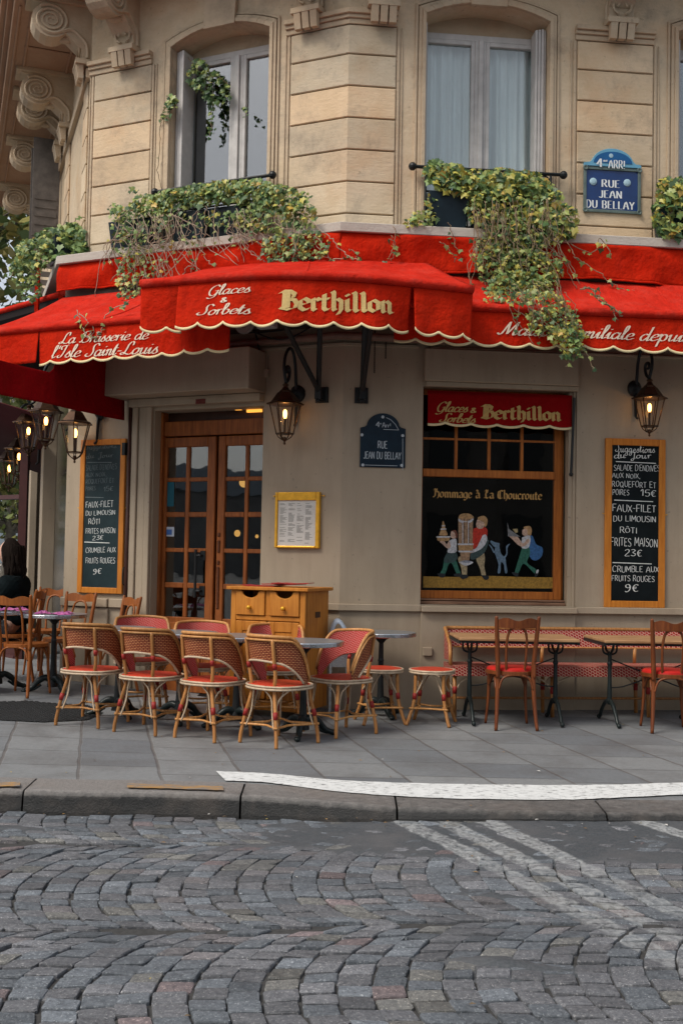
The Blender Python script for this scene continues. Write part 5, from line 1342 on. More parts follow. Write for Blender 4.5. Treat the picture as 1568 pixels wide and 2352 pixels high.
# terrace roof cloth far left: dark red underside over the tables
tr_ = thing('terrace_roof', 'dark red terrace canopy over the far left tables', 'canopy', (-4.5, 12.5, 3.0))
G = []
for i in range(9):
    t = i / 8; p = at(126 - 200 * t, 962 - 60 * t, 11.6 + .8 * t)
    G.append([p, p + V((-.5, 1.6, -.12)), p + V((-1.0, 3.4, -.36))])
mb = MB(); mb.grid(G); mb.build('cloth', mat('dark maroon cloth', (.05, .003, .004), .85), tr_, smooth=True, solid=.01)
# --- small window awning
wa = thing('window_awning', 'small dark red blind with gold gothic lettering over the ground-floor window', 'awning', tuple(F2.p((gL + gR) / 2, 2.8, 0)))
uA, uB = F2.U(982, 930, .02), F2.U(1313, 930, .02); zt = F2.Z(1140, 905, .02)
WL = Line([F2.p(uA + (uB - uA) * i / 10, zt, .015) for i in range(11)])
D4 = dropat(WL, 1150, 983)
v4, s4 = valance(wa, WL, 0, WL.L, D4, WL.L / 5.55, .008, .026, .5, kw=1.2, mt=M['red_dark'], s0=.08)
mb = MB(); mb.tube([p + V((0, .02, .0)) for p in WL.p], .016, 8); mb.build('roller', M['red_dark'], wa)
gd = mat('dull gold lettering', (.48, .30, .10), .6, .2, 50)
vtext(v4, s4, WL, 'Glaces', SCRIPT, 1001, 1072, 923, 945, gd, nib=.10, ang=20, thin=.05, shear=.3, ybase2=947)
vtext(v4, s4, WL, '&', SCRIPT, 1080, 1092, 936, 948, gd, nib=.14, ang=20, thin=.08, shear=.1, ybase2=949)
vtext(v4, s4, WL, 'Sorbets', SCRIPT, 1008, 1090, 949, 969, gd, nib=.10, ang=20, thin=.05, shear=.3, ybase2=972)
vtext(v4, s4, WL, 'Berthillon', BLACK, 1105, 1287, 930, 961, gd, nib=.17, ang=38, thin=.045, smooth=0, ybase2=967)
# small fittings under the awnings
fx = thing('floodlight', 'small white floodlight under the left awning', 'lamp', tuple(at(398, 838, 10.2)))
c = at(398, 838, 10.2); mb = MB()
mb.box((-.11, -.05, -.03), (.11, .06, .035), Matrix.Translation(c) @ Matrix.Rotation(.35, 4, 'X') @ Matrix.Rotation(-.2, 4, 'Y')); mb.build('housing', M['white_frame'], fx, bevel=.01)
mb = MB(); mb.tube(smoothpts([c + V((.08, .05, -.03)), c + V((.13, .06, -.1)), c + V((.16, .08, -.04)), c + V((.15, .1, .2))], 4), .006, 5); mb.build('cable', cbm, fx)
sp = thing('loudspeaker', 'round grey loudspeaker up under the corner awning', 'speaker', tuple(F1.p(F1.U(566, 742), F1.Z(566, 742), .0)))
u, z = F1.px(566, 742, .2); mb = MB()
Mx = Matrix.Translation(F1.p(u, z, .2)) @ F1.n.to_track_quat('Z', 'Y').to_matrix().to_4x4()
mb.lathe([(.09, 0), (.11, .03), (.10, .05), (.06, .06), (.02, .045)], Mx, 20); mb.build('speaker_body', mat('grey plastic', (.28, .24, .21), .5, .15, 9), sp, smooth=False)
sb = thing('switch_box', 'small beige electrical box under the corner awning', 'box', tuple(F1.p(F1.U(615, 742), F1.Z(615, 742), .2)))
u, z = F1.px(618, 744, .2); mb = MB(); mb.fbox(F1, u - .09, u + .09, z - .05, z + .07, .201, .27); mb.build('box_body', M['white_frame'], sb, bevel=.005)
mb = MB(); mb.fbox(F1, u + .02, u + .06, z - .01, z + .04, .271, .274); mb.build('switch', M['black_iron'], sb)
# ------------------------------------------------------------------ lanterns
def lantern_parts(root, tall_glass=.26):
    """local frame: wall at y = 0, lamp hangs in front (towards -y); z = 0 at the wall plate"""
    D = .235                                # distance of the lamp from the wall
    b = MB()
    b.lathe([(.075, 0), (.075, .015), (.05, .03), (.03, .05)], Matrix.Rotation(math.pi / 2, 4, 'X'), 20)
    b.lathe([(.05, -.0), (.052, .01)], Matrix.Translation((0, 0, -.02)) @ Matrix.Rotation(math.pi / 2, 4, 'X'), 12)
    b.tube([(0, -.02, -.01), (0, -.025, -.12), (0, -.03, -.26), (0, -.055, -.285)], [.016, .015, .013, .011], 8)
    b.tube(smoothpts([(0, -.03, 0), (0, -.045, .12), (0, -.06, .24), (0, -.11, .355), (0, -.185, .365), (0, -.25, .29), (0, -.27, .19), (0, -.245, .10), (0, -.225, .065)], 5), .014, 8)
    b.tube(smoothpts([(0, -.235, .06), (0, -.185, .10), (0, -.165, .165), (0, -.185, .205), (0, -.22, .20), (0, -.225, .165), (0, -.20, .155)], 5), [.014] * 29 + [.012, .011], 8)
    b.build('bracket', M['black_iron'], root, smooth=True, world=False)
    T = Matrix.Translation((0, -D, 0))
    c = MB(); c.lathe([(.012, .06), (.030, .045), (.018, .03), (.034, .005), (.052, -.01), (.052, -.018), (.066, -.022), (.122, -.10), (.158, -.116), (.162, -.126), (.135, -.128)], T, sq=6)
    # crown of small cut-outs
    c.build('lamp_roof', M['copper'], root, world=False)
    zt, zb, rt, rb_ = -.128, -.375, .132, .072
    f = MB()
    for k in range(6):
        a = math.pi / 3 * k + math.pi / 6; ca_, sa = math.cos(a), math.sin(a)
        f.tube([(rt * ca_, -D + rt * sa, zt), (rb_ * ca_, -D + rb_ * sa, zb)], .0055, 5)
        f.tube([(rb_ * ca_, -D + rb_ * sa, zb), (rb_ * .75 * ca_, -D + rb_ * .75 * sa, zb - .03), (.018 * ca_, -D + .018 * sa, zb - .055)], .0045, 5)
    f.lathe([(rb_ + .006, zb - .006), (rb_ + .008, zb + .004), (rb_ - .006, zb + .006)], T, sq=6)
    f.lathe([(.003, zb - .095), (.012, zb - .085), (.007, zb - .07), (.02, zb - .055), (.014, zb - .03)], T, 10)
    f.tube([(0, -D, zb), (0, -D, zb + .13)], .011, 8); f.tube([(.028, -D, zb), (.028, -D, zb + .13)], .004, 5)
    f.build('lamp_frame', M['copper'], root, world=False)
    g = MB(); n = 6
    vs = [(r * math.cos(2 * math.pi * j / 6 + math.pi / 6) * .985, -D + r * math.sin(2 * math.pi * j / 6 + math.pi / 6) * .985, z) for r, z in ((rb_, zb + .004), (rt, zt)) for j in range(6)]
    g.add(vs, [(j, (j + 1) % 6, 6 + (j + 1) % 6, 6 + j) for j in range(6)]); g.build('lamp_glass', M['lamp_glass'], root, world=False)
    bu = MB(); bu.lathe([(.010, zb + .13), (.017, zb + .155), (.018, zb + .18), (.013, zb + .20), (.004, zb + .208)], T, 12); bo = bu.build('bulb', M['bulb'], root, smooth=True, world=False)
    return D, zb + .17
pl_m = None
lamp0 = None
def lamp(loc, rz, label, light=3.0, sc=1.0):
    global lamp0
    if lamp0 is None:
        lamp0 = thing('wall_lantern', label, 'lantern', loc, rz, 'lanterns on the cafe walls'); r = lamp0
        lamp.D, lamp.z = lantern_parts(r)
    else: r = copy_thing(lamp0, loc, rz, label)
    r.scale = (sc, sc, sc)
    l = bpy.data.lights.new('lantern_light', 'POINT'); l.energy = light; l.color = (1, .50, .16); l.shadow_soft_size = .02
    lo_ = bpy.data.objects.new('lantern_light', l); col.objects.link(lo_)
    lo_.location = V(loc) + Matrix.Rotation(rz, 3, 'Z') @ (V((0, -lamp.D, lamp.z)) * sc)
    return r
r1 = math.atan2(d1.y, d1.x); r2 = a2
u, z = F1.px(684, 905); lamp(tuple(F1.p(u, z, 0)), r1, 'black wall lantern with a curled bracket between the door and the corner', 5.5, 1.05)
u, z = F2.px(1455, 893); lamp(tuple(F2.p(u, z, 0)), r2 + .25, 'copper wall lantern with a lit bulb above the right-hand blackboard', 4.5, 1.0)
u, z = F1.px(232, 952); lamp(tuple(F1.p(u, z + .02, 0)), r1 - .5, 'lantern partly under the red side curtain above the left-hand blackboard', 4.0, 1.12)
r0 = math.atan2(-d0.y, -d0.x)
for x, y, Y, s_, lb in ((106, 978, 11.0, 1.1, 'lit lantern with clear panes nearest the side curtain on the far left facade'), (66, 1000, 12.1, 1.1, 'lantern half hidden behind the nearer one on the far left facade'), (44, 1058, 13.6, 1.15, 'bright lantern hanging low against the pale house behind'), (22, 1085, 14.6, 1.2, 'farthest lantern at the left edge, hanging lowest')):
    q = at(x, y, Y); B_ = V((q.x, q.y, q.z)) + Matrix.Rotation(r0, 3, 'Z') @ V((0, .235 * s_, .25 * s_)); lamp(tuple(B_), r0, lb, 4.0, s_)
# ------------------------------------------------------------------ blackboards
def handtext(mb, F, txt, font, x0, x1, ytop, ybase, n, sy=0., **kw):
    """text between picture columns, on a plane of facade F"""
    ua, zb_ = F.px(x0, ybase, n); ub, _ = F.px(x1, ybase, n); size = F.Z(x0, ytop, n) - zb_
    def fn(x, y, k): return F.p(x, y + zb_ + sy * (x - ua), n + .0012 + .0004 * k)
    letters(mb, txt, font, fn, ua, 0, size, ub - ua, **kw)
def chalkboard(F, root, x0, x1, y0, y1, n, wf, slate, faint_until=None):
    a, b = F.U(x0, (y0 + y1) / 2, n), F.U(x1, (y0 + y1) / 2, n); z1, z0 = F.Z((x0 + x1) / 2, y0, n), F.Z((x0 + x1) / 2, y1, n)
    fr = MB()
    for q in ((a, a + wf, z0, z1), (b - wf, b, z0, z1), (a + wf, b - wf, z1 - wf, z1), (a + wf, b - wf, z0, z0 + wf)): fr.fbox(F, q[0], q[1], q[2], q[3], .003, n)
    fr.build('frame', M['board_wood'], root, bevel=.004)
    sl = MB(); sl.fbox(F, a + wf - .004, b - wf + .004, z0 + wf - .004, z1 - wf + .004, .002, n - .012); sl.build('slate', slate, root)
    hk = MB()
    for u, s in ((a, -1), (b, 1)): hk.tube([F.p(u, z0 + (z1 - z0) * .55, n * .5), F.p(u + s * .025, z0 + (z1 - z0) * .555, n * .5)], .004, 5)
    hk.build('screw', M['brass'], root)
cb2 = thing('chalkboard', 'tall black menu board in an orange frame on the right facade below a lantern', 'menu board', tuple(F2.p(F2.U(1458, 1390), .95, 0)), group='daily menu boards')
chalkboard(F2, cb2, 1389, 1527, 1008, 1396, .035, .062, M['slate'])
tx = MB(); H_ = dict(nib=.04, ang=30, thin=.052, smooth=3, jit=.07, track=.05); nS = .0235
S2 = 350 / 849 * .6272
def R2(x, y): return 2150 * .6272 + x * S2, 1280 * .6272 + y * S2
for s, font, xa, xb, yt, yb in (('Suggestions', SCRIPT, 245, 598, 838, 905), ('du Jour', SCRIPT, 232, 565, 905, 962), ("SALADE D'ENDIVES", CAPS, 232, 640, 1022, 1072), ('AUX NOIX,', CAPS, 218, 468, 1098, 1140), ('ROQUEFORT ET', CAPS, 215, 608, 1165, 1215), ('POIRES', CAPS, 220, 370, 1240, 1290), ('15€', CAPS, 470, 610, 1245, 1300), ('FAUX-FILET', CAPS, 220, 608, 1378, 1438), ('DU LIMOUSIN', CAPS, 228, 610, 1475, 1525), ('RÔTI', CAPS, 285, 440, 1575, 1625), ('FRITES MAISON', CAPS, 205, 625, 1670, 1742), ('23€', CAPS, 330, 485, 1775, 1835), ('CRUMBLE AUX', CAPS, 220, 635, 1925, 1975), ('FRUITS ROUGES', CAPS, 212, 595, 2005, 2055), ('9€', CAPS, 330, 455, 2085, 2150)):
    (x0, y0), (x1, y1) = R2(xa, yt), R2(xb, yb)
    handtext(tx, F2, s, font, x0, x1, y0, y1, nS, sy=rnd.uniform(-.02, .01), **H_)
def rule(mb, F, xa, xb, y, n, R):
    (x0, y0), (x1, y1) = R(xa, y), R(xb, y); u0_, z = F.px(x0, y0, n); u1_, _ = F.px(x1, y0, n)
    mb.quad(F.p(u0_, z - .004, n + .0015), F.p(u1_, z - .010, n + .0015), F.p(u1_, z - .003, n + .0015), F.p(u0_, z + .004, n + .0015))
for xa, xb, y in ((250, 605, 995), (235, 580, 1337), (220, 568, 1892)): rule(tx, F2, xa, xb, y, nS, R2)
tx.build('chalk_writing', M['chalk'], cb2)
cb1 = thing('chalkboard', 'tall green menu board with half faded chalk writing left of the door', 'menu board', tuple(F1.p(F1.U(232, 1360), .95, 0)), group='daily menu boards')
chalkboard(F1, cb1, 181, 284, 1009, 1363, .035, .058, M['slate_green'])
S1 = 250 / 919 * .6272
def R1(x, y): return 250 * .6272 + x * S1, 1560 * .6272 + y * S1
tx = MB(); tf = MB()
for s, font, xa, xb, yt, yb, f in (('Suggestions', SCRIPT, 215, 650, 260, 320, 1), ('du Jour', SCRIPT, 240, 610, 372, 440, 1), ("SALADE D'ENDIVES", CAPS, 225, 655, 530, 600, 1), ('AUX NOIX,', CAPS, 225, 520, 635, 690, 1), ('ROQUEFORT ET', CAPS, 215, 620, 720, 780, 1), ('POIRES', CAPS, 205, 370, 820, 870, 1), ('15€', CAPS, 480, 610, 820, 880, 1), ('FAUX-FILET', CAPS, 195, 610, 1020, 1100, 0), ('DU LIMOUSIN', CAPS, 200, 640, 1145, 1205, 0), ('RÔTI', CAPS, 275, 430, 1255, 1325, 0), ('FRITES MAISON', CAPS, 180, 640, 1380, 1450, 0), ('23€', CAPS, 330, 480, 1475, 1535, 0), ('CRUMBLE AUX', CAPS, 190, 645, 1640, 1705, 0), ('FRUITS ROUGES', CAPS, 180, 635, 1780, 1850, 0), ('9€', CAPS, 340, 455, 1920, 1990, 0)):
    (x0, y0), (x1, y1) = R1(xa, yt), R1(xb, yb); x0 = max(x0, 197.5); x1 = min(x1, 268.5)
    handtext(tf if f else tx, F1, s, font, x0, x1, y0, y1, nS, sy=.03, **H_)
for xa, xb, y, f in ((255, 590, 490, 1), (235, 480, 958, 1), (220, 560, 1562, 0)): rule(tf if f else tx, F1, xa, xb, y, nS, R1)
tx.build('chalk_writing', M['chalk'], cb1); tf.build('faded_chalk', M['chalk_faint'], cb1)
hk = MB(); u = F1.U(288, 1030); hk.fbox(F1, u - .005, u + .03, F1.Z(288, 1046), F1.Z(288, 1018), .002, .05); hk.build('bracket', M['black_iron'], cb1)
# ------------------------------------------------------------------ menu case
mc = thing('menu_case', 'brass framed menu case with a printed sheet right of the door', 'menu case', tuple(F1.p(F1.U(681, 1195), 1.5, 0)))
a, b = F1.U(631, 1195, .04), F1.U(733, 1195, .04); z1, z0 = F1.Z(682, 1130, .04), F1.Z(682, 1259, .04); T = .048
fr = MB()
for q in ((a, a + T * .55, z0, z1), (b - T * .8, b, z0, z1), (a + T * .55, b - T * .8, z1 - T * 1.6, z1), (a + T * .55, b - T * .8, z0, z0 + T * .45)): fr.fbox(F1, q[0], q[1], q[2], q[3], .002, .045)
fr.build('frame', M['brass'], mc, bevel=.008, seg=2)
pa = MB(); pa.fbox(F1, a + T * .5, b - T * .75, z0 + T * .4, z1 - T * 1.5, .002, .028); pa.build('menu_sheet', M['paper'], mc)
ik = MB(); pu0, pu1, pz0, pz1 = a + T * .55 + .02, b - T * .8 - .02, z0 + T * .45 + .02, z1 - T * 1.6 - .03
for c in range(4):
    z = pz1
    while z > pz0:
        if rnd.random() < .80:
            ww = rnd.uniform(.35, .95) * (pu1 - pu0) / 4.4; x = pu0 + (pu1 - pu0) * c / 4
            ik.quad(F1.p(x, z, .0292), F1.p(x + ww, z, .0292), F1.p(x + ww, z + .0032, .0292), F1.p(x, z + .0032, .0292))
        z -= .0088 if rnd.random() < .88 else .03
ik.build('print', M['ink'], mc)
gl = MB(); gl.fbox(F1, a + T * .56, b - T * .81, z0 + T * .46, z1 - T * 1.61, .034, .036); gl.build('cover_glass', M['lamp_glass'], mc)
nl = MB()
for u in (a - .025, b + .03): nl.tube([F1.p(u, z1 - .035, .001), F1.p(u, z1 - .035, .02)], .007, 6); nl.tube([F1.p(u, z1 - .035, .018), F1.p(u + (.05 if u < a else -.05), z1 - .03, .018)], .003, 5)
nl.build('hook', M['brass'], mc)
# ------------------------------------------------------------------ street signs
def signtext(mb, F, s, font, x0, x1, yt, yb, n, yb2=None, **kw):
    ua, zb_ = F.px(x0, yb, n); ub, zb2 = F.px(x1, yb if yb2 is None else yb2, n); size = F.Z(x0, yt, n) - zb_
    letters(mb, s, font, lambda x, y, k: F.p(x, y + zb_, n + .0012 + .0005 * k), ua, 0, size, ub - ua, **kw)
s1 = thing('street_sign', 'pale-framed blue enamel street sign with a light blue arched crest, high on the right pier', 'street sign', tuple(F2.p(F2.U(1402, 495), F2.Z(1402, 495), 0)))
a, b = F2.U(1336, 440), F2.U(1467, 440); zb_, zt_ = F2.Z(1402, 492), F2.Z(1402, 388); c = (a + b) / 2; N0 = .03
fr = MB(); T = .028
for q in ((a, a + T, zb_, zt_), (b - T, b, zb_, zt_), (a + T, b - T, zb_, zb_ + T), (a + T, b - T, zt_ - T, zt_)): fr.fbox(F2, *q, N0 - .005, N0 + .012)
for u in (a + .016, b - .016):
    for z in (zb_ + .016, zt_ - .016):
        fr.lathe([(.024, 0), (.026, .008), (.016, .012), (.008, .006)], Matrix.Translation(F2.p(u, z, N0 + .012)) @ F2.n.to_track_quat('Z', 'Y').to_matrix().to_4x4(), 14)
fr.build('frame', mat('grey green painted frame', (.11, .15, .14), .5, .25, 20), s1, bevel=.003)
pl = MB(); pl.fbox(F2, a + .004, b - .004, zb_ + .004, zt_ - .004, N0 - .006, N0); pl.build('plate', mat('deep blue enamel', (.004, .030, .13), .25, .2, 9, coat=.4), s1)
def crest(x0, x1, zb, h, n0, n1, mt, name, flat=.0):
    c = (x0 + x1) / 2; hw = (x1 - x0) / 2; pts = [(x0, zb), (x1, zb), (x1, zb + h * .16), (c + hw * .80, zb + h * .22)]
    for i in range(13):
        t = math.radians(14 + (180 - 28) * i / 12); pts.append((c + hw * .74 * math.cos(t), zb + h * (.12 + .88 * math.sin(t))))
    pts += [(c - hw * .80, zb + h * .22), (x0, zb + h * .16)]
    mb = MB(); mb.prism(F2, pts, n0, n1); return mb.build(name, mt, s1, bevel=.003)
hC = F2.Z(1402, 349) - F2.Z(1402, 391)
lb_ = mat('light blue enamel', (.12, .33, .47), .3, .15, 9, coat=.3)
crest(a - .0, b + .0, zt_ + .002, hC, N0 - .02, N0 + .02, lb_, 'crest')
pts = [(c - .18, zt_ + .035)] + [(c + .18 * math.cos(t), zt_ + .035 + (hC - .07) * math.sin(t)) for t in [math.pi * i / 14 for i in range(15)]][0:1]
mb = MB(); mb.prism(F2, [(c + .185 * math.cos(math.pi * i / 14), zt_ + .035 + (hC - .065) * math.sin(math.pi * i / 14)) for i in range(15)], N0 + .018, N0 + .024); mb.build('crest_field', mat('mid blue enamel', (.010, .095, .26), .3, .15, 9), s1)
ds = MB()
for x, y in ((1362, 420), (1440, 423)):
    u, z = F2.px(x - 1.5 + .5, y - 3, N0); ds.lathe([(.035, 0), (.034, .006), (.02, .012), (.004, .014)], Matrix.Translation(F2.p(u, z, N0)) @ F2.n.to_track_quat('Z', 'Y').to_matrix().to_4x4(), 18)
u, z = F2.px(1402, 358, N0 + .02); ds.lathe([(.022, 0), (.02, .006), (.01, .008)], Matrix.Translation(F2.p(u, z, N0 + .02)) @ F2.n.to_track_quat('Z', 'Y').to_matrix().to_4x4(), 14)
ds.build('rosette', mat('pale blue rosette', (.36, .52, .60), .4, .2, 40), s1)
tx = MB(); Q = 550 / 1568 * .6272
def R3(x, y): return 1950 * .6272 + x * Q, 500 * .6272 + y * Q
for s, xa, xb, yt, yb, n in (('RUE', 718, 908, 450, 525, N0), ('JEAN', 690, 930, 560, 635, N0), ('DU BELLAY', 555, 1058, 660, 738, N0), ('4', 665, 730, 228, 315, N0 + .024), ('me', 735, 775, 228, 262, N0 + .024), ('ARR!', 790, 960, 245, 328, N0 + .024)):
    (x0, y0), (x1, y1) = R3(xa, yt), R3(xb, yb)
    signtext(tx, F2, s, CAPS, x0, x1, y0, y1, n, nib=.13, ang=0, thin=.045, smooth=4, track=.10)
tx.build('lettering', M['white_paint'], s1)
# dark sign on the lower wall
s2 = thing('street_sign', 'dark navy street sign with a rounded top on the lower wall beside the corner', 'street sign', tuple(F2.p(F2.U(878, 1075), F2.Z(878, 1075), 0)))
a, b = F2.U(826, 1025), F2.U(930, 1025); zb_, zs_, zt_ = F2.Z(878, 1074), F2.Z(878, 984), F2.Z(878, 951); c = (a + b) / 2
pts = [(a, zb_), (b, zb_), (b, zs_), (b - .04, zs_ + .01)] + [(c + (b - c - .055) * math.cos(t), zs_ + .005 + (zt_ - zs_) * math.sin(t)) for t in [math.radians(8 + 164 * i / 14) for i in range(15)]] + [(a + .04, zs_ + .01), (a, zs_)]
mb = MB(); mb.prism(F2, pts, .004, .018); mb.build('plate', mat('dark navy enamel', (.006, .018, .032), .3, .3, 12, coat=.4), s2, bevel=.003)
wm = mat('grey white enamel', (.42, .47, .50), .4)
tx = MB(); Q2 = 650 / 1568 * .6272
def R4(x, y): return 850 * .6272 + x * Q2, 1100 * .6272 + y * Q2
for s, xa, xb, yt, yb in (('RUE', 1285, 1370, 1243, 1305), ('JEAN DU BELLAY', 1160, 1490, 1335, 1395), ('4', 1268, 1305, 1072, 1118), ('e', 1305, 1318, 1075, 1095), ('A', 1325, 1352, 1078, 1122), ('rr', 1355, 1390, 1078, 1122), ('t', 1391, 1402, 1080, 1110)):
    (x0, y0), (x1, y1) = R4(xa, yt), R4(xb, yb)
    signtext(tx, F2, s, CAPS, x0, x1, y0, y1, .019, nib=.04, ang=0, thin=.095, smooth=4, track=.06)
tx.build('lettering', wm, s2)
bd = MB()
for q in ((1505, 1225, 1508, 1445), ):
    pass
def sline(p, q, r=.003):
    (x0, y0), (x1, y1) = R4(*p), R4(*q); bd.tube([F2.p(*F2.px(x0, y0, .02), .02), F2.p(*F2.px(x1, y1, .02), .02)], r, 4)
sline((1505, 1220), (1505, 1500)); sline((1335, 1140), (1470, 1145)); 
bd.tube([F2.p(*F2.px(*R4(x, y), .02), .02) for x, y in ((1360, 1035), (1400, 1055), (1440, 1095), (1468, 1143))], .003, 4)
u0_, z0_ = F2.px(838, 1068, .02); u1_, _ = F2.px(912, 1068, .02); bd.tube([F2.p(u0_, z0_, .02), F2.p(u1_, z0_, .02)], .003, 4)
for p in ((1330, 1030), (1145, 1188), (1505, 1195)):
    u, z = F2.px(*R4(*p), .02); bd.lathe([(.014, 0), (.014, .003), (.008, .005)], Matrix.Translation(F2.p(u, z, .018)) @ F2.n.to_track_quat('Z', 'Y').to_matrix().to_4x4(), 10)
for x, y in ((833, 1068), (922, 1069)):
    u, z = F2.px(x, y, .02); bd.lathe([(.014, 0), (.014, .003), (.008, .005)], Matrix.Translation(F2.p(u, z, .018)) @ F2.n.to_track_quat('Z', 'Y').to_matrix().to_4x4(), 10)
bd.build('border', wm, s2)
# ------------------------------------------------------------------ terrace furniture (local frames: front = +y, z = 0 on the pavement)
def on_ground(x, y): return (x, y, pz(x, y) + .002)
def rattan_chair(label, tone, group):
    t = thing('rattan_chair', label, 'chair', (0, 0, 0), 0, group)
    SH = .425
    def rimp(a, k=1.0, z=SH):            # rounded seat outline
        c, s = math.cos(a), math.sin(a); e = 2.8
        r = .212 / (abs(c) ** e + abs(s) ** e) ** (1 / e) * k; return V((r * c, r * s * .98, z))
    N = 40; ang = [2 * math.pi * i / N for i in range(N)]
    st = MB(); rings = [(0.02, .012), (.5, .012), (.9, .006), (1.0, -.006), (1.0, -.022)]
    for (k0, d0_), (k1, d1_) in zip(rings, rings[1:]):
        for i in range(N):
            q = [rimp(ang[i], k0, SH + d0_), rimp(ang[(i + 1) % N], k0, SH + d0_), rimp(ang[(i + 1) % N], k1, SH + d1_), rimp(ang[i], k1, SH + d1_)]
            st.quad(*q[::-1], uv=[(p.x, p.y) for p in q[::-1]])
    st.build('seat', M['weave_seat'], t, world=False)
    rm = MB(); rm.col = (1.1, 1.15, 1.2)
    for dz, k in ((-.006, 1.03), (-.024, 1.035)): rm.tube([rimp(a, k + .012 * max(0, math.cos(4 * a)), SH + dz) for a in ang], .0085, 6, closed=True)
    rm.build('seat_rim', M['cane_pale'], t, smooth=True, world=False)
    # back shell
    def ztop(f): a = abs(f); return .768 - .010 * (a / 60) ** 2 if a < 62 else .757 - .32 * ((a - 62) / 46) ** 1.7
    def zlow(f): a = abs(f); return .592 + .012 * math.cos(f * .05) if a < 40 else .592 + .012 * math.cos(2.0) - .165 * ((a - 40) / 52) ** 1.6
    def shell(f, z, off=0.):
        a = math.radians(f); lean = (z - SH) * .20
        return V(((.216 + off) * math.sin(a) * (1 + .12 * (z - SH)), -(.20 + off + lean) * math.cos(a) * (1 if abs(f) < 90 else 1) + .02, z))
    fs = [-104 + 208 * i / 52 for i in range(53)]
    for nm, mt_, off in (('backrest', M['weave_out'], .006), ('backrest_lining', M['weave_in'], -.004)):
        mb = MB(); P = []; U = []
        for f in fs:
            zt, zl = ztop(f), min(zlow(f), ztop(f) - .004); zl = max(zl, SH - .005)
            P.append([shell(f, zl + (zt - zl) * j / 8, off) for j in range(9)]); U.append([(math.radians(f) * .22, zl + (zt - zl) * j / 8) for j in range(9)])
        mb.grid(P, lambda i, j: U[i][j]); mb.build(nm, mt_, t, smooth=True, world=False)
    tr_ = MB(); tr_.col = (1.02 * tone, 1.04 * tone, 1.06 * tone)
    tr_.tube([shell(f, ztop(f) + .010, .004) for f in fs], .013, 8); tr_.tube([shell(f, ztop(f) - .016, .016) for f in fs], .009, 6)
    tr_.build('top_rail', M['rattan'], t, smooth=True, world=False)
    lr = MB(); f2 = [f for f in fs if abs(f) <= 90]; lr.tube([shell(f, max(SH + .01, zlow(f)), .012) for f in f2], .0085, 6); lr.build('lower_rail', M['cane_pale'], t, smooth=True, world=False)
    # legs; the rear ones run on up as posts
    foot = {'rl': (-.185, -.205), 'rr': (.185, -.205), 'fl': (-.205, .20), 'fr': (.205, .20)}
    topp = {'rl': (-.118, -.165), 'rr': (.118, -.165), 'fl': (-.155, .15), 'fr': (.155, .15)}
    for k in foot:
        fx, fy = foot[k]; tx_, ty_ = topp[k]; L = MB(); j = rnd.uniform(.9, 1.1)
        L.col = (tone * j * .95, tone * j * .9, tone * j * .86)
        pts = [(fx, fy, 0), (fx * .93 + tx_ * .07, fy * .93 + ty_ * .07, .07), ((fx + tx_) / 2, (fy + ty_) / 2, .22), (tx_ * 1.0, ty_ * 1.0, .36), (tx_, ty_, SH)]
        if k[0] == 'r':
            f_ = math.degrees(math.atan2(tx_, .165)) * .95
            pts += [shell(f_, .52, .014), shell(f_, .62, .018), shell(f_, .755, .014)]
        L.tube(smoothpts(pts, 4), .0135, 8); lg_ = L.build('leg', M['rattan'], t, smooth=True, world=False)
        W = MB(); a, b = V(((fx + tx_) / 2 * 1.03, (fy + ty_) / 2 * 1.03, .195)), V((fx * .43 + tx_ * .57, fy * .43 + ty_ * .57, .245))
        W.tube([a, b], .0168, 8)
        if k[0] == 'r': W.tube([shell(f_, .545, .016), shell(f_, .585, .018)], .0160, 8)
        W.build('binding', M['cane_red'], lg_, smooth=True, world=False)
        B = MB()
        p0 = V((fx, fy, 0)).lerp(V((tx_, ty_, .4)), .30)
        for sx_, sy_ in ((1, 0), (0, 1)):
            e = rimp(math.atan2(ty_ * (1 - .62 * sy_), tx_ * (1 - .62 * sx_)), .98, SH - .03)
            q0 = V((p0.x * (1 - .05 * sx_), p0.y * (1 - .05 * sy_), .125)) + V((-.016 * sx_ * (1 if tx_ > 0 else -1), -.016 * sy_ * (1 if ty_ > 0 else -1), 0))
            B.tube(smoothpts([q0, V((tx_ * 1.06, ty_ * 1.06, .235)) + V((-.018 * sx_ * (1 if tx_ > 0 else -1), -.018 * sy_ * (1 if ty_ > 0 else -1), 0)), V((tx_ * .95, ty_ * .95, .30)).lerp(e, .35), e], 4), .0065, 5)
        B.build('brace', M['cane_pale'], t, smooth=True, world=False)
    S = MB(); S.col = (1.15 * tone, 1.2 * tone, 1.25 * tone); z = .13
    fp = {k: V((*foot[k], 0)).lerp(V((*topp[k], SH)), z / SH) for k in foot}
    for a, b in (('rl', 'rr'), ('rr', 'fr'), ('fr', 'fl'), ('fl', 'rl')):
        m_ = (fp[a] + fp[b]) / 2 * .66; m_.z = z + .006
        ex = (fp[a] - fp[b]).normalized() * .012
        S.tube(smoothpts([fp[a] * 1.06 + ex, (fp[a] + m_) / 2 * 1.03, m_, (fp[b] + m_) / 2 * 1.03, fp[b] * 1.06 - ex], 4), .0085, 6)
    S.build('stretcher', M['rattan'], t, smooth=True, world=False)
    return t
GA, GB = 'rattan chairs with their backs to the road', 'rattan chairs behind the round tables'
RC = [(-1.90, 8.48, 19, 'rattan chair with honey brown cane, leftmost of the four with their backs to the road'),
      (-1.41, 8.29, 25, 'honey rattan chair between the leftmost one and the two weathered ones'),
      (-.925, 8.12, 32, 'weathered rattan chair left of the one nearest the road'),
      (-.425, 7.93, 42, 'pale weathered rattan chair standing nearest the road, its back turned')]
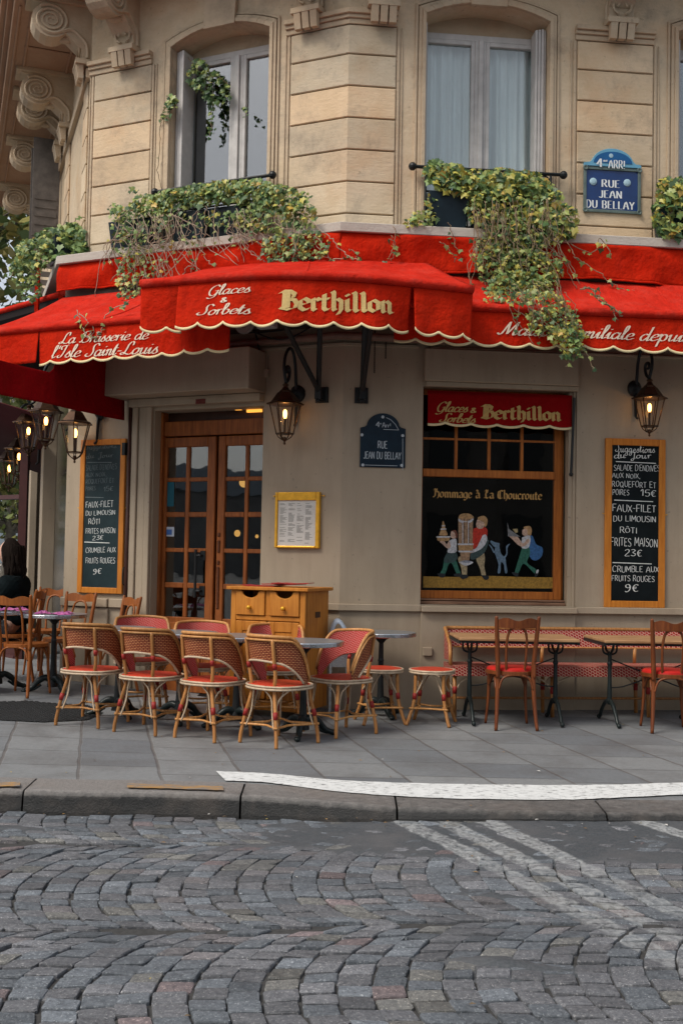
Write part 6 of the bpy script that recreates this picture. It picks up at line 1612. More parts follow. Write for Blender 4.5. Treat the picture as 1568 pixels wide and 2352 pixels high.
ch0 = rattan_chair(RC[0][3], .80, GA); ch1 = rattan_chair(RC[3][3], 1.12, GA)
for i, (x, y, a, lb) in enumerate(RC):
    if i in (0, 3):
        o = (ch0 if i == 0 else ch1); o.location = on_ground(x, y); o.rotation_euler = (0, 0, math.radians(-a))
    else: copy_thing(ch0 if i < 2 else ch1, on_ground(x, y), math.radians(-a), lb)
for x, y, a, lb, src in ((-1.66, 9.22, 195, 'red backed rattan chair behind the tables, in front of the door casing', ch0), (-1.13, 9.05, 192, 'red backed rattan chair behind the tables, in front of the left door leaf', ch1), (-.52, 8.95, 184, 'red backed rattan chair tucked against the wooden sideboard', ch1), (.02, 8.42, 128, 'red backed rattan chair at the right end of the row facing the tables', ch1)):
    copy_thing(src, on_ground(x, y), math.radians(a), lb, GB)
# stools
def stool(label, group):
    t = thing('rattan_stool', label, 'stool', (0, 0, 0), 0, group); z = .44; n = 32
    s = MB()
    for (r0_, d0_), (r1_, d1_) in zip(((.01, .012), (.12, .012), (.172, .004)), ((.12, .012), (.172, .004), (.178, -.018))):
        for i in range(n):
            a, b = 2 * math.pi * i / n, 2 * math.pi * (i + 1) / n
            q = [V((r * math.cos(c), r * math.sin(c), z + d)) for r, d, c in ((r0_, d0_, a), (r1_, d1_, a), (r1_, d1_, b), (r0_, d0_, b))]
            s.quad(*q, uv=[(p.x, p.y) for p in q])
    s.build('seat', M['weave_seat'], t, world=False)
    r_ = MB()
    for dz, rr in ((-.004, .182), (-.021, .180)): r_.tube([(rr * math.cos(a), rr * math.sin(a), z + dz) for a in [2 * math.pi * i / n for i in range(n)]], .0095, 6, closed=True)
    r_.build('seat_rim', M['cane_pale'], t, smooth=True, world=False)
    for sx_ in (-1, 1):
        for sy_ in (-1, 1):
            L = MB(); j = rnd.uniform(.85, 1.05); L.col = (j, j * .96, j * .92)
            p = [(.175 * sx_, .175 * sy_, 0), (.155 * sx_, .155 * sy_, .06), (.122 * sx_, .122 * sy_, .2), (.112 * sx_, .112 * sy_, z - .02)]
            L.tube(smoothpts(p, 4), .0145, 8); lg_ = L.build('leg', M['rattan'], t, smooth=True, world=False)
            W = MB(); W.tube([(.121 * sx_, .121 * sy_, .205), (.117 * sx_, .117 * sy_, .255)], .0175, 8); W.build('binding', M['cane_red'], lg_, smooth=True, world=False)
            B = MB()
            for ux_, uy_ in ((1, 0), (0, 1)): B.tube(smoothpts([(.125 * sx_ - .016 * ux_ * sx_, .125 * sy_ - .016 * uy_ * sy_, .25), (.10 * sx_ * (1 - .3 * ux_), .10 * sy_ * (1 - .3 * uy_), .33), (.14 * sx_ * (1 - .75 * ux_), .14 * sy_ * (1 - .75 * uy_), z - .03)], 4), .0065, 5)
            B.build('brace', M['cane_pale'], t, smooth=True, world=False)
    S = MB(); S.col = (1.05, 1.1, 1.12)
    c = [V((.142 * a, .142 * b, .125)) for a, b in ((-1, -1), (1, -1), (1, 1), (-1, 1))]
    for a, b in zip(c, c[1:] + c[:1]):
        m_ = (a + b) / 2 * .68; m_.z = .13; S.tube(smoothpts([a * 1.08, m_, b * 1.08], 6), .009, 6)
    S.build('stretcher', M['rattan'], t, smooth=True, world=False)
    return t
s0_ = stool('round rattan stool with a bright red seat in front of the small round table', 'rattan stools'); s0_.location = on_ground(.345, 9.0); s0_.rotation_euler = (0, 0, .2)
copy_thing(s0_, on_ground(.765, 8.98), -.25, 'round rattan stool with a dull red seat beside the long bench')
# round pedestal tables
def round_table(label, group, r=.30, h=.715, foot=M['cast']):
    t = thing('round_table', label, 'table', (0, 0, 0), 0, group)
    a = MB(); a.lathe([(r - .012, h - .004), (r - .012, h)], n=40); a.build('tabletop', M['tabletop'], t, world=False)
    e = MB(); e.lathe([(r - .03, h - .034), (r - .004, h - .034), (r, h - .030), (r, h - .022), (r - .003, h - .020), (r, h - .018), (r, h - .010), (r - .003, h - .008), (r, h - .006), (r - .002, h - .001), (r - .011, h - .001)], n=40); e.build('table_edge', M['steel'], t, smooth=False, world=False)
    p = MB(); p.lathe([(.05, .05), (.045, .09), (.034, .13), (.028, .2), (.024, .30), (.022, .46), (.027, .47), (.022, .49), (.020, .62), (.05, h - .06), (.11, h - .04), (.11, h - .034)], n=16); p.build('column', M['black_iron'], t, smooth=False, world=False)
    for k in range(3):
        q = 2 * math.pi * k / 3 + .4; c, s = math.cos(q), math.sin(q); f = MB()
        f.tube(smoothpts([(.02 * c, .02 * s, .12), (.07 * c, .07 * s, .135), (.13 * c, .13 * s, .10), (.18 * c, .18 * s, .045), (.225 * c, .225 * s, .025), (.25 * c, .25 * s, .018)], 4), [.03] * 4 + [.028] * 5 + [.024] * 6 + [.021] * 4 + [.024] * 2, 8)
        f.ball((.25 * c, .25 * s, .018), .026, 6, (1, 1, .7)); f.tube(smoothpts([(.10 * c, .10 * s, .07), (.13 * c, .13 * s, .05), (.16 * c, .16 * s, .03), (.2 * c, .2 * s, .02)], 3), .012, 6)
        f.build('foot', foot, t, smooth=True, world=False)
    return t
GT = 'round pedestal tables among the rattan chairs'
t0 = round_table('round steel-edged table behind the chair nearest the road', GT); t0.location = on_ground(-.26, 8.22)
for x, y, a, lb in ((-.80, 8.62, 1.0, 'round steel-edged table in front of the wooden sideboard'), (-1.27, 8.78, .3, 'round steel-edged table in front of the left door leaf'), (-1.78, 8.86, .7, 'round steel-edged table at the left end of the rattan row')):
    copy_thing(t0, on_ground(x, y), a, lb)
copy_thing(t0, on_ground(.36, 9.36), .5, 'small round table alone against the wall with a stool before it', 'round tables by the wall')
LT = []
for x, y, a, lb in ((-2.60, 9.98, .9, 'round table with pink napkins in front of the left blackboard'), (-3.10, 9.96, .2, 'round table strewn with pink napkins at the far left edge')):
    o = copy_thing(t0, on_ground(x, y), a, lb, 'round tables on the left terrace'); o.scale = (1.0, 1.0, 1.0); LT.append(o)
# napkins
nm = mat('pink and purple napkin', (.34, .05, .20), .8, .55, 25, dark=(.16, .03, .16), hue=(.55, .16, .34))
def napkin(x, y, z, r, label):
    t = thing('napkin', label, 'napkin', (x, y, z), rnd.uniform(0, 6), 'crumpled napkins on the left tables'); mb = MB(); G = []
    for i in range(9):
        row = []
        for j in range(9):
            u, v = (i - 4) / 4, (j - 4) / 4
            row.append(V((r * u * (1 + rnd.uniform(-.15, .15)), r * .7 * v * (1 + rnd.uniform(-.15, .15)), .004 + rnd.uniform(0, .030) * max(0, 1.1 - u * u - v * v * .6))))
        G.append(row)
    mb.grid(G); mb.build('cloth', nm, t, world=False, solid=.002)
zt_ = .717
for (x, y, r), lb in zip(((-2.68, 9.88, .07), (-2.50, 9.80, .09), (-2.46, 9.90, .05)), ('crumpled pink napkin at the back of the table before the left blackboard', 'largest crumpled napkin near the right edge of the left table', 'small purple napkin on the right edge of the left table')): napkin(x, y, pz(-2.6, 9.98) + zt_, r, lb)
for (x, y, r), lb in zip(((-3.0, 9.86, .10), (-3.12, 9.80, .09), (-2.92, 10.02, .07)), ('wide crumpled napkin behind the chair back at the far left', 'crumpled napkin at the far left edge of the picture', 'folded pink napkin nearest the seated woman')): napkin(x, y, pz(-3.1, 9.96) + zt_, r, lb)
# bentwood chairs
def bentwood(label, group, wood, seatmat, H=.89, name='bentwood_chair'):
    t = thing(name, label, 'chair', (0, 0, 0), 0, group); SH = .46
    s = MB(); n = 36
    def rim(a, k, z): return V((.205 * k * math.cos(a) * (1 + .06 * math.sin(a)), .205 * k * math.sin(a), z))
    prof = [(1.0, -.03), (1.0, -.004), (.97, 0)]
    for (k0, z0_), (k1, z1_) in zip(prof, prof[1:]):
        for i in range(n): a, b = 2 * math.pi * i / n, 2 * math.pi * (i + 1) / n; s.quad(rim(a, k0, SH + z0_), rim(b, k0, SH + z0_), rim(b, k1, SH + z1_), rim(a, k1, SH + z1_))
    s.add([rim(2 * math.pi * i / n, .99, SH - .03) for i in range(n)], [tuple(range(n - 1, -1, -1))])
    s.build('seat_ring', wood, t, world=False)
    c = MB(); prof = [(.96, .0), (.95, .012), (.86, .026), (.5, .034), (.02, .036)]
    if seatmat is wood: prof = [(.96, 0), (.9, -.004), (.02, -.006)]
    for (k0, z0_), (k1, z1_) in zip(prof, prof[1:]):
        for i in range(n): a, b = 2 * math.pi * i / n, 2 * math.pi * (i + 1) / n; c.quad(rim(a, k0, SH + z0_), rim(b, k0, SH + z0_), rim(b, k1, SH + z1_), rim(a, k1, SH + z1_))
    c.build('seat', seatmat, t, smooth=True, world=False)
    bl = {-1: [], 1: []}
    for q in (-1, 1):
        L = MB(); p = smoothpts([(q * .165, -.235, 0), (q * .15, -.195, .2), (q * .142, -.175, SH - .02), (q * .15, -.19, .6), (q * .165, -.225, H - .06), (q * .170, -.238, H)], 5)
        L.tube(p, [.0135 + .006 * math.sin(math.pi * min(1, i / (len(p) - 1))) for i in range(len(p))], 8); L.ball(p[-1], .0145, 5); L.build('leg', wood, t, smooth=True, world=False)
        L = MB(); L.tube(smoothpts([(q * .172, .17, 0), (q * .155, .155, .2), (q * .148, .145, SH - .02)], 5), [.0115] * 5 + [.014] * 3 + [.018] * 3, 8); L.build('leg', wood, t, smooth=True, world=False)
        B = MB(); B.tube(smoothpts([(q * .155, -.16, SH - .14), (q * .15, -.10, SH - .06), (q * .13, -.02, SH - .035), (q * .14, .08, SH - .06), (q * .155, .135, SH - .14)], 5), .009, 6); B.build('brace', wood, t, smooth=True, world=False)
        B = MB(); B.tube(smoothpts([(q * .148, -.19, SH - .05), (q * .15, -.19, SH + .03), (q * .147, -.185, SH + .10)], 3), .013, 6); B.build('seat_block', wood, t, smooth=True, world=False)
    B = MB(); B.tube(smoothpts([(-.138, -.195, SH - .14), (-.10, -.19, SH - .05), (0, -.19, SH - .028), (.10, -.19, SH - .05), (.138, -.195, SH - .14)], 6), .009, 6); B.tube(smoothpts([(-.145, .15, SH - .14), (-.10, .155, SH - .05), (0, .16, SH - .03), (.10, .155, SH - .05), (.145, .15, SH - .14)], 6), .009, 6); B.build('brace', wood, t, smooth=True, world=False)
    R_ = MB(); G = []
    for i in range(21):
        u = -1 + 2 * i / 20; x = u * .160; y = -.222 - .035 * (1 - u * u); zt = H - .018 - .012 * math.cos(u * 5.2) + .006; zl = H - .078 - .006 * (1 - u * u)
        G.append([V((x, y + .008, zl)), V((x, y - .009, zl)), V((x, y - .018, zt)), V((x, y - .001, zt)), V((x, y + .008, zl))])
    R_.grid(G); R_.build('top_rail', wood, t, smooth=False, world=False)
    A = MB(); A.tube(smoothpts([(-.072, -.165, SH - .01), (-.080, -.19, .58), (-.078, -.215, .72), (-.055, -.228, H - .095), (0, -.234, H - .075), (.055, -.228, H - .095), (.078, -.215, .72), (.080, -.19, .58), (.072, -.165, SH - .01)], 5), .0105, 6); A.build('back_loop', wood, t, smooth=True, world=False)
    return t
GR_ = 'bentwood chairs with red seats at the wooden tables'
b0 = bentwood('dark bentwood chair with a red padded seat at the first wooden table', GR_, M['bentwood'], M['vinyl']); b0.location = on_ground(1.40, 8.90); b0.rotation_euler = (0, 0, math.radians(3))
copy_thing(b0, on_ground(2.66, 8.88), math.radians(-4), 'bentwood chair with a red padded seat cut by the right edge of the picture')
GLc = 'wooden bentwood chairs on the left terrace'
b1 = bentwood('orange bentwood chair seen from behind in front of the far left tables', GLc, M['bentwood_light'], M['bentwood_light'], .88); b1.location = on_ground(-2.79, 9.72); b1.rotation_euler = (0, 0, math.radians(-12))
copy_thing(b1, on_ground(-2.16, 10.25), math.radians(128), 'bentwood chair below the right edge of the left blackboard')
copy_thing(b1, on_ground(-2.62, 10.48), math.radians(158), 'bentwood chair behind the left table, below the blackboard corner')
copy_thing(b1, on_ground(-3.35, 9.62), math.radians(-60), 'bentwood chair at the far left edge with only its seat showing')
copy_thing(b1, on_ground(-3.02, 11.3), math.radians(175), 'bentwood chair stacked back in the shade right of the seated woman')
# wooden tables on cast-iron legs
def wood_table(label, group, W=.98, D=.64, H=.715):
    t = thing('wooden_table', label, 'table', (0, 0, 0), 0, group)
    s = MB(); s.box((-W / 2, -D / 2, H - .026), (W / 2, D / 2, H)); s.build('tabletop', M['table_wood'], t, world=False, bevel=.006)
    b = MB()
    for x in (-W / 2, W / 2 - .012): b.box((x - .003, -D / 2 + .01, H - .05), (x + .015, D / 2 - .01, H - .0265))
    b.box((-W / 2 + .02, -D / 2 + .02, H - .045), (W / 2 - .02, -D / 2 + .04, H - .0265)); b.build('apron', M['black_iron'], t, world=False)
    for x in (-W / 2 + .13, W / 2 - .13):
        f = MB()
        f.tube(smoothpts([(x, -.02, .16), (x, -.02, .3), (x, -.02, .5), (x, -.02, .60)], 3), [.020] * 4 + [.017] * 6, 8)
        for q in (-1, 1):
            f.tube(smoothpts([(x, -.02, .58), (x, q * .07, .60), (x, q * .115, .64), (x, q * .12, H - .045)], 4), .011, 6)
            f.tube(smoothpts([(x + q * .0, -.02, .57), (x + q * .05, -.02, .59), (x + q * .06, -.02, .64), (x + q * .05, -.02, H - .05)], 4), .009, 6)
            f.tube(smoothpts([(x, -.02, .20), (x, q * .10 - .01, .17), (x, q * .20, .09), (x, q * .25, .03), (x, q * .28, .018)], 4), [.018] * 6 + [.016] * 6 + [.014] * 5, 7)
            f.ball((x, q * .285, .02), .020, 5)
        f.ball((x, -.02, .19), .028, 6); f.ball((x, -.02, .50), .024, 6)
        f.build('pedestal', M['cast'], t, smooth=True, world=False)
    st = MB(); st.tube([(-W / 2 + .13, -.02, .54), (0, -.02, .40)], .006, 5); st.tube([(W / 2 - .13, -.02, .54), (0, -.02, .40)], .006, 5)
    st.tube(smoothpts([(-W / 2 + .13, -.02, .30), (-W / 4, -.02, .31), (0, -.02, .38), (W / 4, -.02, .31), (W / 2 - .13, -.02, .30)], 4), .006, 5); st.build('tie_rod', M['black_iron'], t, world=False)
    return t
w0 = wood_table('wooden table with cast-iron legs in front of the left half of the bench', 'wooden terrace tables'); w0.location = on_ground(1.45, 9.16); w0.rotation_euler = (0, 0, .03)
copy_thing(w0, on_ground(2.62, 9.18), .05, 'second wooden table with cast-iron legs, cut by the right edge of the picture')
# rattan bench along the wall
bn = thing('rattan_bench', 'long red woven rattan bench with a low back along the right wall', 'bench', tuple(F2.p(2.4, .002, .3)))
def bp_(u, n, z): return F2.p(u, z, n)
uL, uR = F2.U(1020, 1500, .15), 4.6; z1 = .735; zl = .575; sb, sf, sz = .12, .52, .44
for nm, n_, zz0, zz1, mt_ in (('backrest', .115, zl, z1, M['weave_bench']),):
    mb = MB(); nn = 60
    for i in range(nn):
        a, b = uL + .02 + (uR - uL) * i / nn, uL + .02 + (uR - uL) * (i + 1) / nn
        q = [bp_(a, n_ + .03, zz0), bp_(b, n_ + .03, zz0), bp_(b, n_, zz1), bp_(a, n_, zz1)]; mb.quad(*q, uv=[(a, zz0), (b, zz0), (b, zz1), (a, zz1)])
    # the end curves forward like an arm
    P = [];
    for k in range(9):
        f = math.radians(90 * k / 8); cu, cn = uL + .08 - .09 * math.sin(f), .115 + .10 * (1 - math.cos(f)) + .0
        P.append((cu, cn))
    P += [(uL - .01, .30), (uL - .01, .42)]
    for (a, c), (b, d) in zip(P, P[1:]):
        zt0 = z1 if c < .22 else z1 - .6 * (c - .22); zt1 = z1 if d < .22 else z1 - .6 * (d - .22)
        mb.quad(bp_(a, c, zl - .1), bp_(b, d, zl - .1), bp_(b, d, zt1), bp_(a, c, zt0), uv=[(c, zl), (d, zl), (d, z1), (c, z1)])
    mb.build(nm, mt_, bn, solid=.008)
mb = MB()
mb.quad(bp_(uL, sf, sz), bp_(uR, sf, sz), bp_(uR, sb, sz), bp_(uL, sb, sz), uv=[(uL, sf), (uR, sf), (uR, sb), (uL, sb)])
mb.quad(bp_(uL, sf, sz - .085), bp_(uR, sf, sz - .085), bp_(uR, sf + .004, sz), bp_(uL, sf + .004, sz), uv=[(uL, 0), (uR, 0), (uR, .085), (uL, .085)])
mb.quad(bp_(uL, sb, sz - .085), bp_(uL, sf, sz - .085), bp_(uL, sf, sz), bp_(uL, sb, sz), uv=[(0, 0), (.4, 0), (.4, .085), (0, .085)])
mb.build('seat', M['weave_bench'], bn)
tr_ = MB(); tr_.col = (1.05, 1.02, 1.0)
tr_.tube([bp_(uR, .113, z1 + .006)] + [bp_(a, c - .0, z1 + .006 - (0 if c < .22 else .6 * (c - .22))) for a, c in [(uL + .3, .113)] + P] + [bp_(uL - .01, .45, .55), bp_(uL - .01, .46, .44)], .016, 8)
tr_.tube([bp_(uL + .08, .148, zl), bp_(uR, .148, zl)], .008, 6)
tr_.build('top_rail', M['rattan'], bn, smooth=True)
for k in range(5):
    u = uL + .0 + k * .86
    for n_, zz in ((.45, sz - .08), (.16, sz - .08)):
        L = MB(); L.col = (.85, .8, .76); L.tube([bp_(u + .03, n_ + .02, 0), bp_(u + .03, n_, zz)], .017, 8); lg_ = L.build('leg', M['rattan'], bn, smooth=True)
        W = MB(); W.tube([bp_(u + .03, n_ + .011, .20), bp_(u + .03, n_ + .008, .26)], .020, 8); W.build('binding', M['cane_red'], lg_, smooth=True)
        B = MB()
        for q in (-1, 1): B.tube(smoothpts([bp_(u + .03 + q * .02, n_ + .008, .24), bp_(u + .03 + q * .06, n_ + .004, .30), bp_(u + .03 + q * .17, n_, sz - .085)], 4), .008, 5)
        B.build('brace', M['cane_pale'], lg_, smooth=True)
    if k: 
        P_s = MB(); P_s.col = (1.1, 1.1, 1.1); P_s.tube([bp_(u + .03, .135, sz), bp_(u + .03, .145, zl)], .016, 8); P_s.build('post', M['rattan'], bn, smooth=True)
        if k > 1:
            pass
S = MB(); S.col = (.75, .72, .7); S.tube([bp_(uL + .03, .20, .13), bp_(uR, .20, .13)], .012, 6); S.build('stretcher', M['rattan'], bn, smooth=True)
# sideboard
sbx, sby = -.62, 9.32
cab = thing('sideboard', 'honey pine sideboard with two scooped drawers and two cupboard doors beside the glazed door', 'cabinet', on_ground(-.60, 9.22), math.radians(-23))
Wc, Dc, Hc = .70, .46, 1.085
x0, x1 = -Wc / 2, Wc / 2; y0, y1 = -.02, Dc       # front at y = y0 (towards the viewer)
c = MB(); c.box((x0, y0 + .02, .06), (x0 + .025, y1, Hc - .03)); c.box((x1 - .025, y0 + .02, .06), (x1, y1, Hc - .03)); c.box((x0 + .025, y1 - .02, .06), (x1 - .025, y1, Hc - .03)); c.box((x0 + .025, y0 + .022, .06), (x1 - .025, y1 - .02, .09))
c.box((x0, y0, .0), (x0 + .05, y0 + .05, Hc - .03)); c.box((x1 - .05, y0, .0), (x1, y0 + .05, Hc - .03))
zd, zm = Hc - .245, Hc - .285
c.box((x0 + .05, y0 + .004, zm), (x1 - .05, y0 + .03, zd)); c.box((-.02, y0 + .002, zd), (.02, y0 + .03, Hc - .031)); c.box((x0 + .05, y0 + .004, .05), (x1 - .05, y0 + .03, .14))
c.box((x0 + .05, y0 + .30, .14), (x1 - .05, y0 + .32, Hc - .04))
c.build('carcass', M['pine'], cab, world=False, bevel=.004)
tp = MB(); tp.box((x0 - .03, y0 - .035, Hc - .03), (x1 + .035, y1 + .02, Hc)); tp.build('top', M['pine'], cab, world=False, bevel=.005)
for q in (-1, 1):
    a, b = (x0 + .054, -.024) if q < 0 else (.024, x1 - .054); zc = Hc - .034
    m_ = (a + b) / 2; pts = [(a, zd + .004), (b, zd + .004), (b, zc), (b - .035, zc), (b - .055, zc - .004)]
    for i in range(11): t = math.pi * i / 10; pts.append((m_ + .075 * math.cos(t), zc - .012 - .048 * math.sin(t)))
    pts += [(a + .055, zc - .004), (a + .035, zc), (a, zc)]
    d = MB(); k = len(pts); d.add([(x, y0 - .012, z) for x, z in pts] + [(x, y0 + .012, z) for x, z in pts], [tuple(range(k)), tuple(range(2 * k - 1, k - 1, -1))] + [(i, k + i, k + (i + 1) % k, (i + 1) % k) for i in range(k)])
    dr_ = d.build('drawer', M['pine'], cab, world=False, bevel=.004)
    kn = MB(); kn.lathe([(.014, 0), (.008, .008), (.010, .016), (.019, .024), (.017, .034), (.008, .040)], Matrix.Translation((m_, y0 - .012, zd + .07)) @ Matrix.Rotation(math.pi / 2, 4, 'X'), 16); kn.build('knob', M['brass'], dr_, smooth=True, world=False)
    a, b = (x0 + .054, -.006) if q < 0 else (.006, x1 - .054); z0_, z1_ = .145, zm - .006
    d = MB(); T = .065
    for r_ in ((a, a + T, z0_, z1_), (b - T, b, z0_, z1_), (a + T, b - T, z1_ - T * 1.3, z1_), (a + T, b - T, z0_, z0_ + T * 1.3)): d.box((r_[0], y0 - .008, r_[2]), (r_[1], y0 + .014, r_[3]))
    d.box((a + T, y0 + .0, z0_ + T * 1.3), (b - T, y0 + .010, z1_ - T * 1.3))
    d.build('cupboard_door', M['pine'], cab, world=False, bevel=.004)
sl = MB(); sl.box((x1 + .001, y0 + .20, Hc - .255), (x1 + .004, y0 + .30, Hc - .205)); sl.build('hand_slot', mat('slot shadow wood', (.06, .025, .01), .6), cab, world=False)
hg = MB()
for z in (.25, Hc - .42): hg.tube([(x1 - .05, y0 - .012, z), (x1 - .05, y0 - .012, z + .07)], .006, 6)
hg.build('hinge', M['cast'], cab, world=False)
# red menus on the sideboard
Mw = Matrix.Translation(V(cab.location)) @ Matrix.Rotation(math.radians(-23), 4, 'Z')
mm = mat('red menu cover', (.30, .012, .012), .4, .2, 9)
for (x, y, rz, dz), lb in zip(((-.12, .14, .1, 0), (.06, .16, -.12, .011), (.16, .13, .2, .022)), ('red menu folder lying flat, undermost on the sideboard', 'red menu folder in the middle of the sideboard pile', 'red menu folder on top at the right of the sideboard pile')):
    p = Mw @ V((x, y, Hc + .001 + dz)); t = thing('menu_folder', lb, 'menu', tuple(p), rz - .40, 'red menus on the sideboard')
    g = MB(); P = [[V((-.16 + .32 * i / 8, yy, .004 + .007 * abs(math.sin(i * .7)) * (dz > 0) + (.006 if i in (0, 8) else 0))) for i in range(9)] for yy in (-.11, .11)]; g.grid(P); g.build('cover', mm, t, world=False, solid=.006)
# rounded pale blue cover between the sideboard and the wall chair
bc = thing('chair_cover', 'pale blue rounded plastic cover beside the sideboard', 'cover', on_ground(.0, 9.42)); p = V(bc.location)
g = MB(); G = []
for i in range(13):
    a = math.pi * i / 12; G.append([V((.09 * math.cos(a) * s, y, .60 + .215 * math.sin(a) * s ** .4 * (1 - .25 * math.cos(a)))) for y, s in ((-.06, .6), (-.045, .9), (0, 1), (.05, .85))])
g.grid(G); g.build('cover_shell', mat('pale blue plastic', (.42, .48, .56), .4, .2, 12), bc, smooth=True, world=False, solid=.004)
g = MB(); g.box((-.08, -.04, .0), (-.06, -.02, .62)); g.box((.06, -.04, 0), (.08, -.02, .62)); g.box((-.08, .02, .4), (.08, .04, .6)); g.build('stand', M['steel'], bc, world=False)
# ------------------------------------------------------------------ ivy in window boxes
IVY = [(0, -.02), (.10, -.10), (.26, -.16), (.40, -.06), (.55, -.16), (.60, -.02), (.80, .06), (.68, .20), (.62, .34), (.78, .30), (.50, .58), (.30, .72), (.10, .86)]
IVY = [(0, .0), (.18, -.14), (.40, -.12), (.34, .06), (.56, .18), (.40, .30), (.24, .42), (.12, .62), (0, .86)]
IVY_ALL = IVY + [(-x, y) for x, y in IVY[-2:0:-1]]
leaf_m = bpy.data.materials.new('ivy leaf'); leaf_m.use_nodes = True
def _leaf(mt, tr=.25):
    nt = mt.node_tree; b = nt.nodes['Principled BSDF']
    a = node(nt, 'ShaderNodeAttribute', attribute_name='Col').outputs['Color']
    nt.links.new(a, b.inputs['Base Color']); b.inputs['Roughness'].default_value = .45
    t = node(nt, 'ShaderNodeBsdfTranslucent'); nt.links.new(a, t.inputs[0]); mx = node(nt, 'ShaderNodeMixShader'); mx.inputs[0].default_value = tr
    nt.links.new(b.outputs[0], mx.inputs[1]); nt.links.new(t.outputs[0], mx.inputs[2]); nt.links.new(mx.outputs[0], nt.nodes['Material Output'].inputs[0])
_leaf(leaf_m)
stem_m = mat('woody ivy stem', (.24, .175, .11), .8, .3, 30)
stem_dead = mat('dry ivy stem', (.34, .27, .20), .85, .3, 30)
def leaf(mb, p, nrm, down, size, c):
    nrm = nrm.normalized(); y = (down - nrm * down.dot(nrm)); y = y.normalized() if y.length > 1e-4 else nrm.orthogonal().normalized(); x = y.cross(nrm)
    mb.col = c; vs = []; fold = rnd.uniform(.05, .35)
    for lx, ly in IVY_ALL: vs.append(p + (x * lx + y * ly) * size + nrm * (-abs(lx) * fold + -.18 * max(0, ly - .4) ** 2) * size)
    ctr = p + y * .22 * size; k = len(vs); vs.append(ctr)
    mb.add(vs, [(i, (i + 1) % k, k) for i in range(k)])
def ivcol(yel=.2, dk=.3):
    r = rnd.random(); q = rnd.uniform(.75, 1.2)
    if r < yel: c = (.50, .45, .09) if rnd.random() < .86 else (.50, .33, .07)
    elif r < yel + .25: c = (.32, .38, .11)
    elif r < yel + .25 + dk: c = (.065, .13, .045)
    else: c = (.18, .28, .085)
    return tuple(v * q for v in c)
def rlf(F, spread=1.0):
    return F.n * 1.0 + V((rnd.gauss(0, .5), rnd.gauss(0, .4), rnd.gauss(.35, .5))) * spread
def ivy(name, label, F, spots, cat='ivy', stems=(), strands=(), sm=stem_m, yel=.2, dk=.3, group=None):
    """spots: (x, y, rx, ry, n0, n1, count, size) clouds in picture terms laid at distance n from the wall; stems/strands: picture polylines"""
    x, y = spots[0][0], spots[0][1]; u, z = F.px(x, y, spots[0][4])
    t = thing(name, label, cat, tuple(F.p(u, z, spots[0][4])), group=group)
    lv_, st_ = MB(), MB()
    for (x, y, rx, ry, n0, n1, cnt, size) in spots:
        for _ in range(int(cnt * 1.35)):
            while True:
                a, b = rnd.uniform(-1, 1), rnd.uniform(-1, 1)
                if a * a + b * b < 1: break
            n = rnd.uniform(n0, n1); u, z = F.px(x + a * rx, y + b * ry, n); p = F.p(u, z, n)
            leaf(lv_, p, rlf(F), V((rnd.gauss(0, .45), 0, -1)), size * (rnd.uniform(.42, .95) if rnd.random() < .8 else rnd.uniform(.95, 1.35)), ivcol(yel, dk))
    for pts, n, r, every, size in strands:
        w_ = smoothpts([F.p(*F.px(x, y, n), n) for x, y in pts], 6)
        w_ = [p + V((rnd.gauss(0, .008), rnd.gauss(0, .008), rnd.gauss(0, .006))) for p in w_]
        st_.tube(w_, r, 5)
        if every:
            L = 0
            for a, b in zip(w_, w_[1:]):
                L += (b - a).length
                if L > every * rnd.uniform(.6, 1.4):
                    L = 0; leaf(lv_, b + V((rnd.gauss(0, .02), rnd.gauss(0, .02), 0)), rlf(F), V((rnd.gauss(0, .6), 0, -1)), size * rnd.uniform(.6, 1.2), ivcol(yel, dk))
    if lv_.f: lv_.build('leaves', leaf_m, t)
    if st_.f: st_.build('stems', sm, t, smooth=True)
    return t
def planter(F, x0, x1, y0, y1, n0, n1, label):
    a, b = F.U(x0, (y0 + y1) / 2, n1), F.U(x1, (y0 + y1) / 2, n1); zt = F.Z((x0 + x1) / 2, y0, n1)
    t = thing('planter_box', label, 'planter', tuple(F.p((a + b) / 2, ZS, (n0 + n1) / 2)), group='planters on the ledge')
    mb = MB(); tw = .012; z0 = ZS + .004
    A = lambda u, n, z: F.p(u, z, n)
    def ring(k, z): return [A(a + k, n0 + k, z), A(b - k, n0 + k, z), A(b - k, n1 - k, z), A(a + k, n1 - k, z)]
    r = [ring(.03, z0), ring(.0, zt), ring(.014, zt), ring(.04, zt - .06)]
    mb.add(sum(r, []), [(3, 2, 1, 0)] + [(k * 4 + i, k * 4 + (i + 1) % 4, k * 4 + 4 + (i + 1) % 4, k * 4 + 4 + i) for k in range(3) for i in range(4)])
    mb.build('trough', M['planter'], t, bevel=.004)
    so_ = MB(); so_.add(ring(.035, zt - .05), [(0, 1, 2, 3)]); so_.build('soil', mat('potting soil', (.03, .02, .012), .95, .4, 60), t)
    return t
planter(F1, 248, 345, 504, 560, .06, .26, 'dark blue planter box left of the first window, ivy hanging over it')
planter(F1, 392, 470, 485, 545, .07, .27, 'dark blue planter under the left end of the first window rail')
planter(F1, 475, 585, 472, 535, .07, .27, 'dark planter behind the ivy below the first window')
planter(F2, 985, 1078, 440, 516, .08, .28, 'dark blue planter box at the left of the second window')
planter(F2, 1084, 1230, 450, 520, .08, .28, 'dark planter box hidden in yellowing ivy under the second window')
planter(F2, 1515, 1640, 465, 545, .08, .28, 'planter box at the right edge of the picture below the third window')
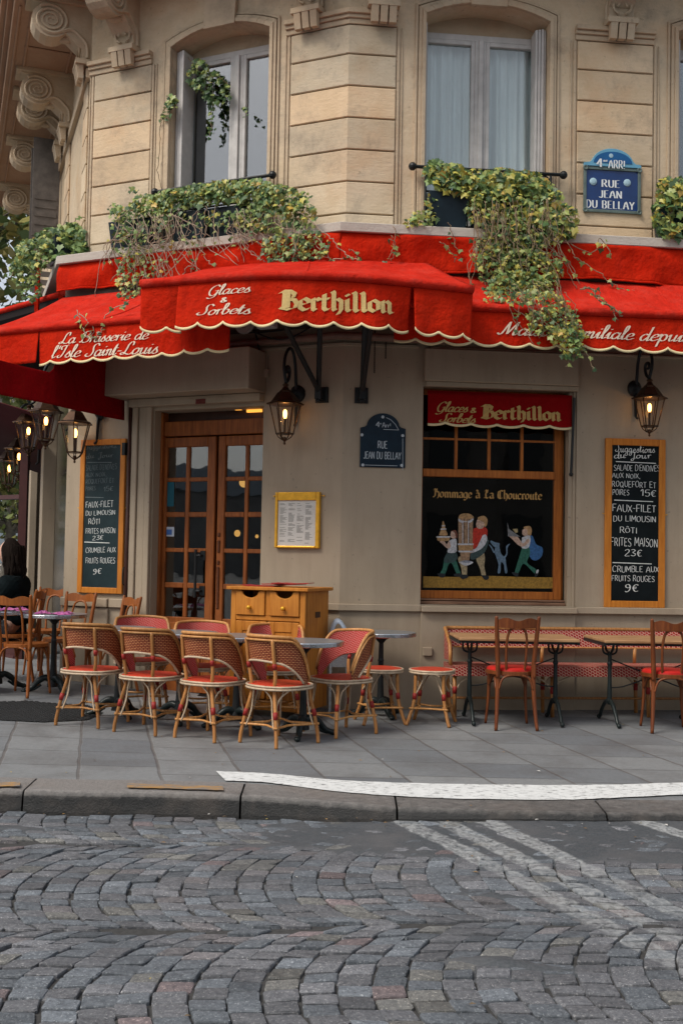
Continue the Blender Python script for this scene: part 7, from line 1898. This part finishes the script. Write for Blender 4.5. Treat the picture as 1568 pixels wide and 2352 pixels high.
# left ivy
NI = .30
sp = [(300, 492, 50, 24, .2, .34, 110, .055), (345, 468, 46, 24, .2, .36, 150, .058), (400, 456, 50, 24, .2, .36, 170, .06), (460, 446, 54, 26, .2, .36, 200, .06), (520, 438, 54, 26, .2, .36, 210, .06), (580, 440, 60, 30, .2, .38, 240, .06), (640, 458, 56, 34, .22, .38, 210, .06), (690, 492, 36, 34, .26, .38, 110, .055),
      (600, 500, 70, 34, .28, .38, 190, .054), (655, 570, 56, 38, .32, .40, 190, .05), (715, 560, 42, 36, .32, .40, 95, .048), (300, 560, 44, 50, .30, .40, 90, .05), (318, 640, 50, 60, .34, .46, 170, .048), (290, 690, 30, 22, .4, .5, 46, .05), (278, 520, 26, 26, .24, .36, 40, .05), (380, 500, 60, 24, .26, .36, 60, .05), (500, 500, 50, 20, .26, .36, 50, .05), (260, 475, 14, 10, .2, .3, 10, .05), (310, 440, 16, 12, .2, .3, 10, .05), (700, 450, 18, 12, .25, .3, 10, .05)]
strands = []
for i in range(42):
    x = rnd.uniform(275, 420); y = rnd.uniform(480, 520); x2 = x + rnd.gauss(-10, 34); y2 = rnd.uniform(590, 705)
    strands.append(([(x, y), (x + rnd.gauss(0, 22), y + (y2 - y) * .3), ((x + x2) / 2 + rnd.gauss(0, 22), (y + y2) / 2), (x2, y2)], rnd.uniform(.30, .46), .0036, .16 if i % 2 else 0, .045))
for i in range(38):
    x = rnd.uniform(430, 700); y = rnd.uniform(470, 520); x2 = x + rnd.gauss(20, 30); y2 = rnd.uniform(540, 615)
    strands.append(([(x, y), (x + rnd.gauss(0, 14), (y + y2) / 2), (x2, y2)], rnd.uniform(.30, .42), .0034, .13 if i % 2 else 0, .045))
for pts in ([(440, 500), (455, 560), (480, 600), (497, 613)], [(470, 560), (450, 600), (430, 615), (415, 640)], [(545, 490), (560, 560), (590, 590), (610, 600)], [(700, 520), (740, 560), (760, 600), (768, 612)], [(690, 490), (740, 530), (770, 560), (800, 590), (826, 596)], [(720, 540), (745, 590), (790, 592)]):
    strands.append((pts, .36, .0042, .12, .045))
strands.append(([(180, 720), (210, 745), (215, 775), (230, 760), (245, 722), (300, 690)], 1.14, .004, .045, .05))
strands.append(([(176, 712), (190, 752), (205, 780)], 1.14, .004, .04, .05))
ivy('ivy_plant', 'broad green ivy with tangled dry stems spilling over the red cloth under the first window', F1, sp, strands=strands, sm=stem_dead, yel=.12, dk=.34)
# ivy climbing in the corner of the first window
ivy('ivy_plant', 'dark ivy sprig climbing over the top left pane of the first window', F1, [(455, 170, 26, 38, -.12, -.02, 80, .06), (490, 200, 30, 40, -.16, -.06, 70, .055), (395, 232, 14, 22, .03, .09, 34, .055), (382, 262, 10, 14, .03, .08, 14, .045), (518, 212, 12, 26, -.16, -.08, 20, .05), (487, 262, 8, 26, -.17, -.1, 16, .05), (482, 305, 6, 16, -.17, -.1, 8, .045), (563, 256, 7, 14, -.17, -.1, 6, .045)],
    strands=[([(432, 130), (470, 180), (500, 175), (528, 200)], -.1, .004, .08, .05), ([(370, 270), (366, 330), (362, 390), (372, 440)], .06, .004, .5, .03), ([(395, 220), (375, 260), (370, 285)], .05, .004, .1, .04), ([(490, 200), (487, 260), (481, 312)], -.13, .0035, .1, .045)], sm=stem_m, yel=.03, dk=.6)
# right ivy
sp = [(1000, 392, 28, 28, .12, .3, 90, .07), (1040, 410, 45, 36, .14, .34, 170, .072), (1095, 420, 45, 34, .14, .34, 190, .07), (1150, 420, 55, 36, .14, .36, 240, .068), (1210, 430, 50, 40, .14, .36, 220, .066), (1250, 465, 42, 50, .16, .38, 190, .064), (1150, 480, 80, 48, .24, .38, 420, .060), (1230, 520, 70, 48, .28, .40, 330, .058), (1300, 505, 28, 40, .3, .4, 80, .066),
      (1170, 560, 76, 50, .32, .42, 420, .054), (1210, 620, 84, 50, .36, .48, 430, .050), (1190, 660, 78, 40, .42, .56, 300, .048), (1230, 700, 70, 36, .56, .74, 240, .046), (1270, 735, 60, 34, .74, .84, 170, .046), (1300, 765, 42, 28, .76, .86, 110, .046), (1312, 800, 28, 26, .78, .86, 56, .044), (1135, 610, 40, 50, .36, .5, 120, .050), (1150, 690, 38, 24, .6, .74, 70, .046),
      (975, 500, 34, 18, .2, .34, 40, .064), (990, 470, 14, 26, .2, .3, 24, .055), (940, 508, 16, 12, .28, .34, 10, .05)]
strands = []
for i in range(60):
    x = rnd.uniform(1085, 1290); y = rnd.uniform(455, 520); x2 = x + rnd.gauss(20, 26); y2 = rnd.uniform(590, 690)
    strands.append(([(x, y), (x + rnd.gauss(4, 10), y + (y2 - y) * .4), ((x + x2) / 2 + rnd.gauss(0, 12), (y + y2) * .52), (x2, y2)], rnd.uniform(.36, .5), .0034, .18 if i % 2 else 0, .045))
for i in range(26):
    x = rnd.uniform(1150, 1300); y = rnd.uniform(640, 690); x2 = x + rnd.gauss(40, 25); y2 = rnd.uniform(730, 800)
    strands.append(([(x, y), ((x + x2) / 2 + rnd.gauss(0, 14), (y + y2) * .5), (x2, y2)], rnd.uniform(.74, .86), .003, .11, .042))
for pts, n in (([(1315, 790), (1305, 820), (1300, 842)], .8), ([(1320, 800), (1345, 812), (1362, 848)], .8), ([(1310, 560), (1360, 580), (1378, 545), (1402, 590)], .36), ([(1340, 660), (1370, 668), (1390, 700), (1430, 720)], .8), ([(1350, 672), (1385, 690), (1420, 735)], .8), ([(1318, 590), (1380, 630), (1420, 660), (1460, 668)], .36), ([(905, 520), (905, 560), (892, 600)], .33), ([(900, 540), (908, 570), (900, 598)], .33), ([(1012, 555), (1035, 575), (1045, 600)], .34), ([(800, 570), (825, 590), (800, 594)], .33), ([(1030, 510), (1040, 545), (1050, 575)], .33)):
    strands.append((pts, n, .004, .06, .05))
strands.append(([(1335, 665), (1355, 660), (1375, 690), (1400, 705), (1428, 728)], .82, .006, 0, .05))
ivy('ivy_plant', 'large yellowing ivy cascading from the second window over the right awning', F2, sp, strands=strands, yel=.30, dk=.22)
ivy('ivy_plant', 'yellow green ivy at the right edge of the picture below the third window', F2, [(1545, 440, 40, 38, .1, .34, 150, .075), (1535, 490, 38, 48, .16, .36, 150, .072), (1555, 530, 46, 18, .2, .34, 80, .065), (1580, 470, 50, 60, .16, .34, 190, .072)], strands=[([(1560, 410), (1545, 470), (1530, 540)], .3, .005, .1, .06)], yel=.30, dk=.25)
# pot with ivy on the far left end of the ledge
pq = at(155, 592, 11.1)
tp_ = thing('planter_pot', 'dark blue square pot on the left end of the ledge', 'planter', (pq.x, pq.y, ZS), .5)
mb = MB(); mb.lathe([(.20, .004), (.25, .26), (.235, .26), (.22, .2)], None, sq=4); mb.build('trough', M['planter'], tp_, world=False, bevel=.006)
FA = Fac(V((pq.x, pq.y, 0)), V((1, 0, 0)), V((0, -1, 0)))
ivy('ivy_plant', 'bright green big-leaved ivy in the pot on the left end of the ledge', FA, [(165, 535, 34, 26, -.1, .25, 120, .085), (120, 548, 40, 26, -.1, .25, 120, .07), (80, 580, 45, 34, 0, .25, 200, .06), (140, 585, 18, 10, .2, .28, 12, .11), (185, 575, 20, 26, .1, .25, 50, .08), (60, 620, 36, 40, .0, .2, 150, .05), (70, 660, 30, 30, .0, .2, 70, .05)],
    strands=[([(150, 545), (90, 570), (50, 600), (20, 640)], .1, .005, .08, .05), ([(170, 530), (175, 505), (195, 498)], .1, .005, .06, .05), ([(120, 560), (80, 610), (60, 680)], .1, .005, .08, .05)], yel=.06, dk=.3)
# ------------------------------------------------------------------ trees on the quay, far left
bark = mat('plane tree bark', (.13, .115, .095), .85, .5, 6, bump=.4, bs=14)
tree_leaf = bpy.data.materials.new('tree leaf'); tree_leaf.use_nodes = True; _leaf(tree_leaf, .35)
def tree(label, x, y, h, r, n, seed, cols, zc=.62, ls=.16):
    rg = random.Random(seed); t = thing('plane_tree', label, 'tree', (x, y, -.1), group='trees behind the house')
    tk = MB(); base = V((x, y, -.2)); top = V((x + .3, y, h * .55))
    tk.tube(smoothpts([base, base.lerp(top, .4) + V((.12, 0, 0)), top], 5), [.26 - .012 * i for i in range(11)], 9)
    tips = []
    for k in range(9):
        a = rg.uniform(0, 6.28); e = rg.uniform(.3, 1.2); L = r * rg.uniform(.7, 1.1); st = base.lerp(top, rg.uniform(.6, 1))
        en = st + V((math.cos(a) * math.cos(e), math.sin(a) * math.cos(e), math.sin(e))) * L; mid = st.lerp(en, .5) + V((0, 0, -.2))
        tk.tube(smoothpts([st, mid, en], 4), [.11 - .011 * i for i in range(9)], 6); tips += [mid, en, en + V((rg.uniform(-1, 1), rg.uniform(-1, 1), rg.uniform(0, 1))) * r * .3]
        for q in range(3):
            e2_ = mid.lerp(en, rg.random()) + V((rg.gauss(0, 1), rg.gauss(0, 1), rg.gauss(.2, .7))) * r * .35; tk.tube([mid.lerp(en, .4), e2_], [.035, .012], 5); tips.append(e2_)
    tk.build('trunk', bark, t, smooth=True)
    cr = MB(); cl = []
    for p in tips:
        for _ in range(3): cl.append((p + V((rg.gauss(0, 1), rg.gauss(0, 1), rg.gauss(0, .8))) * r * .28, r * rg.uniform(.12, .26)))
    for _ in range(n):
        c, q = rg.choice(cl); d = V((rg.gauss(0, 1), rg.gauss(0, 1), rg.gauss(0, .8))).normalized() * q * rg.random() ** .5
        p = c + d; nn = V((rg.gauss(0, 1), rg.gauss(0, 1), rg.gauss(.6, .8))).normalized(); a = nn.orthogonal().normalized(); b = nn.cross(a); s = ls * rg.uniform(.6, 1.3)
        cc = rg.choice(cols); k = rg.uniform(.7, 1.25); cr.col = tuple(v * k for v in cc)
        ph = rg.uniform(0, 6.28); pts = []
        for i in range(5):
            an = ph + 2 * math.pi * i / 5; pts.append(p + (a * math.cos(an) + b * math.sin(an)) * s * (.6 if i % 2 else 1.0))
        cr.add(pts, [(0, 1, 2, 3, 4)])
    cr.build('crown', tree_leaf, t)
    return t
GC = [(.14, .19, .06), (.20, .23, .07), (.30, .27, .08), (.09, .13, .045), (.24, .20, .06)]
tree('tall plane tree behind the left end of the house', -8.7, 25, 17, 5.0, 9000, 5, GC)
tree('lower yellow green tree at the left edge below the balcony', -9.6, 29, 8.0, 3.6, 5200, 9, [(.24, .27, .09), (.34, .31, .10), (.16, .20, .07)])
tree('small tree seen below the terrace canopy at the far left', -11.2, 36, 5.2, 2.6, 2600, 14, [(.20, .25, .08), (.32, .32, .10), (.12, .16, .06)], ls=.13)
# pale stone house across the water behind the trees
ph_ = thing('stone_house', 'pale stone house seen under the terrace canopy at the far left', 'building', (-17, 50, 0))
wm_ = mat('pale far stone', (.50, .46, .40), .9, .2, 1.5)
mb = MB(); 
X0, X1, Yh, Hh = -24.0, -13.2, 48.0, 8.2
mb.box((X0, Yh, -.2), (X1, Yh + 9, Hh)); mb.build('wall', wm_, ph_)
mb = MB(); mb.add([(X0 - .3, Yh - .3, Hh), (X1 + .3, Yh - .3, Hh), (X1 + .3, Yh + 9.3, Hh), (X0 - .3, Yh + 9.3, Hh), (X0 + 1.2, Yh + 1.5, Hh + 2.4), (X1 - 1.2, Yh + 1.5, Hh + 2.4), (X1 - 1.2, Yh + 7.5, Hh + 2.4), (X0 + 1.2, Yh + 7.5, Hh + 2.4)], [(3, 2, 1, 0), (0, 1, 5, 4), (1, 2, 6, 5), (2, 3, 7, 6), (3, 0, 4, 7), (4, 5, 6, 7)]); mb.build('roof', mat('zinc roof', (.16, .18, .20), .5, .2, 3), ph_)
for fl in range(3):
    for k in range(5):
        x = X0 + 1.0 + k * 2.0; z = .9 + fl * 2.5
        f = MB(); f.box((x - .12, Yh - .10, z - .12), (x + 1.22, Yh - .003, z + 1.82)); w_ = f.build('window', mat('pale surround', (.56, .53, .48), .8), ph_) if fl == 0 and k == 0 else f.build('window', bpy.data.materials['pale surround'], ph_)
        g = MB(); g.box((x, Yh - .13, z), (x + 1.1, Yh - .102, z + 1.7)); g.build('pane', mat('far pane', (.20, .24, .27), .2), w_) if fl == 0 and k == 0 else g.build('pane', bpy.data.materials['far pane'], w_)
mb = MB(); mb.box((X0 - .1, Yh - .25, 5.6), (X1 + .1, Yh - .004, 5.85)); mb.build('cornice', bpy.data.materials['pale surround'], ph_)
# terrace screen: dark red frame with glass, far left
scn = thing('terrace_screen', 'dark red glazed terrace screen frame behind the seated woman', 'screen', (-3.6, 12.6, .1))
q0, q1 = at(53, 1250, 12.6), at(-90, 1250, 13.4); red_fr = mat('dark maroon paint', (.055, .016, .014), .4, .2, 12)
mb = MB(); mb.box((q0.x - .05, q0.y - .04, 0), (q0.x + .04, q0.y + .04, 2.9)); mb.build('post', red_fr, scn)
zb = at(20, 1143, 12.8).z
mb = MB(); mb.tube([V((q0.x - .04, q0.y, zb)), V((q1.x, q1.y, zb))], .035, 4); mb.tube([V((q0.x - .04, q0.y, .75)), V((q1.x, q1.y, .75))], .035, 4); mb.tube([V((q0.x - .04, q0.y, .12)), V((q1.x, q1.y, .12))], .05, 4); mb.build('bar', red_fr, scn)
mb = MB(); mb.add([V((q0.x - .05, q0.y, .14)), V((q1.x, q1.y, .14)), V((q1.x, q1.y, .72)), V((q0.x - .05, q0.y, .72))], [(0, 1, 2, 3)]); mb.build('panel', red_fr, scn)
# ------------------------------------------------------------------ the other side of the crossing (behind the viewer), mirrored in the panes
def block(label, x0, x1, y0, y1, h, tint_):
    t = thing('street_house', label, 'building', ((x0 + x1) / 2, (y0 + y1) / 2, 0)); m_ = mat('house wall', tint_, .9, .25, .8)
    mb = MB(); mb.box((x0, y0, -.2), (x1, y1, h)); mb.build('wall', m_, t)
    mb = MB(); mb.add([(x0 - .3, y0 - .3, h), (x1 + .3, y0 - .3, h), (x1 + .3, y1 + .3, h), (x0 - .3, y1 + .3, h), (x0 + 1, y0 + 1, h + 2.2), (x1 - 1, y0 + 1, h + 2.2), (x1 - 1, y1 - 1, h + 2.2), (x0 + 1, y1 - 1, h + 2.2)], [(3, 2, 1, 0), (0, 1, 5, 4), (1, 2, 6, 5), (2, 3, 7, 6), (3, 0, 4, 7), (4, 5, 6, 7)]); mb.build('roof', bpy.data.materials['zinc roof'], t)
    gm_ = bpy.data.materials['dark glazing']
    for k in range(int((x1 - x0 - 1) / 2.2)):
        for fl in range(int(h / 3)):
            g = MB(); x = x0 + .8 + k * 2.2; z = .8 + fl * 3; g.box((x, y1 + .003, z), (x + 1.1, y1 + .06, z + 1.8)); g.build('window', gm_, t)
    return t
block('stone house across the crossing, mirrored in the ground-floor window', 1.2, 16, -16, -8.5, 6.8, (.16, .14, .12))
for k, (x, y, h_) in enumerate(((-66, -62, 8.5), (-84, -40, 7.0), (-92, -16, 9.0))):
    block('low house on the far quay mirrored in the %s door panes' % ('lower', 'middle', 'upper')[k], x - 13, x + 13, y - 8, y + 8, h_, (.20, .19, .18))
# ------------------------------------------------------------------ seated woman at the far left, turned to the left
def skin_body(name, verts, edges, radii, mat_, parent, root=0, sub=2):
    me = bpy.data.meshes.new(name); me.from_pydata([V(v) for v in verts], edges, []); o = bpy.data.objects.new(name, me); col.objects.link(o); o.parent = parent
    md = o.modifiers.new('skin', 'SKIN')
    if not me.skin_vertices: 
        bpy.context.view_layer.objects.active = o
    sv = me.skin_vertices[0].data
    for i, r in enumerate(radii):
        sv[i].radius = r if isinstance(r, tuple) else (r, r); sv[i].use_root = (i == root)
    sb_ = o.modifiers.new('sub', 'SUBSURF'); sb_.levels = sb_.render_levels = sub
    me.materials.append(mat_)
    return o
wx, wy = -3.12, 10.62
pw = thing('person', 'seated woman with dark shoulder-length hair and a dark coat at the far left table', 'person', on_ground(wx, wy), math.radians(90))
# local frame: facing +y (turned to the left of the picture), z up from the pavement
skin = mat('skin', (.50, .30, .22), .55, .12, 20); coat = mat('dark green black coat', (.006, .009, .010), .95, .4, 12, spec=.03, bump=.3, bs=40); hair = mat('dark brown hair', (.010, .006, .004), .7, .5, 6, spec=.08, stretch=(40, 40, 4), bump=.6, bs=60)
trs = mat('dark trousers', (.016, .017, .020), .85, .3, 14); shoe = mat('dark shoe', (.01, .01, .01), .5)
# body: pelvis, spine, neck, head core, arms to hands, legs to feet - one surface
Vb = [(0, 0, .52), (0, .01, .66), (0, .03, .82), (0, .04, .94), (0, .05, 1.02), (0, .075, 1.09), (0, .095, 1.16), (0, .10, 1.23),
      (.17, .05, .95), (.215, .14, .78), (.14, .34, .80), (-.17, .05, .95), (-.215, .14, .78), (-.13, .33, .80),
      (.10, .10, .50), (.12, .44, .50), (.12, .42, .10), (.12, .52, .05), (-.10, .10, .50), (-.12, .44, .50), (-.12, .42, .10), (-.12, .52, .05)]
Eb = [(0, 1), (1, 2), (2, 3), (3, 4), (4, 5), (5, 6), (6, 7), (3, 8), (8, 9), (9, 10), (3, 11), (11, 12), (12, 13), (0, 14), (14, 15), (15, 16), (16, 17), (0, 18), (18, 19), (19, 20), (20, 21)]
Rb = [(.17, .13), (.15, .115), (.165, .12), (.15, .10), .058, .055, (.072, .085), (.066, .08), .062, .048, .034, .062, .048, .034, .085, .062, .045, .04, .085, .062, .045, .04]
skin_body('body', Vb, Eb, Rb, skin, pw)
# coat over torso and arms, trousers and shoes follow the same skeleton a little larger
ix = [0, 1, 2, 3, 8, 9, 10, 11, 12, 13]; mp_ = {k: i for i, k in enumerate(ix)}
Vc = [Vb[k] for k in ix]; Vc[mp_[10]] = (.155, .29, .795); Vc[mp_[13]] = (-.145, .285, .795)
def up(r, k): return (r[0] + k, r[1] + k) if isinstance(r, tuple) else r + k
skin_body('coat', Vc + [(0, .045, 1.0)], [(mp_[a], mp_[b]) for a, b in Eb if a in mp_ and b in mp_] + [(mp_[3], len(ix))], [up(Rb[k], .040) for k in ix] + [.10], coat, pw)
ix = [0, 14, 15, 16, 18, 19, 20]; mp_ = {k: i for i, k in enumerate(ix)}
skin_body('trousers', [Vb[k] for k in ix], [(mp_[a], mp_[b]) for a, b in Eb if a in mp_ and b in mp_], [up(Rb[k], .014) for k in ix], trs, pw)
for s in (-1, 1): skin_body('shoe', [(.12 * s, .40, .05), (.12 * s, .50, .045), (.12 * s, .60, .035)], [(0, 1), (1, 2)], [.052, .05, .036], shoe, pw, sub=1)
# head: face with brow, nose, lips, chin, eye, ear
hd = MB(); n, m_ = 26, 28; G = []
for i in range(n + 1):
    th = math.pi * i / n; row = []
    for j in range(m_):
        ph = 2 * math.pi * j / m_; x = .074 * math.sin(th) * math.sin(ph); y = .092 * math.sin(th) * math.cos(ph); z = .118 * math.cos(th)
        fr_ = max(0, math.cos(ph)) ** 2 * math.sin(th)
        y += fr_ * (.006 * math.exp(-((z - .012) / .016) ** 2) - .006 * math.exp(-((z + .0) / .012) ** 2))
        nose = max(0, math.cos(ph)) ** 30 * math.sin(th); y += nose * (.026 * math.exp(-((z + .028) / .016) ** 2) + .012 * math.exp(-((z + .008) / .016) ** 2))
        lip = max(0, math.cos(ph)) ** 12; y += lip * (.009 * math.exp(-((z + .058) / .006) ** 2) + .010 * math.exp(-((z + .071) / .007) ** 2)) - lip * .004 * math.exp(-((z + .0645) / .003) ** 2)
        y += max(0, math.cos(ph)) ** 6 * .014 * math.exp(-((z + .098) / .014) ** 2)
        if z < -.03: x *= 1 - .9 * (abs(z) - .03) * 2.2
        row.append(V((x, y + .11, z + 1.245)))
    G.append(row + [row[0]])
hd.grid(G); ho = hd.build('head', skin, pw, smooth=True, world=False)
ey = MB()
for s in (-1, 1): ey.ball((.030 * s, .185, 1.245), .011, 6)
ey.build('eye', mat('eye', (.25, .22, .20), .2), ho, smooth=True, world=False)
br = MB()
for s in (-1, 1): br.tube([(.014 * s, .202, 1.262), (.03 * s, .198, 1.266), (.046 * s, .185, 1.262)], [.004, .0045, .003], 5)
br.build('eyebrow', hair, ho, world=False)
li = MB(); li.tube([(-.022, .196, 1.181), (0, .209, 1.182), (.022, .196, 1.181)], [.003, .0062, .003], 6); li.build('lips', mat('lips', (.36, .12, .11), .45), ho, smooth=True, world=False)
ea = MB()
for s in (-1, 1): ea.tube(smoothpts([(.073 * s, .10, 1.27), (.084 * s, .085, 1.275), (.082 * s, .075, 1.245), (.074 * s, .095, 1.215)], 4), .008, 6)
ea.build('ear', skin, ho, smooth=True, world=False)
# hair: cap plus locks down to the shoulders
hb = MB(); G = []
for i in range(15):
    th = math.pi * .62 * i / 14; row = []
    for j in range(33):
        ph = math.radians(52) + (2 * math.pi - math.radians(104)) * j / 32
        k = 1.0 + .012 * math.sin(j * 2.1 + i) + .02 * math.sin(i * .9)
        row.append(V((.092 * k * math.sin(th) * math.sin(ph), .104 * k * math.sin(th) * math.cos(ph) + .098, .132 * k * math.cos(th) + 1.25)))
    G.append(row)
hb.grid(G)
for j in range(46):
    ph = math.radians(62) + (2 * math.pi - math.radians(124)) * j / 45; r = rnd.uniform(.96, 1.1)
    x, y = .086 * math.sin(ph) * r, .100 * math.cos(ph) * r + .09
    pts = [(x * .8, y * 1.0, 1.31), (x * 1.08, y - .008, 1.24), (x * 1.15 + rnd.gauss(0, .008), y - .018, 1.15), (x * 1.2 + rnd.gauss(0, .014), y - .03 + rnd.gauss(0, .012), 1.06), (x * 1.1 + rnd.gauss(0, .02), y - .02 + rnd.gauss(0, .02), rnd.uniform(.97, 1.01))]
    hb.tube(smoothpts(pts, 4), [.017] * 5 + [.019] * 5 + [.016] * 4 + [.009] * 2 + [.004], 6)
hb.build('hair', hair, pw, smooth=True, world=False, solid=.004)
# hands with five fingers, one resting near the table edge
for s in (-1, 1):
    hx, hy, hz = .135 * s, .36, .80
    vs = [(hx, hy - .02, hz), (hx - .005 * s, hy + .05, hz)]; es = [(0, 1)]; rs = [(.026, .014), (.036, .014)]
    for k, (dx, L) in enumerate(((-.028, .062), (-.010, .074), (.010, .070), (.027, .055))):
        b0_ = len(vs); vs += [(hx + dx, hy + .085, hz + .003), (hx + dx * 1.1, hy + .085 + L * .55, hz - .006), (hx + dx * 1.1, hy + .08 + L * .95, hz - .026)]; es += [(1, b0_), (b0_, b0_ + 1), (b0_ + 1, b0_ + 2)]; rs += [.0095, .0085, .007]
    b0_ = len(vs); vs += [(hx - .038 * s, hy + .03, hz - .006), (hx - .052 * s, hy + .065, hz - .014)]; es += [(0, b0_), (b0_, b0_ + 1)]; rs += [.0105, .0085]
    skin_body('hand', vs, es, rs, skin, pw, sub=1)
sc_ = thing('cafe_chair', 'chair under the seated woman, hidden by the table', 'chair', on_ground(wx + .02, wy), math.radians(90)) if False else None
copy_thing(b1, on_ground(wx - .02, wy - .0), math.radians(90), 'bentwood chair the dark-haired woman sits on')
